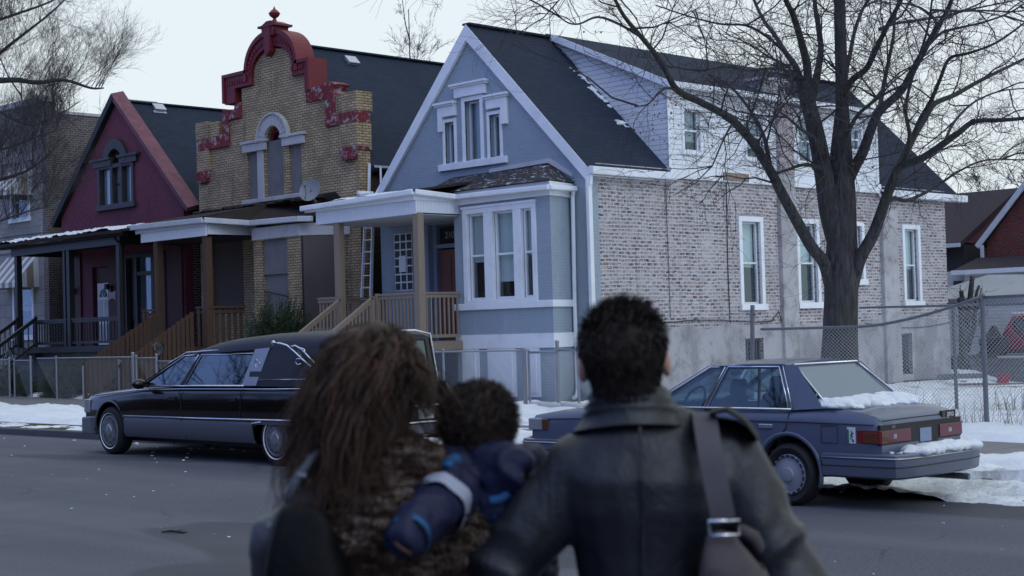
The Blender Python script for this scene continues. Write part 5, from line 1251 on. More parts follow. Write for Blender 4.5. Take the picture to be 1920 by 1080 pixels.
m = MB(); m.loft([[V(gr.x+w_*math.cos(t_), 44.3+w_*.6*math.sin(t_), z) for t_ in [2*math.pi*k_/12 for k_ in range(12)]] for z, w_ in ((wl.z+.1, .42), (wl.z+.45, .5), (wl.z+.62, .48), (wl.z+.66, .25), (wl.z+.95, .12), (wl.z+1.0, .04))]); m.build('cover', M['black_trim'], gg, smooth=30)
m = MB()
for dx in (-.3, .3): m.tube([(gr.x+dx, 44.2, wl.z), (gr.x+dx, 44.2, wl.z+.2)], .03, 6)
m.box(gr.x-.45, gr.x+.2, 44.0, 44.6, wl.z+.0, wl.z+.14); m.build('base', M['brownwood'], gg)
rb = onY(1880, 690, 42.9); m = MB(); m.lathe([(.0, 0), (.16, 0), (.20, .3), (.19, .3), (.15, .02), (0, .02)], (rb.x, 42.9, gz(rb.x, 42.9)+.05), 'z', 16)
M['redplastic'] = plain('red_plastic', (.30, .03, .05), .4, .1, 3)
bk = top(m.build('bucket', M['redplastic'], smooth=40), 'small red plastic bucket in the snow before the block wall', 'bucket')
pl = onY(1880, 710, 41.5); m = MB()
for i in range(5):
    a = random.uniform(-.5, .5); c = V(pl.x-2+i*.9, 41.3+random.uniform(-.4, .6), gz(-20, 41.5)+.12+random.uniform(0, .08)); m.beam(c-V(.9*math.cos(a), .9*math.sin(a), 0), c+V(.9*math.cos(a), .9*math.sin(a), .05), .16, .04)
tag(m.build('scrap_planks', M['deckwood']), 'loose grey planks half buried in the snow before the block wall', 'planks')
# post with ring near the van
pp = onY(1843, 700, 42.5)
# low grey beam in the snow at the corner of the blue house
q = onY(1800, 705, 40.5); m = MB(); m.beam(q+V(-.7, 0, -.02), q+V(.55, .3, 0), .3, .14); tag(m.build('timber', M['metal_dk'], bevel=.02), 'grey timber lying in the snow by the pruned tree', 'timber')
# ================================================================== parked cars
def paint(name, col, rough=.28, coat=.6, dirt=.25, spec=.5, var=.08):
    k = N(name); c = k.coord(False)
    d = k.ramp(k.noise(c, 2.2, 7, .7), [(.42, 0), (.75, 1)]); sp = k.n('ShaderNodeSeparateXYZ'); k.l(c, sp.inputs[0])
    low = k.ramp(sp.outputs[2], [(.18, 1), (.62, 0)])
    g = k.math('ADD', k.math('MULTIPLY', d, dirt*.5), k.math('MULTIPLY', low, dirt))
    col2 = k.mix(k.math('MINIMUM', g, 1.0), k.mix(k.noise(c, 1.2, 3), col, tuple(min(1, x*(1+var)) for x in col)), (.11, .105, .105))
    return k.set(col2, k.math('ADD', k.math('MULTIPLY', g, .5), rough), 0, spec, coat)
M['sedan'] = paint('grey_blue_sedan_paint', (.068, .083, .135), .38, .35, .35)
M['hearse'] = paint('black_gloss_paint', (.002, .002, .003), .12, .3, .012, .35)
M['cladding'] = paint('charcoal_grey_cladding', (.060, .064, .085), .35, .3, .25)
M['vinyl'] = plain('black_vinyl_roof', (.020, .022, .032), .55, .25, 3, bump=.15)
M['seat'] = plain('grey_car_fabric', (.06, .06, .068), .9, .2, 6)
M['amber'] = plain('amber_lens', (.11, .035, .012), .2, .1, 20, coat=.5)
M['redlens'] = plain('red_lens', (.115, .012, .026), .25, .2, 30, coat=.5)
M['redlens_dark'] = plain('dark_red_lens', (.16, .012, .015), .25, .2, 30, coat=.5)
M['headlens'] = plain('clear_headlamp', (.26, .27, .30), .15, .1, 20, coat=.8)
M['hubcap'] = plain('grey_hubcap', (.22, .23, .27), .4, .1, 9)
M['wheelmetal'] = plain('grey_wheel_cover', (.26, .27, .30), .35, .1, 9, metal=.5)
def csec(x, w, zb, zs, zt, cr, yc, tuck=.90):
    h = [(0, zb), (w*tuck, zb), (w*.975, zb+.07), (w, zb+.28*(zs-zb)+.05), (w*1.004, zb+.62*(zs-zb)), (w*.992, zs-.02), (w*.965, zs+.45*(zt-zs)), (w*.90, zt), (w*.62, zt+cr*.65), (w*.3, zt+cr*.95)]
    ri = [V(x, yc-a, z) for a, z in h[1:]] + [V(x, yc, zt+cr)] + [V(x, yc+a, z) for a, z in h[:0:-1]] + [V(x, yc, zb)]
    return ri
def wheel(parent, x, y, r, side, whitewall=False, wd=.20, seed=0):
    """side=-1: outer face towards -Y"""
    s = side; w = empty('wheel', (x, y, r)); w.parent = parent; w.location = V(x, y, r)-origin(parent)
    m = MB(); rr = r*.66
    prof = [(rr, .02), (rr+.01, .0), (r*.86, -.012), (r*.955, .012), (r, .04), (r, wd-.04), (r*.955, wd-.01), (rr, wd)]
    m.lathe([(a, s*(-b) if s > 0 else b) for a, b in prof] if False else [(a, b*(-s)) for a, b in prof], (x, y, r), 'y', 48); m.build('tyre', M['rubber'], w, smooth=50)
    D = lambda d: y - s*d
    if whitewall:
        m = MB(); m.lathe([(rr+.022, .004*s), (rr+.036, .012*s)], (x, y, r), 'y', 48, False); m.build('whitewall', M['white'], w)
    m = MB(); hc = 'wheelmetal' if whitewall else 'hubcap'
    pr = [(rr, -.02), (rr*.97, .004), (rr*.90, .006), (rr*.84, -.006), (rr*.5, .006), (rr*.36, .016), (rr*.32, .03), (rr*.16, .036), (.001, .037)]
    m.lathe([(a, b*s) for a, b in pr], (x, y, r), 'y', 40)
    n = 40 if whitewall else 16
    for k in range(n if whitewall else 0):
        a = 2*math.pi*k/n; u = V(math.cos(a), 0, math.sin(a)); c = V(x, y, r); m.beam(c+u*rr*.52+V(0, .010*s, 0), c+u*rr*.86+V(0, .004*s, 0), .010, .014, up=(0, 1, 0))
    hub = m.build('hubcap', M[hc], w, smooth=35)
    m = MB()
    for k in range(18 if not whitewall else 30):
        n2 = 18 if not whitewall else 30
        a = 2*math.pi*(k+.5)/n2; u = V(math.cos(a), 0, math.sin(a)); t = V(-math.sin(a), 0, math.cos(a)); c = V(x, y+s*.008, r)
        if whitewall: m.beam(c+u*rr*.70, c+u*rr*.80, .012, .01, up=(0, 1, 0))
        else: m.beam(c+u*rr*.87, c+u*rr*.95, .036, .012, up=(0, 1, 0))
    m.build('vent_slots', M['black_trim'], hub)
    return w
# ---------------------------------------------------------------- sedan
SY = 12.69; HW = .80
SD = empty('sedan', (-9.66, SY, 0), 'grey blue four door sedan with snow on its boot parked at the kerb', 'car', 'cars parked along the kerb')
st = [(-11.88, .70, .34, .66, .74, .005), (-11.84, .76, .31, .70, .775, .01), (-11.55, .785, .29, .73, .815, .02), (-10.95, .795, .28, .77, .85, .025), (-10.25, .80, .27, .80, .885, .025), (-10.0, .80, .26, .81, .885, .0), (-9.2, .805, .25, .81, .885, .0),
      (-8.2, .805, .26, .81, .89, .0), (-8.0, .80, .28, .80, .905, .015), (-7.6, .79, .30, .765, .875, .02), (-7.44, .78, .33, .735, .835, .02), (-7.385, .765, .35, .70, .80, .015), (-7.36, .755, .36, .66, .76, .01)]
m = MB(); m.loft([csec(*q, SY) for q in st])
cuts = MB()
for x in (-10.93, -8.37):
    cuts.lathe([(.355, -.9), (.355, -.56)], (x, SY, .30), 'y', 28); cuts.lathe([(.355, .56), (.355, .9)], (x, SY, .30), 'y', 28)
cuts = []
for x in (-10.93, -8.37):
    for a, b in ((-.95, -.56), (.56, .95)):
        c = MB(); c.lathe([(.352, a), (.352, b)], (x, SY, .30), 'y', 28); cuts.append(c)
c = MB(); c.box(-9.98, -8.28, SY-.70, SY+.70, .5, 1.2); cuts.append(c)
body = m.build('body', M['sedan'], SD, smooth=32, cuts=cuts)
for sgn in (-1, 1):      # arch flares + dark wells
    for x in (-10.93, -8.37):
        m = MB(); pts = [V(x+.372*math.cos(t), SY+sgn*.795, .30+.372*math.sin(t)) for t in [R(-18)+R(216)*i/22 for i in range(23)]]; m.tube(pts, [.022]*23, 7); m.build('wheel_arch', M['sedan'], body, smooth=True)
m = MB(); m.box(-11.75, -7.5, SY-.56, SY+.56, .27, .40); m.box(-11.3, -10.6, SY-.74, SY+.74, .58, .68) if False else None; m.build('underbody', M['black_trim'], SD)
# greenhouse
zB, zT = .885, 1.295
m = MB()
rs = []
for x, w, z in ((-9.33, .585, 1.285), (-9.2, .60, 1.302), (-8.9, .61, 1.315), (-8.6, .605, 1.312), (-8.46, .595, 1.298)):
    top_ = [V(x, SY+w*f, z+.035*(1-f*f)) for f in (-1, -.94, -.7, -.35, 0, .35, .7, .94, 1)]; top_[0].z -= .02; top_[-1].z -= .02
    rs.append(top_+[q-V(0, 0, .03) for q in top_[::-1]])
m.loft(rs); m.build('roof', M['sedan'], SD, smooth=40)
for s in (-1, 1):
    m = MB(); Y_ = lambda w: SY+s*w
    m.beam((-10.14, Y_(.735), .885), (-9.33, Y_(.592), 1.285), .05, .045)
    m.add([(-9.42, Y_(.772), .885), (-9.33, Y_(.772), .885), (-9.155, Y_(.607), 1.29), (-9.235, Y_(.607), 1.29), (-9.42, Y_(.74), .885), (-9.33, Y_(.74), .885), (-9.155, Y_(.58), 1.29), (-9.235, Y_(.58), 1.29)], [(0,1,2,3),(7,6,5,4),(0,4,5,1),(1,5,6,2),(2,6,7,3),(3,7,4,0)])
    m.add([(-8.36, Y_(.775), .885), (-7.98, Y_(.765), .905), (-8.36, Y_(.60), 1.30), (-8.56, Y_(.612), 1.30), (-8.36, Y_(.74), .885), (-8.0, Y_(.70), .905), (-8.40, Y_(.56), 1.30), (-8.56, Y_(.58), 1.30)], [(0,1,2,3),(7,6,5,4),(0,4,5,1),(1,5,6,2),(2,6,7,3),(3,7,4,0)])
    m.beam((-9.4, Y_(.603), 1.288), (-8.5, Y_(.610), 1.29), .035, .04); m.build('pillars', M['sedan'], SD, smooth=30)
def quad(parent, name, pts, mat, th=.006):
    p = [Vector(q) for q in pts]; n = (p[1]-p[0]).cross(p[-1]-p[0]).normalized()*th; m = MB(); k = len(p)
    m.add(p+[q+n for q in p], [tuple(range(k)), tuple(range(2*k-1, k-1, -1))]+[(i, i+k, (i+1) % k+k, (i+1) % k) for i in range(k)]); return m.build(name, M[mat], parent)
for s in (-1, 1):
    Y_ = lambda z: SY+s*(.768-(z-.885)*.40)
    quad(SD, 'side_window', [(-10.06, Y_(.9), .9), (-9.43, Y_(.9), .9), (-9.25, Y_(1.27), 1.27), (-9.40, Y_(1.27), 1.27)], 'carglass')
    quad(SD, 'side_window', [(-9.34, Y_(.9), .9), (-8.37, Y_(.9), .9), (-8.57, Y_(1.27), 1.27), (-9.16, Y_(1.27), 1.27)], 'carglass')
    m = MB()
    def P3(x, z): return V(x, Y_(z)+s*.012, z)
    m.tube([P3(-10.1, .895), P3(-9.40, 1.285), P3(-9.22, 1.285), P3(-9.40, .895)], .009, 6); m.tube([P3(-9.35, .895), P3(-9.175, 1.285), P3(-8.555, 1.285), P3(-8.36, .895)], .009, 6)
    m.tube([P3(-10.15, .893), P3(-8.33, .893)], .012, 6); m.tube([P3(-8.34, .90)+V(.02, s*.004, 0), P3(-8.535, 1.30)+V(.02, s*.004, 0), P3(-9.42, 1.30)+V(0, s*.004, 0), P3(-10.16, .90)], .007, 6)
    m.build('window_trim', M['chrome'], SD, smooth=True)
    m = MB(); m.beam(P3(-8.72, .9)-V(0, s*.015, 0), P3(-8.80, 1.275)-V(0, s*.015, 0), .03, .02); m.build('quarter_divider', M['black_trim'], SD)
quad(SD, 'rear_window', [(-8.41, SY-.565, 1.285), (-7.99, SY-.69, .925), (-7.99, SY+.69, .925), (-8.41, SY+.565, 1.285)], 'frost_and_sheen')
m = MB(); m.tube([(-8.40, SY-.58, 1.302), (-7.965, SY-.705, .93), (-7.955, SY+.705, .93), (-8.40, SY+.58, 1.302), (-8.40, SY-.58, 1.302)], .011, 6); m.build('rear_window_trim', M['chrome'], SD, smooth=True)
quad(SD, 'windscreen', [(-9.36, SY-.57, 1.285), (-10.14, SY-.70, .90), (-10.14, SY+.70, .90), (-9.36, SY+.57, 1.285)], 'carglass')
# seats, dash, wheel
def seat(x, y, w=.5, hr=True):
    m = MB(); m.loft([[V(x+dx+.16*math.cos(t)*.4, y+w/2*math.sin(t)*sc, z) for t in [2*math.pi*k_/12 for k_ in range(12)]] for z, dx, sc in ((.42, 0, .8), (.5, 0, 1), (.85, .13, 1), (.98, .17, .8), (1.0, .175, .5))])
    o = m.build('seat', M['seat'], SD, smooth=50)
    if hr: m = MB(); m.loft([[V(x+.20+dx+.05*math.cos(t), y+.13*math.sin(t)*sc, z) for t in [2*math.pi*k_/12 for k_ in range(12)]] for z, dx, sc in ((1.0, 0, .8), (1.02, 0, 1), (1.13, .02, 1), (1.16, .02, .7))]); m.build('headrest', M['seat'], o, smooth=50)
seat(-9.45, SY-.36); seat(-9.45, SY+.36)
seat(-8.62, SY-.33, .62, True); seat(-8.62, SY+.33, .62, True)
m = MB(); m.box(-10.1, -9.85, SY-.66, SY+.66, .6, .93); m.box(-9.98, -8.3, SY-.70, SY+.70, .45, .5); m.box(-8.35, -8.0, SY-.68, SY+.68, .78, .90); m.build('dashboard', M['black_trim'], SD)
m = MB(); c = V(-9.82, SY-.36, .93); m.tube([c+V(.08*math.sin(t)*1, .17*math.cos(t), .15*math.sin(t)) for t in [2*math.pi*i/20 for i in range(21)]], .014, 6); m.tube([c+V(0, -.16, 0), c+V(-.03, 0, -.02), c+V(0, .16, 0)], .014, 5); m.tube([c, c+V(-.15, 0, -.08)], .02, 6); m.build('steering_wheel', M['black_trim'], SD)
m = MB(); m.ell((-9.52, SY, 1.21), (.02, .11, .035), 10, 6); m.build('rear_view_mirror', M['black_trim'], SD, smooth=True)
# bumpers
def bumper(x0, x1, wrap, z0, z1, mat, parent, nm='bumper'):
    s = 1 if x1 > x0 else -1; m = MB(); prof = [(0, z0+.03), (.03*s, z0), (.0, z0)]
    path = [(wrap, .79), (x0+(x1-x0)*.35, .80), (x0+(x1-x0)*.75, .785), (x1-s*.03, .70), (x1, .45), (x1, 0), (x1, -.45), (x1-s*.03, -.70), (x0+(x1-x0)*.75, -.785), (x0+(x1-x0)*.35, -.80), (wrap, -.79)]
    secs = []
    for i, (x, y) in enumerate(path):
        p = Vector(path[max(0, i-1)]); q = Vector(path[min(len(path)-1, i+1)]); d = (q-p).normalized(); n = Vector((d.y, -d.x))*(1 if s > 0 else -1)
        n = n if (n.x*s > 0 or abs(n.y) > .5) else -n
        if n.y*y < 0 and abs(n.y) > .3: n = -n
        secs.append([V(x+n.x*a, SY+y+n.y*a, z) for a, z in ((-.10, z0+.04), (-.01, z0), (.025, z0+.02), (.035, (z0+z1)/2), (.035, z1-.05), (.03, z1-.01), (.01, z1), (-.10, z1))])
    m.loft(secs); o = m.build(nm, M[mat], parent, smooth=40)
    m = MB(); m.tube([V(sec[4].x+(sec[4]-sec[1]).normalized().x*0, sec[4].y, z1-.035)+ (sec[4]-sec[7]).normalized()*.004 for sec in secs], .008, 6); m.build('trim_strip', M['silver'], o, smooth=True)
    m = MB(); m.tube([V(sec[3].x, sec[3].y, (z0+z1)/2-.0)+(sec[3]-sec[7]).normalized()*.000 for sec in secs], .006, 5); m.build('groove', M['black_trim'], o)
    return o
bumper(-7.42, -7.14, -7.97, .29, .51, 'sedan', SD); bumper(-11.80, -11.96, -11.36, .30, .53, 'sedan', SD)
# side mouldings, seams, handles, filler flap
for s in (-1, 1):
    y = SY+s*.806
    m = MB(); m.beam((-10.6, y, .49), (-8.76, y, .49), .012, .03); m.build('side_moulding', M['black_trim'], SD)
    m = MB(); m.tube([V(x, SY+s*w, z) for x, w, z in ((-11.8, .768, .735), (-11.3, .794, .75), (-10.2, .806, .775), (-9, .812, .78), (-8.2, .812, .78), (-7.6, .795, .77), (-7.42, .785, .765))], .006, 5); m.build('waist_groove', M['black_trim'], SD)
    m = MB()
    for pts in (((-10.16, .88), (-10.2, .6), (-10.2, .30)), ((-9.37, .88), (-9.36, .6), (-9.36, .30)), ((-8.35, .88), (-8.38, .72), (-8.42, .68))):
        m.tube([(x, SY+s*(.808 if z < .8 else .775), z) for x, z in pts], .005, 4)
    m.build('door_seam', M['black_trim'], SD)
    for x in (-8.62, -9.62):
        m = MB(); m.box(x-.07, x+.09, y-.01, y+.012 if s > 0 else y+.01, .715, .755) if s > 0 else m.box(x-.07, x+.09, y-.014, y+.01, .715, .755); m.build('door_handle', M['chrome'], SD, bevel=.006)
m = MB(); a = [(-7.98, .755), (-7.80, .755), (-7.80, .60), (-7.98, .60), (-7.98, .755)]; m.tube([(x, SY-.806, z) for x, z in a], .0035, 4); m.build('filler_flap', M['black_trim'], SD)
m = MB(); m.ell((-9.98, SY-.88, .93), (.05, .09, .06), 12, 8); m.ell((-9.98, SY+.88, .93), (.05, .09, .06), 12, 8); m.build('side_mirror', M['sedan'], SD, smooth=True)
# lights
xr = -7.362
def rearp(nm, y0, y1, z0, z1, mat, d=.008, par=None): m = MB(); m.box(xr-.03, xr+d, SY+y0, SY+y1, z0, z1); return m.build(nm, M[mat], par or SD, bevel=.003)
def tilt(o, k=.20):   # the tail leans forward at the top, like the boot lid
    for v in o.data.vertices:
        z = v.co.z; v.co.x -= max(0, z-.60)*k*.6
rearp('light_panel', -.775, .775, .585, .765, 'black_trim', .004)
TL = rearp('tail_light', -.735, -.23, .60, .715, 'redlens', .014); rearp('reverse_lamp', -.56, -.50, .635, .675, 'headlens', .018, TL)
rearp('indicator', -.776, -.64, .60, .715, 'amber', .016, TL)
for z_ in (.628, .656, .684):
    m = MB(); m.box(xr, xr+.0165, SY-.77, SY-.235, z_, z_+.004); m.build('lens_rib', M['redlens_dark'], TL)
TR = rearp('tail_light', .33, .76, .60, .715, 'redlens', .014); rearp('reverse_lamp', .50, .56, .635, .675, 'headlens', .018, TR)
for z_ in (.628, .656, .684):
    m = MB(); m.box(xr, xr+.0165, SY+.335, SY+.755, z_, z_+.004); m.build('lens_rib', M['redlens_dark'], TR)
rearp('plate_recess', -.06, .30, .57, .72, 'black_trim', .006)
LPp = rearp('number_plate', -.05, .17, .575, .70, 'cladding', .010)
M['plateblue'] = plain('blue_grey_plate', (.20, .25, .36), .5, .1, 20); LPp.data.materials[0] = M['plateblue']
for s in (-1, 1):
    m = MB(); m.box(-7.60, -7.355, SY+s*.782-.012, SY+s*.782+.012, .60, .72); o = m.build('side_lamp', M['redlens_dark'], SD, bevel=.004)
    m = MB(); m.box(-7.53, -7.38, SY+s*.784-.014, SY+s*.784+.014, .605, .70); m.build('side_indicator', M['amber'], o, bevel=.004)
# lid groove, keyhole badge, stickers, exhaust
m = MB(); m.tube([(-7.38, SY-.70, .80), (-7.375, SY-.3, .805), (-7.375, SY+.3, .805), (-7.38, SY+.70, .80)], .004, 4)
m.tube([(-7.40, SY-.705, .80), (-7.96, SY-.70, .925)], .004, 4); m.build('boot_seam', M['black_trim'], SD)
text('badge', 'GXE', .035, (-7.350, SY-.55, .74), RIGHTF, M['silver'], SD, .001)
text('badge', 'sedan', .03, (-7.37, SY-.60, .785), RIGHTF, M['silver'], SD, .001) if False else None
m = MB(); m.ell((-7.385, SY-.60, .793), (.004, .055, .008), 12, 6); m.build('badge', M['silver'], SD)
m = MB(); m.box(-7.385, -7.362, SY+.40, SY+.68, .765, .835); sk = m.build('sticker', M['black_trim'], SD)
M['stk_white'] = plain('sticker_white', (.62, .64, .66), .5, .05, 5); M['stk_green'] = plain('sticker_green', (.03, .16, .10), .5, .05, 5)
text('lettering', 'pno', .085, (-7.358, SY+.57, .805), RIGHTF, M['stk_white'], sk, .001)
m = MB(); m.box(-7.364, -7.359, SY+.42, SY+.435, .77, .83); m.build('orange_stripe', M['amber'], sk); m = MB(); m.box(-7.364, -7.359, SY+.44, SY+.455, .77, .83); m.build('red_stripe', M['redlens'], sk)
m = MB(); m.box(-7.70, -7.615, SY-.800, SY-.790, .60, .745); sk2 = m.build('sticker', M['stk_white'], SD)
m = MB(); m.box(-7.70, -7.68, SY-.803, SY-.797, .60, .725); m.build('green_band', M['stk_green'], sk2)
m = MB()
for q in range(7): m.ell((-7.65+random.uniform(-.015, .015), SY-.801, .62+.014*q), (random.uniform(.006, .014), .003, .009), 7, 4)
m.build('print', M['black_trim'], sk2)
m = MB(); m.tube([(-7.9, SY+.42, .24), (-7.25, SY+.44, .235), (-7.12, SY+.45, .23)], .03, 10); m.build('exhaust', M['metal_dk'], SD, smooth=40)
m = MB(); m.tube([(-8.37, SY-.7, .28), (-8.37, SY+.7, .28)], .05, 8); m.tube([(-10.93, SY-.7, .28), (-10.93, SY+.7, .28)], .05, 8); m.build('axle', M['black_trim'], SD)
# headlights, grille
for s in (-1, 1):
    m = MB(); m.box(-11.895, -11.82, SY+s*.44, SY+s*.70, .62, .745); m.box(-11.88, -11.66, SY+s*.68, SY+s*.782, .62, .745); h = m.build('headlight', M['headlens'], SD, bevel=.01)
    m = MB(); m.box(-11.66, -11.57, SY+s*.70, SY+s*.795, .625, .74); m.build('indicator', M['amber'], h, bevel=.006)
m = MB(); m.box(-11.90, -11.84, SY-.42, SY+.42, .62, .745); m.build('grille', M['black_trim'], SD)
for x in (-10.93, -8.37):
    wheel(SD, x, SY-.80, .29, -1); wheel(SD, x, SY+.80, .29, 1)
# snow on the car
def lumps(name, boxes, parent=None, vox=.02, seed=1, label=None, mat='snow'):
    rnd = random.Random(seed); m = MB()
    for (x0, x1, y0, y1, z, h, n) in boxes:
        for i in range(n):
            a, b = rnd.random(), rnd.random(); sz = rnd.uniform(.5, 1)
            m.ell((x0+(x1-x0)*a, y0+(y1-y0)*b, (z(x0+(x1-x0)*a) if callable(z) else z)), (h*rnd.uniform(1.2, 2.4), h*rnd.uniform(1.2, 2.4), h*sz), 9, 6)
    o = m.build(name, M[mat], parent, smooth=True, remesh=vox, relax=3, disp=lambda c: .012*nz(c, 14)+.006*nz(c, 40)); tag(o, label, kind='stuff'); return o
lumps('snow_patch', [(-8.06, -7.88, SY-.62, SY+.62, .925, .085, 46), (-7.98, -7.72, SY-.58, SY+.6, .905, .035, 40)], None, .018, 3)
lumps('snow_patch', [(-7.30, -7.16, SY-.40, SY+.66, .515, .065, 34), (-7.32, -7.2, SY-.7, SY-.3, .515, .018, 16)], None, .018, 5)
lumps('snow_patch', [(-11.95, -11.86, SY-.72, SY-.1, .53, .022, 22)], None, .015, 8)

zf_ = lambda x: ZE+(XR-x)*(ZR-ZE)/(XR-XM)
for o_ in ([lumps('roof_snow', [(-26.95+.24*i_, -26.7+.24*i_, 28.78+.05*i_, 29.08, zf_, .035, 9) for i_ in range(5)]+[(-25.35, -25.15, 28.75, 29.05, zf_, .045, 8)], None, .025, 33)]): pass
SD.scale = (.97, .9, 1); SD.location.y = 12.61; SD.location.x = -11.96+(-9.66+11.96)*.97
for o in bpy.data.objects:
    if o.name.startswith('snow_patch') and o.parent is None:
        for v in o.data.vertices: v.co.y = 12.61+(v.co.y-SY)*.9; v.co.x = -11.96+(v.co.x+11.96)*.97
# ---------------------------------------------------------------- hearse
HY = 13.06
HS = empty('hearse', (-18.7, HY, 0), 'long black hearse with vinyl roof and silver landau bars parked at the kerb', 'hearse', 'cars parked along the kerb')
st = [(-21.94, .80, .40, .72, .80, .01), (-21.88, .88, .36, .78, .86, .02), (-21.5, .93, .32, .84, .92, .03), (-20.8, .955, .30, .88, .975, .035), (-20.1, .965, .28, .93, 1.025, .03), (-19.0, .97, .27, .95, 1.04, .0), (-17.4, .97, .27, .96, 1.05, 0), (-16.2, .965, .28, .96, 1.06, 0), (-15.75, .95, .32, .96, 1.06, 0), (-15.58, .91, .38, .95, 1.06, 0)]
m = MB(); m.loft([csec(*q, HY, .93) for q in st])
cuts = []
for a, b in ((-1.1, -.66), (.66, 1.1)):
    c = MB(); c.lathe([(.43, a), (.43, b)], (-21.05, HY, .36), 'y', 30); cuts.append(c)
    c = MB(); c.prY([(-17.30, .1), (-16.30, .1), (-16.30, .47), (-16.42, .545), (-17.16, .545), (-17.28, .50)], HY+a, HY+b); cuts.append(c)
hb_ = m.build('body', M['hearse'], HS, smooth=32, cuts=cuts)
for s in (-1, 1):
    m = MB(); m.tube([V(-21.05+.445*math.cos(t), HY+s*.945, .36+.445*math.sin(t)) for t in [R(5)+R(175)*i/20 for i in range(21)]], .016, 7); m.build('wheel_arch_trim', M['cladding'], hb_, smooth=True)
    y = HY+s*.966
    # cladding, chrome strips
    for x0, x1 in ((-20.58, -17.30), (-16.30, -15.62)):
        m = MB(); m.loft([[V(x, HY+s*w, z) for w, z in ((.90, .28), (.955, .29), (.985, .36), (.985, .52), (.97, .575), (.90, .575))] for x in (x0, x1)]); m.build('lower_cladding', M['cladding'], HS, smooth=30)
    m = MB(); m.box(-17.31, -16.29, HY+s*.965-.015, HY+s*.965+.015, .545, .585); m.build('cladding_bridge', M['cladding'], HS)
    m = MB(); m.tube([(-20.6, y+s*.012, .595), (-18, y+s*.014, .60), (-15.6, y+s*.0, .61)], .014, 6); m.tube([(-21.5, y-s*.035, .89), (-20.2, y-s*.02, .985), (-19, y-s*.014, 1.005), (-17, y-s*.012, 1.015), (-15.62, y-s*.03, 1.03)], .011, 6)
    m.tube([(-17.14, y-s*.028, 1.14), (-15.62, y-s*.05, 1.15)], .011, 6); m.tube([(-17.34, y+.0, .5), (-17.3, y+s*.01, .555), (-17.1, y+s*.012, .575)], .012, 6); m.build('chrome_strip', M['chrome'], HS, smooth=True)
    m = MB(); m.tube([V(x, HY+s*.975, z) for x, z in ((-19.06, 1.0), (-19.03, .7), (-19.02, .5), (-18.9, .30))], .006, 4); m.tube([V(x, HY+s*.975, z) for x, z in ((-17.55, 1.0), (-17.58, .62))], .006, 4); m.build('door_seam', M['black_trim'], HS)
    for x in (-19.25, -17.75): m = MB(); m.box(x-.09, x+.07, y-.012, y+.02 if s > 0 else y+.012, .84, .90) if s > 0 else m.box(x-.09, x+.07, y-.02, y+.012, .84, .90); m.build('door_handle', M['black_trim'], HS, bevel=.01)
    Yz = lambda z: HY+s*(.945-(z-1.05)*.33)
    quad(HS, 'side_window', [(-19.98, Yz(1.06), 1.06), (-19.10, Yz(1.06), 1.06), (-18.82, Yz(1.46), 1.46), (-19.12, Yz(1.46), 1.46)], 'hearseglass')
    quad(HS, 'side_window', [(-18.93, Yz(1.06), 1.06), (-17.58, Yz(1.06), 1.06), (-17.38, Yz(1.47), 1.47), (-18.70, Yz(1.47), 1.47)], 'hearseglass')
    def PH(x, z, o=.012): return V(x, Yz(z)+s*o, z)
    m = MB(); m.tube([PH(-20.1, 1.05), PH(-19.15, 1.475), PH(-18.80, 1.485), PH(-19.08, 1.05)], .012, 6); m.tube([PH(-18.95, 1.05), PH(-18.71, 1.485), PH(-17.36, 1.49), PH(-17.56, 1.05)], .012, 6)
    m.tube([PH(-20.1, 1.045), PH(-17.5, 1.055)], .014, 6); m.tube([PH(-19.5, 1.36, .03), PH(-19.1, 1.52, .02), PH(-18.0, 1.555, .02), PH(-17.2, 1.575, .02)], .012, 6); m.build('window_trim', M['chrome'], HS, smooth=True)
    m = MB(); m.beam(PH(-19.0, 1.05, -.01), PH(-18.75, 1.49, -.01), .10, .03, up=(0, 1, 0)); m.beam(PH(-20.14, 1.03, -.01), PH(-19.14, 1.49, -.01), .05, .05); m.build('pillar', M['hearse'], HS)
    PQ = lambda x, z, o=.012: V(x, HY+s*(.945-(z-1.05)*.204+o), z)
    m = MB(); m.add([PQ(-17.55, 1.06, .014), PQ(-17.22, 1.06, .014), PQ(-17.02, 1.565, .014), PQ(-17.35, 1.55, .014), PQ(-17.55, 1.06, -.05), PQ(-17.22, 1.06, -.05), PQ(-17.02, 1.565, -.05), PQ(-17.35, 1.55, -.05)], [(0,1,2,3),(7,6,5,4),(0,4,5,1),(1,5,6,2),(2,6,7,3),(3,7,4,0)])
    sp_ = m.build('sail_plate', M['silver'], HS); m = MB(); cc = PQ(-17.26, 1.36, .022)
    m.tube([cc+V(.04*math.cos(t), 0, .05*math.sin(t)) for t in [2*math.pi*i/14 for i in range(15)]], .006, 5); m.build('emblem', M['chrome'], sp_)
    # landau bar
    q = lambda px, py: onY(px, py, HY-.90)
    base = [q(515, 643), q(528, 644), q(541, 648), q(556, 661), q(572, 676), q(586, 688), q(604, 694), q(622, 712)]
    b2_ = [q(545, 650), q(556, 648), q(568, 655), q(584, 672), q(596, 684)]
    loop = [q(568, 668), q(562, 658), q(566, 652), q(573, 655), q(575, 664)]; loop2 = [q(571, 674), q(560, 672), q(556, 678), q(560, 684), q(567, 682)]
    if s > 0:
        f_ = lambda L: [V(p.x, HY+.90, p.z) for p in L]; base, b2_, loop, loop2 = map(f_, (base, b2_, loop, loop2))
    off = V(0, s*.02, 0)
    m = MB(); m.tube([p+off for p in base], [.014]*6+[.012, .009], 7); m.tube([p+off for p in b2_], .011, 6); m.tube([p+off for p in loop], .009, 6); m.tube([p+off for p in loop2], .009, 6); m.ell(base[0]+off, (.035, .02, .035), 12, 8); m.build('landau_bar', M['chrome'], HS, smooth=True)
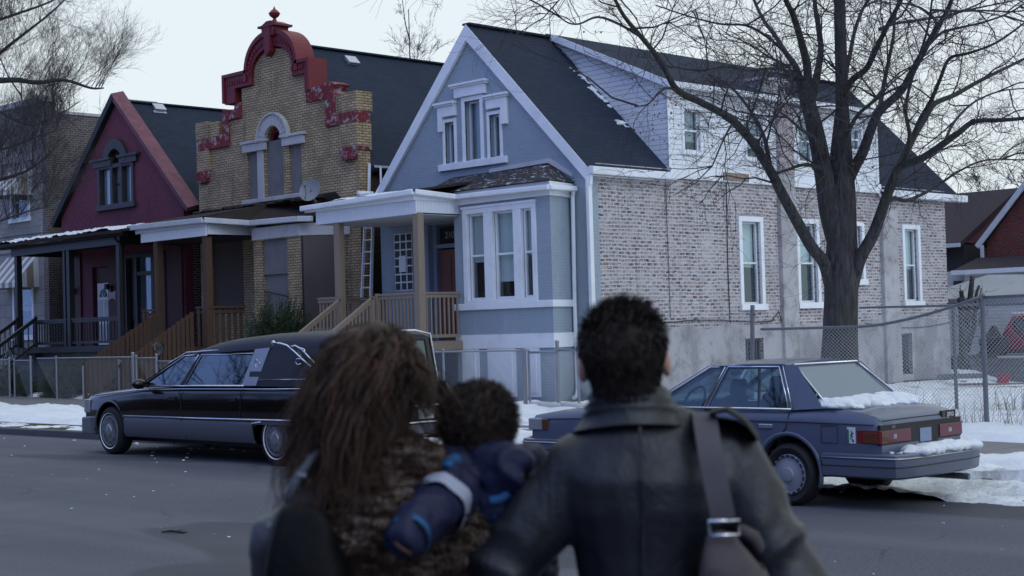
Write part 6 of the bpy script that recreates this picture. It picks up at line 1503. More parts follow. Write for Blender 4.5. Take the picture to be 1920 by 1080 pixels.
quad(HS, 'windscreen', [(-18.98, HY-.76, 1.50), (-20.14, HY-.88, 1.04), (-20.14, HY+.88, 1.04), (-18.98, HY+.76, 1.50)], 'hearseglass')
# vinyl upper body
rs = []
for x, zt, w, zb in ((-19.10, 1.50, .78, 1.475), (-18.85, 1.585, .80, 1.485), (-18.5, 1.66, .815, 1.50), (-18.0, 1.72, .825, 1.52), (-17.4, 1.755, .835, 1.54), (-16.6, 1.775, .835, 1.54), (-16.0, 1.765, .83, 1.54), (-15.72, 1.735, .82, 1.53), (-15.62, 1.70, .81, 1.52)):
    h = zt-zb; hp = [(w, zb), (w*.985, zb+h*.35), (w*.93, zb+h*.68), (w*.80, zb+h*.88), (w*.5, zb+h*.98), (0, zt)]
    rs.append([V(x, HY-a, z) for a, z in hp]+[V(x, HY+a, z) for a, z in hp[-2::-1]])
m = MB(); m.loft(rs); m.build('vinyl_roof', M['vinyl'], HS, smooth=50)
rs = []
for x, w0_, w1_ in ((-17.40, .945, .845), (-16.4, .945, .845), (-15.75, .935, .835), (-15.60, .90, .81)):
    xx = .05 if x > -15.7 else 0
    rs.append([V(x+xx*0, HY-w0_, 1.05), V(x, HY-w0_*.985, 1.2), V(x-(0 if x < -15.8 else .03), HY-w1_, 1.54), V(x-(0 if x < -15.8 else .03), HY+w1_, 1.54), V(x, HY+w0_*.985, 1.2), V(x, HY+w0_, 1.05)])
m = MB(); m.loft(rs); m.build('vinyl_quarter', M['vinyl'], HS, smooth=50)
# rear door and window
m = MB(); m.box(-15.64, -15.56, HY-.80, HY+.82, 1.02, 1.66)
for v in range(len(m.v)):
    x, y, z = m.v[v]; m.v[v] = (x-(z-1.05)*.10, HY+(y-HY)*(1-(z-1.02)*.13), z)
RD = m.build('rear_door', M['hearse'], HS, bevel=.02)
def rq(y0, y1, z0, z1, d=0): return [(-15.55+d-(z-1.05)*.10, HY+y*(1-(z-1.02)*.13), z) for y, z in ((y0, z0), (y1, z0), (y1, z1), (y0, z1))]
quad(HS, 'rear_window', rq(-.66, .68, 1.16, 1.60), 'hearseglass')
m = MB(); p = rq(-.68, .70, 1.14, 1.62, .012); m.tube(p+[p[0]], .010, 6); m.build('rear_window_trim', M['black_trim'], HS)
m = MB(); p = rq(-.80, .83, 1.04, 1.69, .0); m.tube([p[1], p[2], V(p[2][0], HY+.5, 1.74), V(p[2][0], HY-.5, 1.74), p[3], p[0]], .016, 7); m.build('rear_trim', M['chrome'], HS, smooth=True)
m = MB(); m.box(-15.66, -15.545, HY-.82, HY+.84, .40, 1.03); lid = m.build('tailgate', M['hearse'], HS, bevel=.03)
for s in (-1, 1):
    m = MB(); m.loft([[V(x, HY+s*.90, z) for x, z in ((-15.75, .55), (-15.5, .58), (-15.42, .9), (-15.48, 1.05), (-15.75, 1.08))], [V(x, HY+s*.96, z) for x, z in ((-15.75, .55), (-15.54, .6), (-15.48, .88), (-15.52, 1.02), (-15.75, 1.06))]]); t = m.build('tail_fin', M['hearse'], HS, smooth=40)
    m = MB(); m.box(-15.48, -15.41, HY+s*.905, HY+s*.95, .62, .95); m.build('tail_light', M['redlens_dark'], t, bevel=.01)
m = MB(); m.box(-15.62, -15.38, HY-.93, HY+.95, .36, .52); rbp = m.build('rear_bumper', M['cladding'], HS, bevel=.03); m = MB(); m.tube([(-15.38, HY-.9, .53), (-15.37, HY+.92, .53)], .018, 6); m.tube([(-15.53, HY-.85, .74), (-15.53, HY+.86, .74)], .014, 6); m.build('chrome_strip', M['chrome'], rbp)
m = MB(); m.box(-15.548, -15.53, HY+.45, HY+.72, .56, .70); m.build('number_plate', M['stk_white'], HS); m = MB(); m.box(-15.548, -15.53, HY+.55, HY+.64, .80, .86); m.build('badge', M['silver'], HS)
# front bumper, lamp, mirror
m = MB(); m.loft([[V(x, HY+y, z) for y, z in ((w, zb), (w, zt), (-w, zt), (-w, zb))] for x, w, zb, zt in ((-22.02, .86, .33, .50), (-21.98, .90, .30, .545), (-21.6, .965, .29, .57), (-21.49, .97, .29, .57))]); m.build('front_bumper', M['cladding'], HS, bevel=.02)
for s in (-1, 1):
    m = MB(); m.box(-21.915, -21.80, HY+s*.60, HY+s*.86, .62, .80); m.box(-21.86, -21.70, HY+s*.86, HY+s*.925, .62, .83); m.build('headlight', M['headlens'], HS, bevel=.015)
    m = MB(); m.ell((-19.98, HY+s*1.07, 1.075), (.07, .12, .075), 14, 10); m.box(-20.0, -19.93, HY+s*.92, HY+s*1.02, 1.03, 1.07); m.build('side_mirror', M['hearse'], HS, smooth=40)
m = MB(); m.box(-21.96, -21.88, HY-.55, HY+.55, .60, .82); m.build('grille', M['chrome'], HS)
m = MB(); m.box(-21.7, -15.7, HY-.66, HY+.66, .20, .42); m.box(-17.6, -16.0, HY-.68, HY+.68, .19, .23); m.build('underbody', M['black_trim'], HS)
for x in (-21.05, -16.80):
    wheel(HS, x, HY-.95, .36, -1, True, .22); wheel(HS, x, HY+.95, .36, 1, True, .22)
# ================================================================== trees
def barkm(name, a, b, moss=None):
    k = N(name); c = k.coord(False); f = k.noise(k.map(c, (7, 7, .9)), 3, 6, .65, .6)
    col = k.mix(k.ramp(f, [(.35, 0), (.65, 1)]), a, b)
    if moss: col = k.mix(k.ramp(k.noise(c, 1.5, 5), [(.5, 0), (.62, .6)]), col, moss)
    k.bump(f, .9, .03); return k.set(col, .95, 0, .2)
M['bark'] = barkm('furrowed_grey_bark', (.030, .028, .029), (.095, .088, .090), (.052, .060, .040))
M['twig'] = plain('dark_twig_bark', (.046, .041, .046), .9, .3, 3)
M['pods'] = plain('dry_brown_pods', (.10, .055, .035), .9, .3, 6)
def twigs(mm, rnd, p, d, L, r, lvl, wig, droop, n_child=(3, 5), spread=.9, minr=.0022, sides=3, up=0.0):
    """one curved twig with children"""
    K = 5 if lvl else 4; pts = [p]; rad = [r]; cur = d.normalized()
    for i in range(K):
        cur = (cur+V(rnd.uniform(-1, 1), rnd.uniform(-1, 1), rnd.uniform(-1, 1)+up-droop)*wig).normalized()
        pts.append(pts[-1]+cur*L/K); rad.append(max(minr*.6, r*(1-.75*(i+1)/K)))
    mm.tube(pts, rad, sides if r < .012 else 5, False)
    if lvl > 0:
        n = rnd.randint(*n_child)
        for i in range(n):
            t = rnd.uniform(.25, 1.0); k = min(K-1, int(t*K)); q = pts[k].lerp(pts[k+1], t*K-k)
            dd = (pts[k+1]-pts[k]).normalized(); s = V(rnd.uniform(-1, 1), rnd.uniform(-1, 1), rnd.uniform(-.7, .9)); s = (s-dd*s.dot(dd)).normalized()
            twigs(mm, rnd, q, dd*rnd.uniform(.5, 1)+s*spread*rnd.uniform(.6, 1.2), L*rnd.uniform(.42, .75), max(minr, r*.55), lvl-1, wig, droop, n_child, spread, minr, sides, up)
def smoothpath(pts, n=4):
    out = []
    P_ = [pts[0]*2-pts[1]]+pts+[pts[-1]*2-pts[-2]]
    for i in range(1, len(P_)-2):
        for k in range(n):
            t = k/n; a, b, c, d = P_[i-1], P_[i], P_[i+1], P_[i+2]
            out.append(.5*((2*b)+(c-a)*t+(2*a-5*b+4*c-d)*t*t+(3*b-a-3*c+d)*t*t*t))
    out.append(pts[-1]); return out
# ---- big tree in the lot; limbs follow the photograph, each bending to its own depth
TP = onY(1575, 700, 22.5); TD = (TP-EYE).dot(CF)
def tp(px, py, dd): return onD(px, py, TD+dd)
rnd = random.Random(21)
BT = empty('bare_tree', (TP.x, TP.y, -.1), 'large leafless tree with forked trunk in front of the whitewashed brick wall', 'tree')
base = V(TP.x, TP.y, -.3)
tr = [base, tp(1574, 740, 0), tp(1575, 640, 0), tp(1577, 560, 0), tp(1578, 505, 0), tp(1579, 440, 0), tp(1578, 360, 0), tp(1577, 300, 0), tp(1579, 200, .1), tp(1577, 110, .2), tp(1575, 40, .2), tp(1574, -60, .2), tp(1580, -160, .3), tp(1576, -300, .3)]
pr = [.46, .36, .30, .285, .295, .25, .235, .20, .115, .105, .10, .085, .06, .02]
m = MB(); sp_ = smoothpath(tr, 5); rr_ = []
for i in range(len(sp_)):
    t = i/5; k = min(len(pr)-2, int(t)); rr_.append((pr[k]*(1-(t-k))+pr[k+1]*(t-k)))
m.tube(sp_, rr_, 22)
def rawtree(o): pass
limbs = [ # (points px, py, depth offset, start radius)
 ([(1576, 470, 0), (1556, 400, -.1), (1545, 330, -.1), (1530, 250, -.2), (1514, 190, -.3), (1505, 150, -.4)], .20, .115),
 ([(1512, 180, -.3), (1514, 130, -.5), (1503, 80, -.8), (1488, 30, -1.1), (1470, -10, -1.4), (1440, -120, -2)], .085, .03),
 ([(1520, 200, -.2), (1532, 140, .2), (1539, 92, .5), (1533, 40, .8), (1528, -10, 1.0), (1540, -150, 1.4)], .075, .03),
 ([(1508, 165, -.4), (1492, 125, -.2), (1474, 100, .0), (1452, 65, .3), (1432, 38, .6), (1412, -5, 1.0), (1380, -90, 1.5)], .06, .02),
 ([(1580, 180, .1), (1598, 150, -.3), (1625, 128, -.8), (1646, 85, -1.2), (1668, 40, -1.6), (1694, -10, -2), (1730, -110, -2.6)], .065, .025),
 ([(1582, 150, .1), (1592, 110, .3), (1602, 60, .6), (1614, 25, .8), (1632, -15, 1.0), (1660, -120, 1.4)], .045, .02),
 ([(1585, 350, 0), (1600, 318, -.1), (1618, 285, -.3), (1634, 240, -.5), (1650, 208, -.6), (1690, 170, -.8), (1714, 128, -1.0), (1735, 90, -1.2), (1758, 50, -1.5), (1776, 20, -1.8), (1800, -40, -2.2), (1850, -150, -3)], .11, .022),
 ([(1560, 545, 0), (1545, 493, -.2), (1521, 462, -.4), (1489, 405, -.7), (1462, 355, -.9), (1447, 325, -1.0), (1412, 268, -1.3), (1380, 232, -1.5), (1355, 213, -1.6), (1310, 190, -1.9), (1271, 170, -2.2), (1252, 140, -2.4), (1239, 114, -2.5), (1202, 69, -2.8), (1170, 30, -3.1), (1148, -10, -3.4), (1100, -90, -4)], .115, .02),
 ([(1447, 325, -1.0), (1440, 290, -.8), (1432, 255, -.5), (1412, 215, -.1), (1388, 182, .3), (1364, 158, .8), (1330, 140, 1.2)], .045, .014),
 ([(1549, 322, -.1), (1530, 312, -.5), (1505, 309, -.9), (1478, 318, -1.1), (1455, 325, -1.2)], .04, .02),
 ([(1597, 535, 0), (1612, 486, -.2), (1637, 440, -.3), (1652, 400, -.4), (1662, 370, -.5), (1675, 340, -.7), (1690, 312, -.8), (1730, 296, -1.1), (1771, 268, -1.4), (1800, 247, -1.7), (1827, 228, -1.9), (1880, 225, -2.3), (1930, 220, -2.6), (2020, 200, -3.2)], .125, .02),
 ([(1668, 355, -.5), (1680, 325, -.2), (1695, 295, .2), (1712, 258, .6), (1735, 220, 1.0), (1753, 194, 1.3), (1790, 178, 1.6), (1827, 157, 1.9), (1870, 135, 2.2), (1925, 108, 2.6), (1990, 70, 3)], .085, .02),
 ([(1712, 258, .6), (1725, 225, .5), (1745, 190, .2), (1762, 150, -.2), (1780, 110, -.6), (1815, 100, -1.0), (1868, 80, -1.3), (1925, 40, -1.6)], .05, .015),
 ([(1640, 432, -.3), (1660, 385, 0), (1676, 372, .2), (1700, 376, .5), (1734, 362, .9), (1765, 343, 1.2), (1800, 320, 1.5), (1850, 300, 1.9), (1925, 300, 2.3)], .05, .012),
 ([(1649, 208, -.6), (1655, 170, -.4), (1665, 120, -.2), (1675, 70, .1), (1680, 20, .4), (1700, -60, .8)], .045, .018),
 ([(1735, 90, -1.2), (1765, 62, -1.0), (1800, 52, -.8), (1850, 40, -.6), (1900, 20, -.3), (1960, -20, 0)], .03, .012),
 ([(1649, 55, -1.3), (1675, 45, -.9), (1720, 38, -.5), (1770, 30, 0), (1830, 10, .5), (1880, -20, 1)], .03, .012),
 ([(1474, 100, 0), (1440, 70, -.4), (1400, 48, -.8), (1350, 45, -1.2), (1290, 30, -1.6), (1230, 10, -2)], .03, .01),
 ([(1271, 170, -2.2), (1250, 165, -2.5), (1232, 178, -2.8), (1215, 195, -3.0), (1190, 200, -3.3)], .022, .008),
 ([(1202, 69, -2.8), (1160, 45, -3.2), (1120, 32, -3.5), (1085, 45, -3.8), (1060, 40, -4), (1035, 15, -4.2)], .025, .008),
 ([(1545, 300, -.1), (1530, 262, -1.2), (1505, 245, -2.2), (1470, 215, -3.2), (1430, 190, -4.0)], .04, .012),
 ([(1588, 250, 0), (1605, 220, -1.4), (1625, 200, -2.4), (1670, 170, -3.4), (1720, 150, -4.2)], .04, .012),
 ([(1505, 150, -.4), (1480, 135, -.9), (1445, 128, -1.4), (1400, 132, -1.9), (1360, 125, -2.3), (1310, 135, -2.6)], .03, .01),
 ([(1690, 312, -.8), (1700, 285, -.9), (1705, 250, -1.2), (1698, 210, -1.5), (1705, 165, -1.8), (1722, 110, -2.2), (1740, 50, -2.6), (1750, -20, -3)], .045, .015),
 ([(1771, 268, -1.4), (1785, 235, -1.0), (1810, 205, -.6), (1838, 185, -.2), (1880, 170, .2), (1930, 165, .6)], .028, .01),
]
def polytube(mm, pts, r0, r1, n=12):
    sp = smoothpath(pts, 4); L = len(sp)-1; mm.tube(sp, [r0+(r1-r0)*(i/L)**.85 for i in range(L+1)], n); return sp
L1 = []
for pts, r0, r1 in limbs:
    P_ = [tp(*q) for q in pts]; rad_n = 12 if r0 > .05 else 7
    L1.append((polytube(m, P_, r0, r1, rad_n), r0, r1))
m.build('trunk', M['bark'], BT, smooth=True, fixn=False)
m = MB(); pod = MB()
for sp, r0, r1 in L1 + [(sp_[38:], .1, .03)]:
    n = len(sp); Ltot = sum((sp[i+1]-sp[i]).length for i in range(n-1))
    for k in range(int(Ltot*3.1)+2):
        t = rnd.uniform(.25 if r0 > .1 else .08, 1.0)
        i = min(n-2, int(t*(n-1))); q = sp[i].lerp(sp[i+1], t*(n-1)-i); dd = (sp[i+1]-sp[i]).normalized()
        s = V(rnd.uniform(-1, 1), rnd.uniform(-1, 1), rnd.uniform(-.6, .8)); s = (s-dd*s.dot(dd)).normalized()
        big = rnd.random() < .30
        L = rnd.uniform(1.1, 2.2) if big else rnd.uniform(.4, 1.1)
        twigs(m, rnd, q, dd*rnd.uniform(.2, 1.0)+s*1.0, L, rnd.uniform(.013, .022) if big else rnd.uniform(.006, .011), 3 if big else 2, .33, .10, (3, 5), .95, .0028, 3, .05)
m.build('crown', M['twig'], BT, fixn=False)
# clusters of dry pods on the low left twigs
for (px, py, dd) in [(1215, 195, -3), (1240, 215, -2.6), (1260, 240, -2.4), (1290, 190, -2.2), (1190, 235, -3.1), (1340, 160, -1.2), (1400, 150, -2), (1440, 160, 0), (1475, 130, 0), (1140, 40, -3.6), (1330, 250, -2), (1620, 300, -2)]:
    c0_ = tp(px, py, dd)
    for i in range(22):
        c = c0_+V(rnd.gauss(0, .20), rnd.gauss(0, .20), rnd.gauss(0, .13)); m2 = V(rnd.uniform(-.04, .04), rnd.uniform(-.04, .04), -rnd.uniform(.02, .06)); s = V(rnd.uniform(-.008, .008), rnd.uniform(-.008, .008), .003)
        pod.add([c-s, c+m2*.5+s*2, c+m2, c+m2*.5-s*2], [(0, 1, 2, 3)])
pod.build('seed_pods', M['pods'], BT, fixn=False)
m = MB(); 
# ---- generic bare tree
def tree(label, x, y, z0, H, r, seed, spread=.6, n1=7, lv=3, up=.12, name='bare_tree', lean=(0, 0), mat='twig', density=1.0, crown0=.3, long_=1.0, group=None, wig=.2, tmin=.003):
    rnd = random.Random(seed); f = empty(name, (x, y, z0), label, 'tree', group); m = MB(); tw = MB()
    P_ = [V(x, y, z0-.2), V(x+lean[0]*.2, y+lean[1]*.2, z0+H*.2), V(x+lean[0]*.6, y+lean[1]*.6, z0+H*.5), V(x+lean[0], y+lean[1], z0+H*.95)]
    sp = polytube(m, P_, r, r*.12, 10); n = len(sp)
    for i in range(n1):
        t = crown0+(1-crown0)*(i+rnd.random())/n1*.95; k = min(n-2, int(t*(n-1))); q = sp[k].lerp(sp[k+1], t*(n-1)-k)
        a = i*2.4+rnd.uniform(-.4, .4); d = V(math.cos(a)*spread, math.sin(a)*spread, rnd.uniform(.5, 1.0)*(1-spread*.4)).normalized()
        L = H*rnd.uniform(.36, .52)*long_*(1.15-t*.55); pts = [q]; cur = d
        for s in range(4): cur = (cur+V(rnd.uniform(-.25, .25), rnd.uniform(-.25, .25), up*1.2)).normalized(); pts.append(pts[-1]+cur*L/4)
        r0 = r*.42*(1.1-t*.6); s2 = polytube(m, pts, r0, r0*.2, 7)
        for k2 in range(int(L*2.6*density)+3):
            t2 = rnd.uniform(.12, 1); kk2 = min(len(s2)-2, int(t2*(len(s2)-1))); q2 = s2[kk2]; dd = (s2[kk2+1]-s2[kk2]).normalized()
            sv = V(rnd.uniform(-1, 1), rnd.uniform(-1, 1), rnd.uniform(-.2, 1)); sv = (sv-dd*sv.dot(dd)).normalized()
            twigs(tw, rnd, q2, dd+sv*.8, L*rnd.uniform(.22, .45), r0*rnd.uniform(.22, .38), lv, wig, 0, (3, 5), .6, tmin, 3, up)
    m.build('trunk', M['bark'], f, smooth=True, fixn=False); tw.build('crown', M[mat], f, fixn=False); return f
# tree on the parkway beyond the left edge: its crown reaches into the picture
lt = onY(-330, 900, 16.2)
def left_tree():
    rnd = random.Random(5); y0 = 16.0; b0 = V(lt.x, y0, .1)
    f = empty('bare_tree', b0, 'leafless street tree reaching in from the left with dense fine upswept twigs', 'tree'); m = MB(); tw = MB()
    D0 = (b0-EYE).dot(CF)
    c = lambda px, py, dd: onD(px, py, D0+dd)
    tk = [b0-V(0, 0, .3), c(-330, 500, 0), c(-300, 300, 0), c(-290, 100, 0), c(-270, -150, 0), c(-250, -400, 0)]
    polytube(m, tk, .34, .10, 14)
    L_ = [([c(-300, 330, 0), c(-180, 240, .3), c(-60, 165, .6), c(20, 150, .8), c(70, 155, 1.0), c(120, 150, 1.2), c(170, 165, 1.4), c(195, 165, 1.5)], .13, .02),
          ([c(-295, 200, 0), c(-150, 60, -.5), c(-50, -10, -.8), c(40, -60, -1), c(120, -120, -1.2)], .12, .03),
          ([c(-305, 400, 0), c(-200, 400, -.4), (c(-90, 370, -.8)), c(-10, 340, -1.0), c(40, 325, -1.1), c(80, 300, -1.2), c(110, 270, -1.3)], .10, .015),
          ([c(-60, 165, .6), c(0, 100, .2), c(50, 60, 0), c(100, 20, -.2), c(150, -30, -.4)], .06, .015),
          ([c(-300, 300, 0), c(-160, 140, 1.2), c(-60, 60, 2.0), c(20, 30, 2.6), c(90, 5, 3.0), c(130, -20, 3.2)], .09, .015),
          ([c(-250, 420, -.3), c(-130, 440, -1.2), c(-20, 420, -1.6), c(40, 400, -1.9), c(100, 385, -2.1)], .05, .01),
          ([c(-60, 165, .6), c(0, 210, 1.2), c(60, 235, 1.7), c(110, 215, 2.0), c(150, 190, 2.2)], .05, .012),
          ([c(-200, 250, .3), c(-90, 270, 1.0), c(0, 280, 1.5), c(60, 260, 1.8), c(120, 240, 2)], .06, .012)]
    for pts, r0, r1 in L_:
        s = polytube(m, pts, r0, r1, 8); n = len(s); Lt = sum((s[i+1]-s[i]).length for i in range(n-1))
        for k in range(int(Lt*11)):
            t = rnd.uniform(.15, 1); i = min(n-2, int(t*(n-1))); q = s[i]; dd = (s[i+1]-s[i]).normalized()
            if (q-EYE).dot(CR)/(q-EYE).dot(CF)*FPX+960 < -240: continue
            sv = V(rnd.uniform(-1, 1), rnd.uniform(-1, 1), rnd.uniform(.1, 1.2)); sv = (sv-dd*sv.dot(dd)).normalized()
            twigs(tw, rnd, q, dd*.5+sv*1.0, rnd.uniform(.8, 1.55), rnd.uniform(.006, .010), 3, .15, 0, (3, 5), .5, .0024, 3, .30)
    m.build('trunk', M['bark'], f, smooth=True, fixn=False); tw.build('crown', M['twig'], f, fixn=False)
left_tree()
dt = onD(770, 160, 62); tree('slender leafless tree rising behind the roofs between the yellow and the blue house', dt.x, dt.y, -.3, 15.8, .14, 9, .42, 8, 3, .22, density=.4, long_=.62, wig=.16, tmin=.0065)
dt = onD(1885, 420, 75); tree('distant leafless tree above the far roofs at the right edge', dt.x, dt.y, -.5, 8.6, .2, 12, .7, 10, 3, .12, density=.8, tmin=.010)
dt = onD(1780, 420, 80); tree('distant leafless tree just right of the whitewashed brick wall', dt.x, dt.y, -.5, 7.6, .2, 13, .7, 9, 3, .12, density=.8, tmin=.010)
dt = onD(1960, 420, 70); tree('distant leafless tree beyond the right edge', dt.x, dt.y, -.5, 9.0, .2, 14, .7, 9, 3, .12, density=.7, tmin=.010)
dt = onD(45, 400, 70); tree('distant leafless tree behind the greystone house', dt.x, dt.y, -.5, 15, .2, 15, .6, 8, 2, .2, density=.5, tmin=.009)
# pruned stump-like tree by the corner of the lot
rnd = random.Random(31); ps = onZ(1806, 705, -.40)
ps = onD(1806, 705, 48); PT = empty('pruned_tree', ps, 'hard pruned multi stemmed little tree at the rear corner of the lot', 'tree')
DD = (ps-EYE).dot(CF); m = MB(); c = lambda px, py, dd=0: onD(px, py, DD+dd)
for pts, r0, r1 in (([c(1808, 712), c(1806, 640), c(1804, 590), c(1800, 558)], .16, .09), ([c(1806, 640), c(1816, 590), c(1820, 550), c(1823, 518)], .13, .07), ([c(1812, 660), c(1826, 610), c(1829, 560), c(1836, 535)], .10, .04),
                    ([c(1804, 600), c(1806, 580), c(1802, 545)], .09, .07), ([c(1820, 600), c(1834, 575), c(1840, 540)], .06, .02), ([c(1815, 690), c(1850, 640), c(1838, 600)], .05, .02)):
    polytube(m, pts, r0, r1, 8)
m.build('trunk', M['bark'], PT, smooth=True, fixn=False)
m = MB()
for i in range(40): twigs(m, rnd, c(rnd.uniform(1798, 1838), rnd.uniform(560, 660)), V(rnd.uniform(-1, 1), rnd.uniform(-1, 1), rnd.uniform(0, 1)), rnd.uniform(.4, 1.0), .012, 1, .3, 0, (2, 4), .7, .006, 3, .1)
m.build('crown', M['twig'], PT, fixn=False)
# ================================================================== people
HF = V(CF.x, CF.y, 0).normalized(); HR = V(HF.y, -HF.x, 0)          # level forward / right
UP = V(0, 0, 1)
M['skin_pale'] = plain('fair_skin', (.42, .22, .17), .55, .08, 20)
M['skin_dark'] = plain('brown_skin', (.075, .036, .024), .55, .08, 20)
M['eye'] = plain('eye', (.5, .5, .5), .2, .05, 20)
def leather():
    k = N('dark_worn_leather'); c = k.coord(False)
    f = k.noise(k.map(c, (1, 1, .45)), 9, 6, .6, .8); g = k.noise(c, 70, 4, .6)
    col = k.mix(f, (.006, .007, .010), (.015, .017, .024)); k.bump(k.math('ADD', k.math('MULTIPLY', g, .25), f), .6, .012)
    return k.set(col, k.ramp(f, [(.3, .36), (.7, .55)]), 0, .45)
M['leather'] = leather()
M['leather_grey'] = plain('grey_leather', (.055, .060, .075), .42, .3, 14, bump=.4)
M['denim'] = plain('dark_trousers', (.018, .020, .028), .9, .2, 20)
M['shoe'] = plain('black_shoe_leather', (.01, .01, .01), .4, .1, 10)
def fabric(name, col, rough=.85): 
    k = N(name); c = k.coord(False); f = k.noise(c, 8, 5, .6); g = k.noise(c, 160, 2); k.bump(k.math('ADD', f, k.math('MULTIPLY', g, .3)), .4, .008)
    return k.set(k.mix(f, tuple(x*.75 for x in col), tuple(x*1.2 for x in col)), rough, 0, .25)
M['navy'] = fabric('navy_jacket_nylon', (.013, .016, .045), .6)
M['ltblue'] = fabric('light_blue_trim', (.014, .075, .19), .6)
M['whitestripe'] = fabric('pale_sleeve_stripe', (.32, .34, .42), .6)
M['canvas'] = fabric('grey_brown_canvas', (.088, .074, .075), .9)
M['webbing'] = fabric('grey_strap_webbing', (.085, .078, .088), .85)
M['blackbag'] = plain('black_bag_leather', (.002, .002, .003), .6, .3, 10, bump=.3, spec=.15)
def hairm(name, a, b, sc=30):
    k = N(name); c = k.coord(False); f = k.noise(k.map(c, (1, 1, .25)), sc, 4, .7); return k.set(k.mix(k.ramp(f, [(.35, 0), (.65, 1)]), a, b), .62, 0, .28)
M['hair_brown'] = hairm('long_brown_hair', (.015, .009, .006), (.082, .045, .029), 24)
M['hair_dark'] = hairm('short_dark_brown_hair', (.008, .006, .005), (.028, .020, .016), 40)
M['hair_afro'] = hairm('curly_dark_hair', (.010, .006, .0045), (.035, .020, .014), 30)
def furm():
    k = N('mottled_brown_fur'); c = k.coord(False)
    f = k.noise(k.map(c, (1, 1, 2.6)), 16, 5, .75, 1.2); g = k.noise(c, 3.0, 4, .6)
    col = k.ramp(f, [(.34, (.010, .006, .005)), (.46, (.035, .020, .014)), (.54, (.11, .078, .058)), (.64, (.30, .245, .21))])
    col = k.mix(k.ramp(g, [(.42, .0), (.62, .75)]), col, (.022, .010, .007)); return k.set(col, .9, 0, .15)
M['fur'] = furm()
def cap(mm, p, q, r0, r1, n=12):
    """tapered limb with rounded ends"""
    p = Vector(p); q = Vector(q); mm.tube([p, q], [r0, r1], n); mm.ell(p, (r0,)*3, n, 8); mm.ell(q, (r1,)*3, n, 8)
def torso(mm, rings, F=HF, Rr=HR):
    """rings: (centre, half width, half depth)"""
    mm.loft([[c+Rr*a*math.copysign(abs(math.cos(t))**.85, math.cos(t))+F*b*math.sin(t) for t in [2*math.pi*k/20 for k in range(20)]] for c, a, b in rings])
def hand(mm, wrist, d, side, curl=.5, sz=1.0, nrm=None):
    """palm, four fingers with three bones, thumb from the side of the palm"""
    d = d.normalized(); nrm = (nrm or HF).normalized(); s = d.cross(nrm).normalized()*side; nrm = s.cross(d).normalized()*side
    c = wrist+d*.05*sz
    rings = []
    for t, w, h in ((0, .022, .016), (.03, .032, .015), (.065, .039, .014), (.09, .038, .011)): rings.append([wrist+d*t*sz+s*w*sz*math.cos(a)+nrm*h*sz*math.sin(a) for a in [2*math.pi*k/12 for k in range(12)]])
    mm.loft(rings)
    for i, L in enumerate((.070, .078, .073, .058)):
        off = (i-1.5)*.0195*sz; p = wrist+d*(.086-abs(i-1.3)*.004)*sz+s*off; dd = d; pts = [p-d*.012*sz]; rad = [.0088*sz]
        for b in range(3):
            a = curl*(.45+.4*b)+.05*i; dd = (d*math.cos(a)-nrm*math.sin(a)).normalized(); p = p+dd*L*sz*(.44, .31, .25)[b]; pts.append(p); rad.append((.0085, .0078, .0068)[b]*sz)
        mm.tube(pts, rad, 8); mm.ell(pts[-1], (rad[-1],)*3, 8, 6)
    p = wrist+d*.025*sz-s*.026*sz; q = p-s*.026*sz+d*.022*sz-nrm*.008*sz; r = q+d*.030*sz-nrm*.012*sz-s*.004*sz
    mm.tube([p+s*.012*sz, p, q, r], [.013*sz, .013*sz, .0105*sz, .0085*sz], 8); mm.ell(r, (.0085*sz,)*3, 8, 6)
def head(mm, c, F, Rr, U, s=1.0, ear=.077):
    rot = Matrix((Rr, F, U)).transposed()
    mm.ell(c+U*.018*s-F*.005*s, (.074*s, .094*s, .088*s), 22, 16, rot)
    mm.ell(c-U*.045*s+F*.022*s, (.055*s, .062*s, .060*s), 18, 12, rot); mm.ell(c-U*.085*s+F*.055*s, (.028*s, .024*s, .020*s), 12, 8, rot)
    mm.tube([c+U*.015*s+F*.082*s, c-U*.030*s+F*.108*s], [.008*s, .015*s], 8); mm.ell(c-U*.032*s+F*.100*s, (.016*s, .014*s, .011*s), 10, 8, rot)
    mm.ell(c-U*.062*s+F*.080*s, (.024*s, .012*s, .006*s), 12, 6, rot); mm.ell(c-U*.071*s+F*.078*s, (.020*s, .012*s, .007*s), 12, 6, rot)
    mm.ell(c+U*.030*s+F*.078*s, (.050*s, .014*s, .010*s), 14, 8, rot)
    for k in (-1, 1):
        mm.ell(c+Rr*k*ear*s-U*.012*s-F*.008*s, (.010*s, .019*s, .029*s), 10, 8, rot); mm.ell(c+Rr*k*.036*s-U*.02*s+F*.066*s, (.024*s, .02*s, .018*s), 10, 8, rot)
def eyes(par, c, F, Rr, U, s):
    for k in (-1, 1):
        m = MB(); m.ell(c+Rr*k*.031*s+U*.006*s+F*.078*s, (.0125*s,)*3, 12, 8); m.build('eye', M['eye'], par, smooth=True)
def surfpts(o, n, rnd, par):
    me = o.data; off = origin(o); me.calc_loop_triangles(); tris = [t for t in me.loop_triangles]; acc = []; a = 0
    for t in tris: a += t.area; acc.append(a)
    import bisect
    for _ in range(n):
        t = tris[min(len(tris)-1, bisect.bisect(acc, rnd.random()*a))]; u, v = rnd.random(), rnd.random()
        if u+v > 1: u, v = 1-u, 1-v
        A, B, C = (me.vertices[i].co for i in t.vertices); yield A+(B-A)*u+(C-A)*v+off, t.normal.copy()
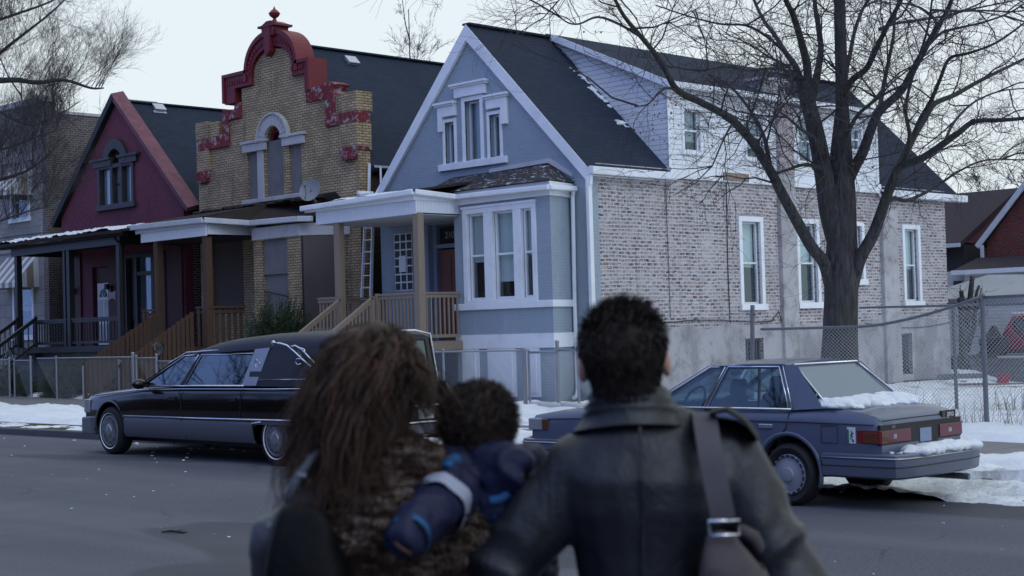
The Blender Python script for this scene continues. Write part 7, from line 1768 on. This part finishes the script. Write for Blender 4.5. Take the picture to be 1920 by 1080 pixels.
def ribbon(mm, pts, w):
    n = len(pts); vs = []; 
    side = (pts[-1]-pts[0]).cross(V(random.uniform(-1, 1), random.uniform(-1, 1), random.uniform(-1, 1)))
    side = side.normalized() if side.length > 1e-6 else V(1, 0, 0)
    for i, p in enumerate(pts): k = w*(1-(i/(n-1))**2*.85); vs += [p-side*k, p+side*k]
    mm.add(vs, [(2*i, 2*i+1, 2*i+3, 2*i+2) for i in range(n-1)])
def pants(par, P_, hipL, kneeL, ankL, hipR, kneeR, ankR, mat, s=1.0):
    m = MB(); torso(m, [(P_-UP*.10*s, .155*s, .115*s), (P_+UP*.0*s, .17*s, .125*s), (P_+UP*.10*s, .155*s, .11*s)])
    for h, k, a in ((hipL, kneeL, ankL), (hipR, kneeR, ankR)): cap(m, h, k, .092*s, .066*s); cap(m, k, a+UP*.05*s, .066*s, .055*s)
    m.build('trousers', mat, par, smooth=True, remesh=.014, relax=3, disp=lambda c: .006*nz(c, 11))
    for a in (ankL, ankR):
        m = MB(); b = V(a.x, a.y, .0); m.loft([[b+HF*(f)*s+HR*w*s*math.cos(t)+UP*max(.004, (h/2+h/2*math.sin(t)))*s for t in [2*math.pi*k/14 for k in range(14)]] for f, w, h in ((-.075, .02, .06), (-.06, .036, .09), (0, .038, .10), (.08, .045, .065), (.15, .040, .045), (.18, .02, .03))]); m.build('shoe', M['shoe'], par, smooth=True)

# ---------------------------------------------------------------- the man
DM_ = 2.9
def mp(px, py, dd=0): return onD(px, py, DM_+dd)
mc = mp(1195, 1000); mx, my = mc.x, mc.y
def at(r, f, z, o=(mx, my)): return V(o[0], o[1], z)+HR*r+HF*f
man = empty('person', V(mx, my, 0), 'man with short dark hair seen from behind in a dark leather jacket', 'person')
Hc = mp(1170, 677, .02); U_m = (UP-HR*.05).normalized(); Fm = (HF+HR*.10-UP*.02).normalized(); Rm = Fm.cross(U_m).normalized(); U_m = Rm.cross(Fm).normalized()
SLm, SRm = mp(1088, 882, .02), mp(1345, 850, .02); ELm, ERm = mp(950, 1064, .01), mp(1482, 1085, -.05)
WLm = mp(780, 1165, .16); WRm = mp(1400, 1200, .22)
Pm = at(.0, .0, .95)
legs = (at(-.09, 0, .92), at(-.09, .16, .50), at(-.10, .10, .09), at(.09, 0, .92), at(.10, -.02, .49), at(.10, -.30, .13))
m = MB(); head(m, Hc, Fm, Rm, U_m, .95, .083)
cap(m, Hc-U_m*.05-Fm*.02, mp(1178, 800, .02), .056, .062)
Cm = mp(1195, 900, .03)
torso(m, [(Pm, .14, .095), (at(.02, 0, 1.08), .115, .085), (mp(1216, 1080, .03), .105, .085), (mp(1214, 1010, .03), .112, .09), (mp(1212, 900, .03), .132, .092), (mp(1200, 845, .03), .11, .08), (mp(1188, 805, .03), .06, .065)])
for a, b, c in ((SLm, ELm, WLm), (SRm, ERm, WRm)): cap(m, a, b, .055, .043); cap(m, b, c, .043, .028)
hand(m, WLm, (WLm-ELm)+UP*.02, -1, .35, 1.0, HF); hand(m, WRm, (WRm-ERm), 1, .9, 1.0, HR*-1)
for i in (0, 3): cap(m, legs[i], legs[i+1], .08, .055); cap(m, legs[i+1], legs[i+2], .055, .04)
MBd = m.build('body', M['skin_pale'], man, smooth=True, remesh=.0065, relax=2); eyes(MBd, Hc, Fm, Rm, U_m, 1)
pants(man, Pm, *legs, M['denim'])
# jacket
def ridge(c, s, o=0): return 1-abs(nz(c, s, o))*2.2
def mjdisp(c):
    q = c-mc; r = q.dot(HR); z = c.z
    arm = sstep(.15, .24, abs(r)); f = ridge(V(r*5+z*3*(1 if r > 0 else -1), q.dot(HF)*4, z*11-abs(r)*7), 1.0, 3)
    back = ridge(V(abs(r)*11+z*4.5, z*1.3, 2), 1.0, 8)
    sh = ridge(V(r*6, z*4.5, 1), 1.0, 12)*sstep(1.62, 1.45, z) if z < 1.62 else 0
    return .014*arm*f+.006*(1-arm)*back+.004*nz(c, 7)+.0015*nz(c, 26)
m = MB()
torso(m, [(at(0, 0, .84), .195, .145), (at(0, 0, .93), .188, .14), (at(.02, 0, 1.08), .15, .12), (mp(1216, 1100, .03), .128, .118), (mp(1214, 1020, .03), .140, .125), (mp(1213, 950, .02), .168, .130), (mp(1215, 890, .02), .170, .128), (mp(1214, 848, .03), .156, .112), (mp(1202, 812, .03), .118, .095), (mp(1188, 785, .04), .076, .082)])
cap(m, mp(1180, 806, .03), SLm+UP*.002, .056, .054); cap(m, mp(1190, 798, .03), SRm+UP*.004, .060, .056)
cap(m, SLm, SLm.lerp(ELm, .5), .066, .064); cap(m, SLm.lerp(ELm, .5), ELm, .064, .058); cap(m, ELm, WLm-(WLm-ELm).normalized()*.01, .060, .044)
cap(m, SRm, SRm.lerp(ERm, .5), .069, .066); cap(m, SRm.lerp(ERm, .5), ERm, .066, .060); cap(m, ERm, WRm-(WRm-ERm).normalized()*.01, .060, .044)
J = m.build('leather_jacket', M['leather'], man, smooth=True, remesh=.0085, relax=4, disp=mjdisp)
# standing collar in folds
def collar(par, pts_c, r0, mat, name='collar', th=.006, n=28, tilt=0, gap=.0):
    rings = []
    for c, rx, ry in pts_c:
        rings.append([c+HR*rx*math.cos(t)+HF*ry*math.sin(t)+UP*tilt*math.sin(t) for t in [2*math.pi*k/n for k in range(n)]])
    inner = [[q+(c-q).normalized()*th for q in r] for r, (c, _, _) in zip(rings, pts_c)]
    m = MB(); m.loft(rings+inner[::-1], True, False)
    m.f.append(tuple()) if False else None
    return m.build(name, mat, par, smooth=True, disp=lambda c: .007*nz(c, 12))
collar(J, [(mp(1184, 812, .03), .112, .104), (mp(1182, 800, .03), .101, .097), (mp(1182, 782, .03), .093, .090), (mp(1182, 778, .03), .095, .092), (mp(1181, 770, .03), .085, .083), (mp(1180, 762, .03), .089, .087), (mp(1179, 753, .03), .078, .078), (mp(1178, 744, .03), .081, .080), (mp(1177, 736, .03), .073, .075)], 0, M['leather'], tilt=-.022)
m = MB(); m.loft([[q+UP*h for q in (a, b)] + [q+UP*(h-.006) for q in (b, a)] for a, b, h in ((mp(1330, 782, -.09), mp(1335, 776, .06), .008), (mp(1362, 780, -.09), mp(1366, 774, .06), .014), (mp(1398, 800, -.08), mp(1402, 794, .06), .010), (mp(1420, 826, -.07), mp(1424, 820, .05), .004))]); m.build('epaulette', M['blackbag'], J, smooth=40)
m = MB(); m.tube([mp(1200, 800, -.088), mp(1203, 900, -.115), mp(1206, 1000, -.103), mp(1206, 1120, -.1)], .0035, 6); m.build('back_seam', M['leather'], J)
# hair : short and tousled
hm = MB(); rot = Matrix((Rm, Fm, U_m)).transposed()
hm.ell(Hc+U_m*.020-Fm*.010, (.077, .092, .088), 24, 18, rot); hm.ell(Hc-U_m*.032-Fm*.026, (.062, .060, .062), 20, 14, rot)
hair = hm.build('hair', M['hair_dark'], man, smooth=True, remesh=.006, relax=2, disp=lambda c: .004*nz(c, 30)+.003*nz(c, 70))
rnd = random.Random(3); m = MB()
for p, n in surfpts(hair, 5200, rnd, None):
    u = (p-Hc).dot(U_m); bk = -(p-Hc).dot(Fm)
    if u < -.055 and bk < .02: continue
    L = .010+.020*sstep(-.02, .09, u)*rnd.uniform(.3, 1.1); tuft = V(nz(p, 28, 1), nz(p, 28, 5), nz(p, 28, 9))
    d = (n*(.16+.40*sstep(.04, .1, u))+U_m*(-.9+1.25*sstep(-.01, .10, u))+tuft*.5+Rm*.25*sstep(.03, .1, u)-Fm*.2).normalized()
    ribbon(m, [p-n*.002, p+d*L*.5+n*.004, p+d*L+UP*-.004], .0014)
m.build('hair_strands', M['hair_dark'], hair, fixn=False)
# shoulder bag
bag = empty('shoulder_bag', mp(1400, 1150, -.02), 'grey brown canvas shoulder bag hanging on a wide strap behind the man', 'bag')
def strap(mm, pts, w, th, wdir):
    mm.loft([[p-w_*w/2-n*th/2, p+w_*w/2-n*th/2, p+w_*w/2+n*th/2, p-w_*w/2+n*th/2] for p, w_, n in [(p, wdir(i), (wdir(i).cross((pts[min(i+1, len(pts)-1)]-pts[max(i-1, 0)]).normalized())).normalized()) for i, p in enumerate(pts)]])
spts = smoothpath([mp(1290, 900, .17), mp(1300, 815, .16), mp(1308, 784, .08), mp(1318, 775, -.02), mp(1323, 795, -.085), mp(1332, 850, -.142), mp(1342, 905, -.158), mp(1352, 950, -.162), mp(1357, 982, -.16)], 4)
m = MB(); strap(m, spts, .044, .004, lambda i: HR); m.build('strap', M['webbing'], bag, smooth=40)
m = MB(); rc = mp(1358, 990, -.165); m.tube([rc+HR*.027*a+UP*.013*b for a, b in ((-1, -1), (-1, 1), (1, 1), (1, -1), (-1, -1))], .0035, 8); m.build('buckle', M['chrome'], bag, smooth=True)
bc = mp(1392, 1150, -.14)
m = MB(); rings = []
for dz, w, d in ((.150, .026, .010), (.125, .032, .018), (.09, .052, .035), (.05, .062, .045), (-.02, .075, .055), (-.12, .085, .06), (-.17, .08, .055), (-.19, .05, .03)):
    sh = -.034*sstep(0, .15, dz)
    rings.append([bc+UP*dz+HR*(sh+w*math.copysign(abs(math.cos(t))**.6, math.cos(t)))+HF*(d*math.copysign(abs(math.sin(t))**.6, math.sin(t))) for t in [2*math.pi*k/20 for k in range(20)]])
m.loft(rings); m.build('pouch', M['canvas'], bag, smooth=50, subdiv=1, disp=lambda c: .004*nz(c, 18))
m = MB(); rings = []
for dz, w, d in ((.075, .052, .042), (.082, .058, .05), (.04, .070, .058), (-.05, .082, .066), (-.09, .083, .067)):
    rings.append([bc+UP*(dz+.006*math.sin(t*5))+HR*(-.018*sstep(0, .1, dz)+w*math.cos(t))+HF*(d*math.sin(t)) for t in [2*math.pi*k/24 for k in range(24)]])
m.loft(rings, True, False); m.build('flap', M['canvas'], bag, smooth=50, disp=lambda c: .003*nz(c, 20))
m = MB(); m.tube([mp(1385, 990, -.10), mp(1412, 1005, -.09), mp(1436, 1040, -.08), mp(1452, 1085, -.07), mp(1458, 1130, -.07)], [.010, .014, .014, .014, .010], 8); m.build('side_strap', M['canvas'], bag, smooth=True)

# ---------------------------------------------------------------- the woman
DW = 2.95
def wp(px, py, dd=0): return onD(px, py, DW+dd)
wc = wp(715, 1000); wo = (wc.x, wc.y)
woman = empty('person', V(wc.x, wc.y, 0), 'woman with long brown hair and mottled fur coat carrying a child', 'person')
Hw = wp(700, 700, .05); Fw = (HF-HR*.1).normalized(); Rw = Fw.cross(UP).normalized()
SLw, SRw = wp(622, 925, .04), wp(800, 905, .06); ELw, ERw = wp(512, 1010, -.05), wp(905, 1085, .02); WLw = wp(520, 1190, .12); WRw = wp(905, 1130, .26)
Pw = at(0, 0, .92, wo); lw = (at(-.085, 0, .9, wo), at(-.085, -.05, .48, wo), at(-.09, -.30, .12, wo), at(.085, 0, .9, wo), at(.085, .17, .49, wo), at(.09, .12, .08, wo))
m = MB(); head(m, Hw, Fw, Rw, UP, .86); cap(m, Hw-UP*.05-Fw*.02, wp(705, 890, .05), .048, .055)
torso(m, [(Pw, .15, .10), (at(0, 0, 1.08, wo), .125, .09), (wp(715, 1040, .05), .135, .09), (wp(712, 960, .05), .14, .09), (wp(710, 910, .05), .12, .08), (wp(706, 880, .05), .06, .06)])
for a, b, c in ((SLw, ELw, WLw), (SRw, ERw, WRw)): cap(m, a, b, .046, .038); cap(m, b, c, .038, .024)
hand(m, WLw, (WLw-ELw), -1, .7, .92, HF); hand(m, WRw, HR*.3-HF*.5+UP*.2, 1, .4, .92, UP)
for i in (0, 3): cap(m, lw[i], lw[i+1], .078, .052); cap(m, lw[i+1], lw[i+2], .052, .036)
WBd = m.build('body', M['skin_pale'], woman, smooth=True, remesh=.0065, relax=2); eyes(WBd, Hw, Fw, Rw, UP, .95)
pants(woman, Pw, *lw, M['denim'], .95)
m = MB()
torso(m, [(at(0, 0, .70, wo), .20, .17), (at(0, 0, .9, wo), .185, .15), (at(0, 0, 1.08, wo), .145, .12), (wp(722, 1060, .04), .135, .115), (wp(722, 990, .04), .130, .115), (wp(722, 930, .04), .128, .11), (wp(722, 890, .04), .105, .10), (wp(716, 850, .04), .07, .085), (wp(712, 835, .04), .06, .075)])
cap(m, wp(735, 880, .03), SRw, .085, .080); cap(m, SRw, ERw, .080, .072); cap(m, ERw, WRw-(WRw-ERw).normalized()*.03, .070, .055); cap(m, wp(680, 905, .04), SLw, .06, .055)
coat = m.build('fur_coat', M['fur'], woman, smooth=True, remesh=.010, relax=3, disp=lambda c: .003*nz(c, 12))
rnd = random.Random(11); m = MB()
for p, n in surfpts(coat, 42000, rnd, None):
    if (p-EYE).dot(n) > .15 and rnd.random() < .7: continue
    L = rnd.uniform(.012, .026); sw = V(nz(p, 9, 1), nz(p, 9, 5), nz(p, 9, 9)); d = (n*.55-UP*.75+sw*.9).normalized(); ribbon(m, [p, p+d*L*.5+n*.003, p+d*L], .0016)
m.build('fur_tufts', M['fur'], coat, fixn=False)
m = MB(); cap(m, SLw-HR*.0, ELw, .046, .042); cap(m, ELw, WLw-(WLw-ELw).normalized()*.02, .042, .034)
m.build('leather_sleeve', M['leather_grey'], woman, smooth=True, remesh=.008, relax=2, disp=lambda c: .008*ridge(V(c.x*6, c.y*6, c.z*16), 1, 2)+.004*nz(c, 22))
hb2 = empty('handbag', wp(575, 1040, .02), 'black leather handbag hanging from the arm of the woman', 'bag')
m = MB(); cc = wp(578, 1062, -.13); rings = []
for dz, w, d in ((.115, .022, .015), (.10, .045, .035), (.05, .068, .055), (-.05, .078, .065), (-.15, .080, .068), (-.20, .06, .05)):
    rings.append([cc+UP*dz+HR*(w*math.copysign(abs(math.cos(t))**.6, math.cos(t))-dz*.10)+HF*d*math.copysign(abs(math.sin(t))**.6, math.sin(t)) for t in [2*math.pi*k/20 for k in range(20)]])
m.loft(rings); m.build('pouch', M['blackbag'], hb2, smooth=50, subdiv=1, disp=lambda c: .018*nz(c, 13)+.006*nz(c, 40))
m = MB(); m.tube(smoothpath([wp(540, 965, -.06), wp(545, 925, -.08), wp(570, 880, -.07), wp(600, 850, -.05), wp(625, 905, -.03), wp(620, 965, -.02)], 5), .010, 8); m.build('handle', M['leather_grey'], hb2, smooth=True)
m = MB()
for px, py in ((566, 888), (508, 983), (577, 985)): m.beam(wp(px-8, py, -.085), wp(px+8, py+3, -.085), .008, .008)
m.build('metal_fitting', M['silver'], hb2)
# long hair
hm = MB(); hm.ell(Hw+UP*.012-Fw*.010, (.070, .094, .084), 24, 18); hm.ell(Hw-UP*.06-Fw*.035, (.074, .068, .09), 20, 14); hm.ell(wp(672, 790, -.01), (.070, .05, .09), 20, 14)
hairw = hm.build('hair', M['hair_brown'], woman, smooth=True, remesh=.007, relax=3, disp=lambda c: .008*ridge(V(c.x*14, c.y*14, c.z*3), 1, 2))
rnd = random.Random(17); m = MB()
for lock in range(900):
    th = rnd.uniform(-math.pi, math.pi); el = rnd.uniform(.0, 1.5)
    back = -Fw*math.cos(th)+Rw*math.sin(th); n0 = (back*math.cos(el)+UP*math.sin(el)).normalized()
    if n0.dot(Fw) > .35 and el < .9: continue
    p0 = Hw+UP*.010+Rw*n0.dot(Rw)*.072+Fw*n0.dot(Fw)*.100+UP*n0.z*.086
    lat = n0.dot(Rw); L = rnd.uniform(.20, .40) if lat < -.05 else rnd.uniform(.15, .28) if lat < .2 else rnd.uniform(.10, .17)
    fl = rnd.uniform(.0, 1.0); out = lat*rnd.uniform(.0, .36)-.03+rnd.gauss(0, .05); wav = rnd.uniform(0, 6.3); wa = rnd.uniform(.006, .020); K = 9
    c_pts = []; d = (n0*.55+Rw*lat*.3-UP*.25).normalized(); p = p0.copy()
    for i in range(K+1):
        c_pts.append(p+Rw*wa*math.sin(wav+i*1.25)+Fw*wa*.6*math.cos(wav+i))
        tgt = (-UP*1.0+Rw*(out*(1.1 if i < 4 else .45))-Fw*(.10 if i < 3 else .0)).normalized()
        if p.z < Hw.z+.02 and (p-Hw).dot(Fw) > -.07: tgt = (tgt-Fw*.12).normalized()
        d = (d*.45+tgt*.55).normalized(); p = p+d*L/K
    for s_ in range(9):
        o = V(rnd.gauss(0, 1), rnd.gauss(0, 1), rnd.gauss(0, .4))*.0055; tp_ = V(rnd.gauss(0, 1), rnd.gauss(0, 1), rnd.gauss(0, .5))*.010; kk = rnd.uniform(.75, 1)
        n_ = max(3, int((K+1)*kk)); ribbon(m, [c_pts[i]+o+tp_*(i/K)**2 for i in range(n_)], .0013)
# flyaway strands blown sideways
for i in range(110):
    s = rnd.choice((-1, -1, 1)); p = Hw+Rw*s*rnd.uniform(.05, .10)+UP*rnd.uniform(-.16, .07)-Fw*rnd.uniform(-.02, .08); d = (Rw*s*rnd.uniform(.3, 1)-UP*rnd.uniform(.3, 1.1)).normalized(); pts = [p]
    for k in range(5): d = (d-UP*.18+V(rnd.gauss(0, .12), rnd.gauss(0, .12), rnd.gauss(0, .12))).normalized(); pts.append(pts[-1]+d*rnd.uniform(.018, .034))
    for q in range(3): o = V(rnd.gauss(0, .003), rnd.gauss(0, .003), rnd.gauss(0, .003)); ribbon(m, [x+o*(1+j) for j, x in enumerate(pts)], .0011)
m.build('hair_strands', M['hair_brown'], hairw, fixn=False)

# ---------------------------------------------------------------- the child
DC = 3.02
def cp(px, py, dd=0): return onD(px, py, DC+dd)
Hk = cp(898, 795, .03); Fk = (HF+HR*.25).normalized(); Rk = Fk.cross(UP).normalized()
cc0 = cp(930, 960, .05)
child = empty('person', V(cc0.x, cc0.y, cc0.z-.45), 'small child with curly dark hair in a navy jacket carried between the adults', 'person')
SLc, SRc = cp(868, 895, -.01), cp(985, 890, .06); ELc, ERc = cp(815, 955, -.13), cp(1010, 1000, .10); WLc, WRc = cp(768, 1000, -.24), cp(980, 1080, .20)
Pc = cp(940, 1120, .06)
kl = (Pc-HR*.05, Pc-HR*.09+HF*.16-UP*.06, Pc-HR*.09+HF*.14-UP*.26, Pc+HR*.05, Pc+HR*.10+HF*.12-UP*.10, Pc+HR*.12+HF*.06-UP*.30)
m = MB(); head(m, Hk, Fk, Rk, UP, .76); cap(m, Hk-UP*.04, cp(922, 875, .04), .036, .042)
torso(m, [(Pc-UP*.03, .085, .07), (Pc+UP*.08, .085, .065), (cp(930, 960, .05), .088, .065), (cp(925, 905, .05), .085, .055), (cp(922, 878, .05), .04, .04)])
for a, b, c in ((SLc, ELc, WLc), (SRc, ERc, WRc)): cap(m, a, b, .034, .028); cap(m, b, c, .028, .019)
hand(m, WLc-(WLc-ELc).normalized()*.012, (WLc-ELc).normalized()-UP*.35, -1, .9, .55, HF); hand(m, WRc, (WRc-ERc), 1, .6, .62, HF)
for i in (0, 3): cap(m, kl[i], kl[i+1], .055, .042); cap(m, kl[i+1], kl[i+2], .042, .03)
KB = m.build('body', M['skin_dark'], child, smooth=True, remesh=.0055, relax=2); eyes(KB, Hk, Fk, Rk, UP, .82)
m = MB(); torso(m, [(Pc-UP*.06, .10, .085), (Pc+UP*.04, .10, .08)])
for i in (0, 3): cap(m, kl[i], kl[i+1], .066, .052); cap(m, kl[i+1], kl[i+2]+UP*.02, .052, .042)
m.build('trousers', M['denim'], child, smooth=True, remesh=.010, relax=3)
for a in (kl[2], kl[5]):
    m = MB(); m.ell(a-UP*.02+HF*.03, (.035, .035, .03), 14, 10); m.ell(a-UP*.035+HF*.075, (.036, .045, .022), 14, 10); m.build('shoe', M['shoe'], child, smooth=True, remesh=.006, relax=2)
m = MB()
torso(m, [(Pc-UP*.0, .112, .095), (Pc+UP*.06, .108, .09), (cp(932, 980, .04), .108, .085), (cp(928, 920, .04), .104, .080), (cp(926, 885, .04), .080, .066), (cp(922, 862, .04), .055, .055)])
cap(m, cp(905, 892, .02), SLc, .058, .060); cap(m, SLc, SLc.lerp(ELc, .6), .052, .049); cap(m, SLc.lerp(ELc, .6), ELc, .049, .045); cap(m, ELc, WLc+(WLc-ELc).normalized()*.018, .045, .030)
cap(m, cp(950, 885, .04), SRc, .056, .056); cap(m, SRc, ERc, .056, .048); cap(m, ERc, WRc, .046, .036)
m.ell(cp(928, 868, -.03), (.088, .055, .034), 16, 10); m.ell(cp(935, 893, -.062), (.062, .026, .038), 14, 10); cap(m, cp(935, 930, .0), cp(950, 1000, .0), .075, .075)
KJ = m.build('navy_jacket', M['navy'], child, smooth=True, remesh=.006, relax=3, disp=lambda c: .012*ridge(V(c.x*12, c.y*12, c.z*20), 1, 5)+.006*nz(c, 26)+.003*nz(c, 60))
def sleeveband(A, B, t0, t1, r0, r1, mat, nm):
    a, b = A.lerp(B, t0), A.lerp(B, t1); m = MB(); m.tube([a.lerp(b, k_/8) for k_ in range(9)], [r0+(r1-r0)*k_/8+.0015 for k_ in range(9)], 30, False); return m.build(nm, mat, KJ, smooth=True, disp=lambda c: .010*ridge(V(c.x*11, c.y*11, c.z*15), 1, 5)+.006*nz(c, 22))
sleeveband(SLc, ELc, .74, .98, .0535, .0520, M['whitestripe'], 'sleeve_stripe'); pass
sleeveband(ELc, WLc, .98, 1.14, .0375, .035, M['ltblue'], 'cuff')
m = MB(); m.tube(smoothpath([cp(858, 862, -.06), cp(846, 868, -.07), cp(838, 880, -.08)], 4), .015, 8); m.build('hood_lining', M['ltblue'], KJ, smooth=True)
m = MB(); m.tube(smoothpath([cp(918, 940, -.085), cp(938, 936, -.085), cp(955, 924, -.08), cp(970, 918, -.06), cp(985, 925, -.03)], 4), [.010]*17, 8); m.tube(smoothpath([cp(925, 965, -.075), cp(948, 972, -.07), cp(965, 985, -.06)], 3), .009, 8); m.build('back_trim', M['ltblue'], KJ, smooth=True)
hm = MB(); hm.ell(Hk+UP*.008-Fk*.01, (.070, .078, .070), 22, 16); hm.ell(Hk-UP*.025-Fk*.020, (.063, .056, .052), 20, 14)
hairk = hm.build('hair', M['hair_afro'], child, smooth=True, remesh=.005, relax=2, disp=lambda c: .006*nz(c, 35)+.004*nz(c, 80))
rnd = random.Random(23); m = MB()
for p, n in surfpts(hairk, 6500, rnd, None):
    t1 = n.orthogonal().normalized(); a = rnd.uniform(0, 6.3); t = t1*math.cos(a)+n.cross(t1)*math.sin(a); L = rnd.uniform(.006, .016)
    if (p-Hk).z < -.06: L *= .4
    ribbon(m, [p, p+n*L*.5+t*.004, p+n*L-t*.001, p+n*L*1.05-t*.006], .0010)
m.build('hair_curls', M['hair_afro'], hairk, fixn=False)
# ================================================================== the other side of the street (seen in the glass and paint of the cars)
tag(MB().add([(-70, -9.2, .10), (40, -9.2, .10), (40, -7.0, .10), (-70, -7.0, .10)], [(0, 1, 2, 3)]).build('far_sidewalk', M['concrete'], fixn=False), kind='structure')
def plainhouse(x, w, h, mat, lab):
    f = empty('house', (x, -16, 0), lab, 'house', 'houses across the street'); m = MB(); m.prY([(x-w/2, -.3), (x+w/2, -.3), (x+w/2, h), (x, h+3.2), (x-w/2, h)], -30, -16); m.build('wall', M[mat], f)
    m = MB(); slab(m, (x-w/2-.3, -30, h-.2), (x, -30, h+3.35), (x, -15.7, h+3.35), (x-w/2-.3, -15.7, h-.2), .12); slab(m, (x, -30, h+3.35), (x+w/2+.3, -30, h-.2), (x+w/2+.3, -15.7, h-.2), (x, -15.7, h+3.35), .12); m.build('roof', M['shingle'], f)
    for u in (-w*.28, w*.05, w*.30):
        m = MB(); m.box(x+u-.45, x+u+.45, -16, -15.95, 1.9, 4.0); a = m.build('window', M['white_old'], f); m = MB(); m.box(x+u-.36, x+u+.36, -15.95, -15.93, 2.0, 3.9); m.build('pane', M['screen'], a)
    m = MB(); m.box(x-w/2+.3, x+w/2-.3, -15.99, -14, 1.2, 1.35); m.box(x-w/2+.3, x+w/2-.3, -15.99, -14, 4.3, 4.6); m.build('porch', M['brownwood'], f)
protos = []
for x, w, h, mt, lab in ((-19, 7.2, 5.8, 'maroon', 'maroon brick house across the street behind the viewer'), (-27.5, 7, 6.4, 'brick_brown', 'brown brick house across the street behind the viewer'), (-36, 7.2, 6, 'brick_dark', 'dark grey brick house across the street behind the viewer')):
    plainhouse(x, w, h, mt, lab); protos.append(bpy.data.objects[[o.name for o in bpy.data.objects if o.get('label') == lab][0]])
for n_, x in enumerate((-44.5, -53, -61.5, -70, -78.5, -10.5, -2, 6.5)):
    c_ = copy_tree(protos[n_ % 3]); c_.location.x = x
t0_ = tree('leafless street tree across the road behind the viewer', -24, -7.8, 0, 15, .30, 41, .7, 14, 2, .1, group='trees across the street', density=.7, tmin=.006)
for x, y, rz in ((-34, -7.8, 1.3), (-11, -7.8, 2.9), (-43, -7.8, 4.1), (-53, -7.8, .4)):
    c_ = copy_tree(t0_); c_.location = (x, y, 0); c_.rotation_euler.z = rz
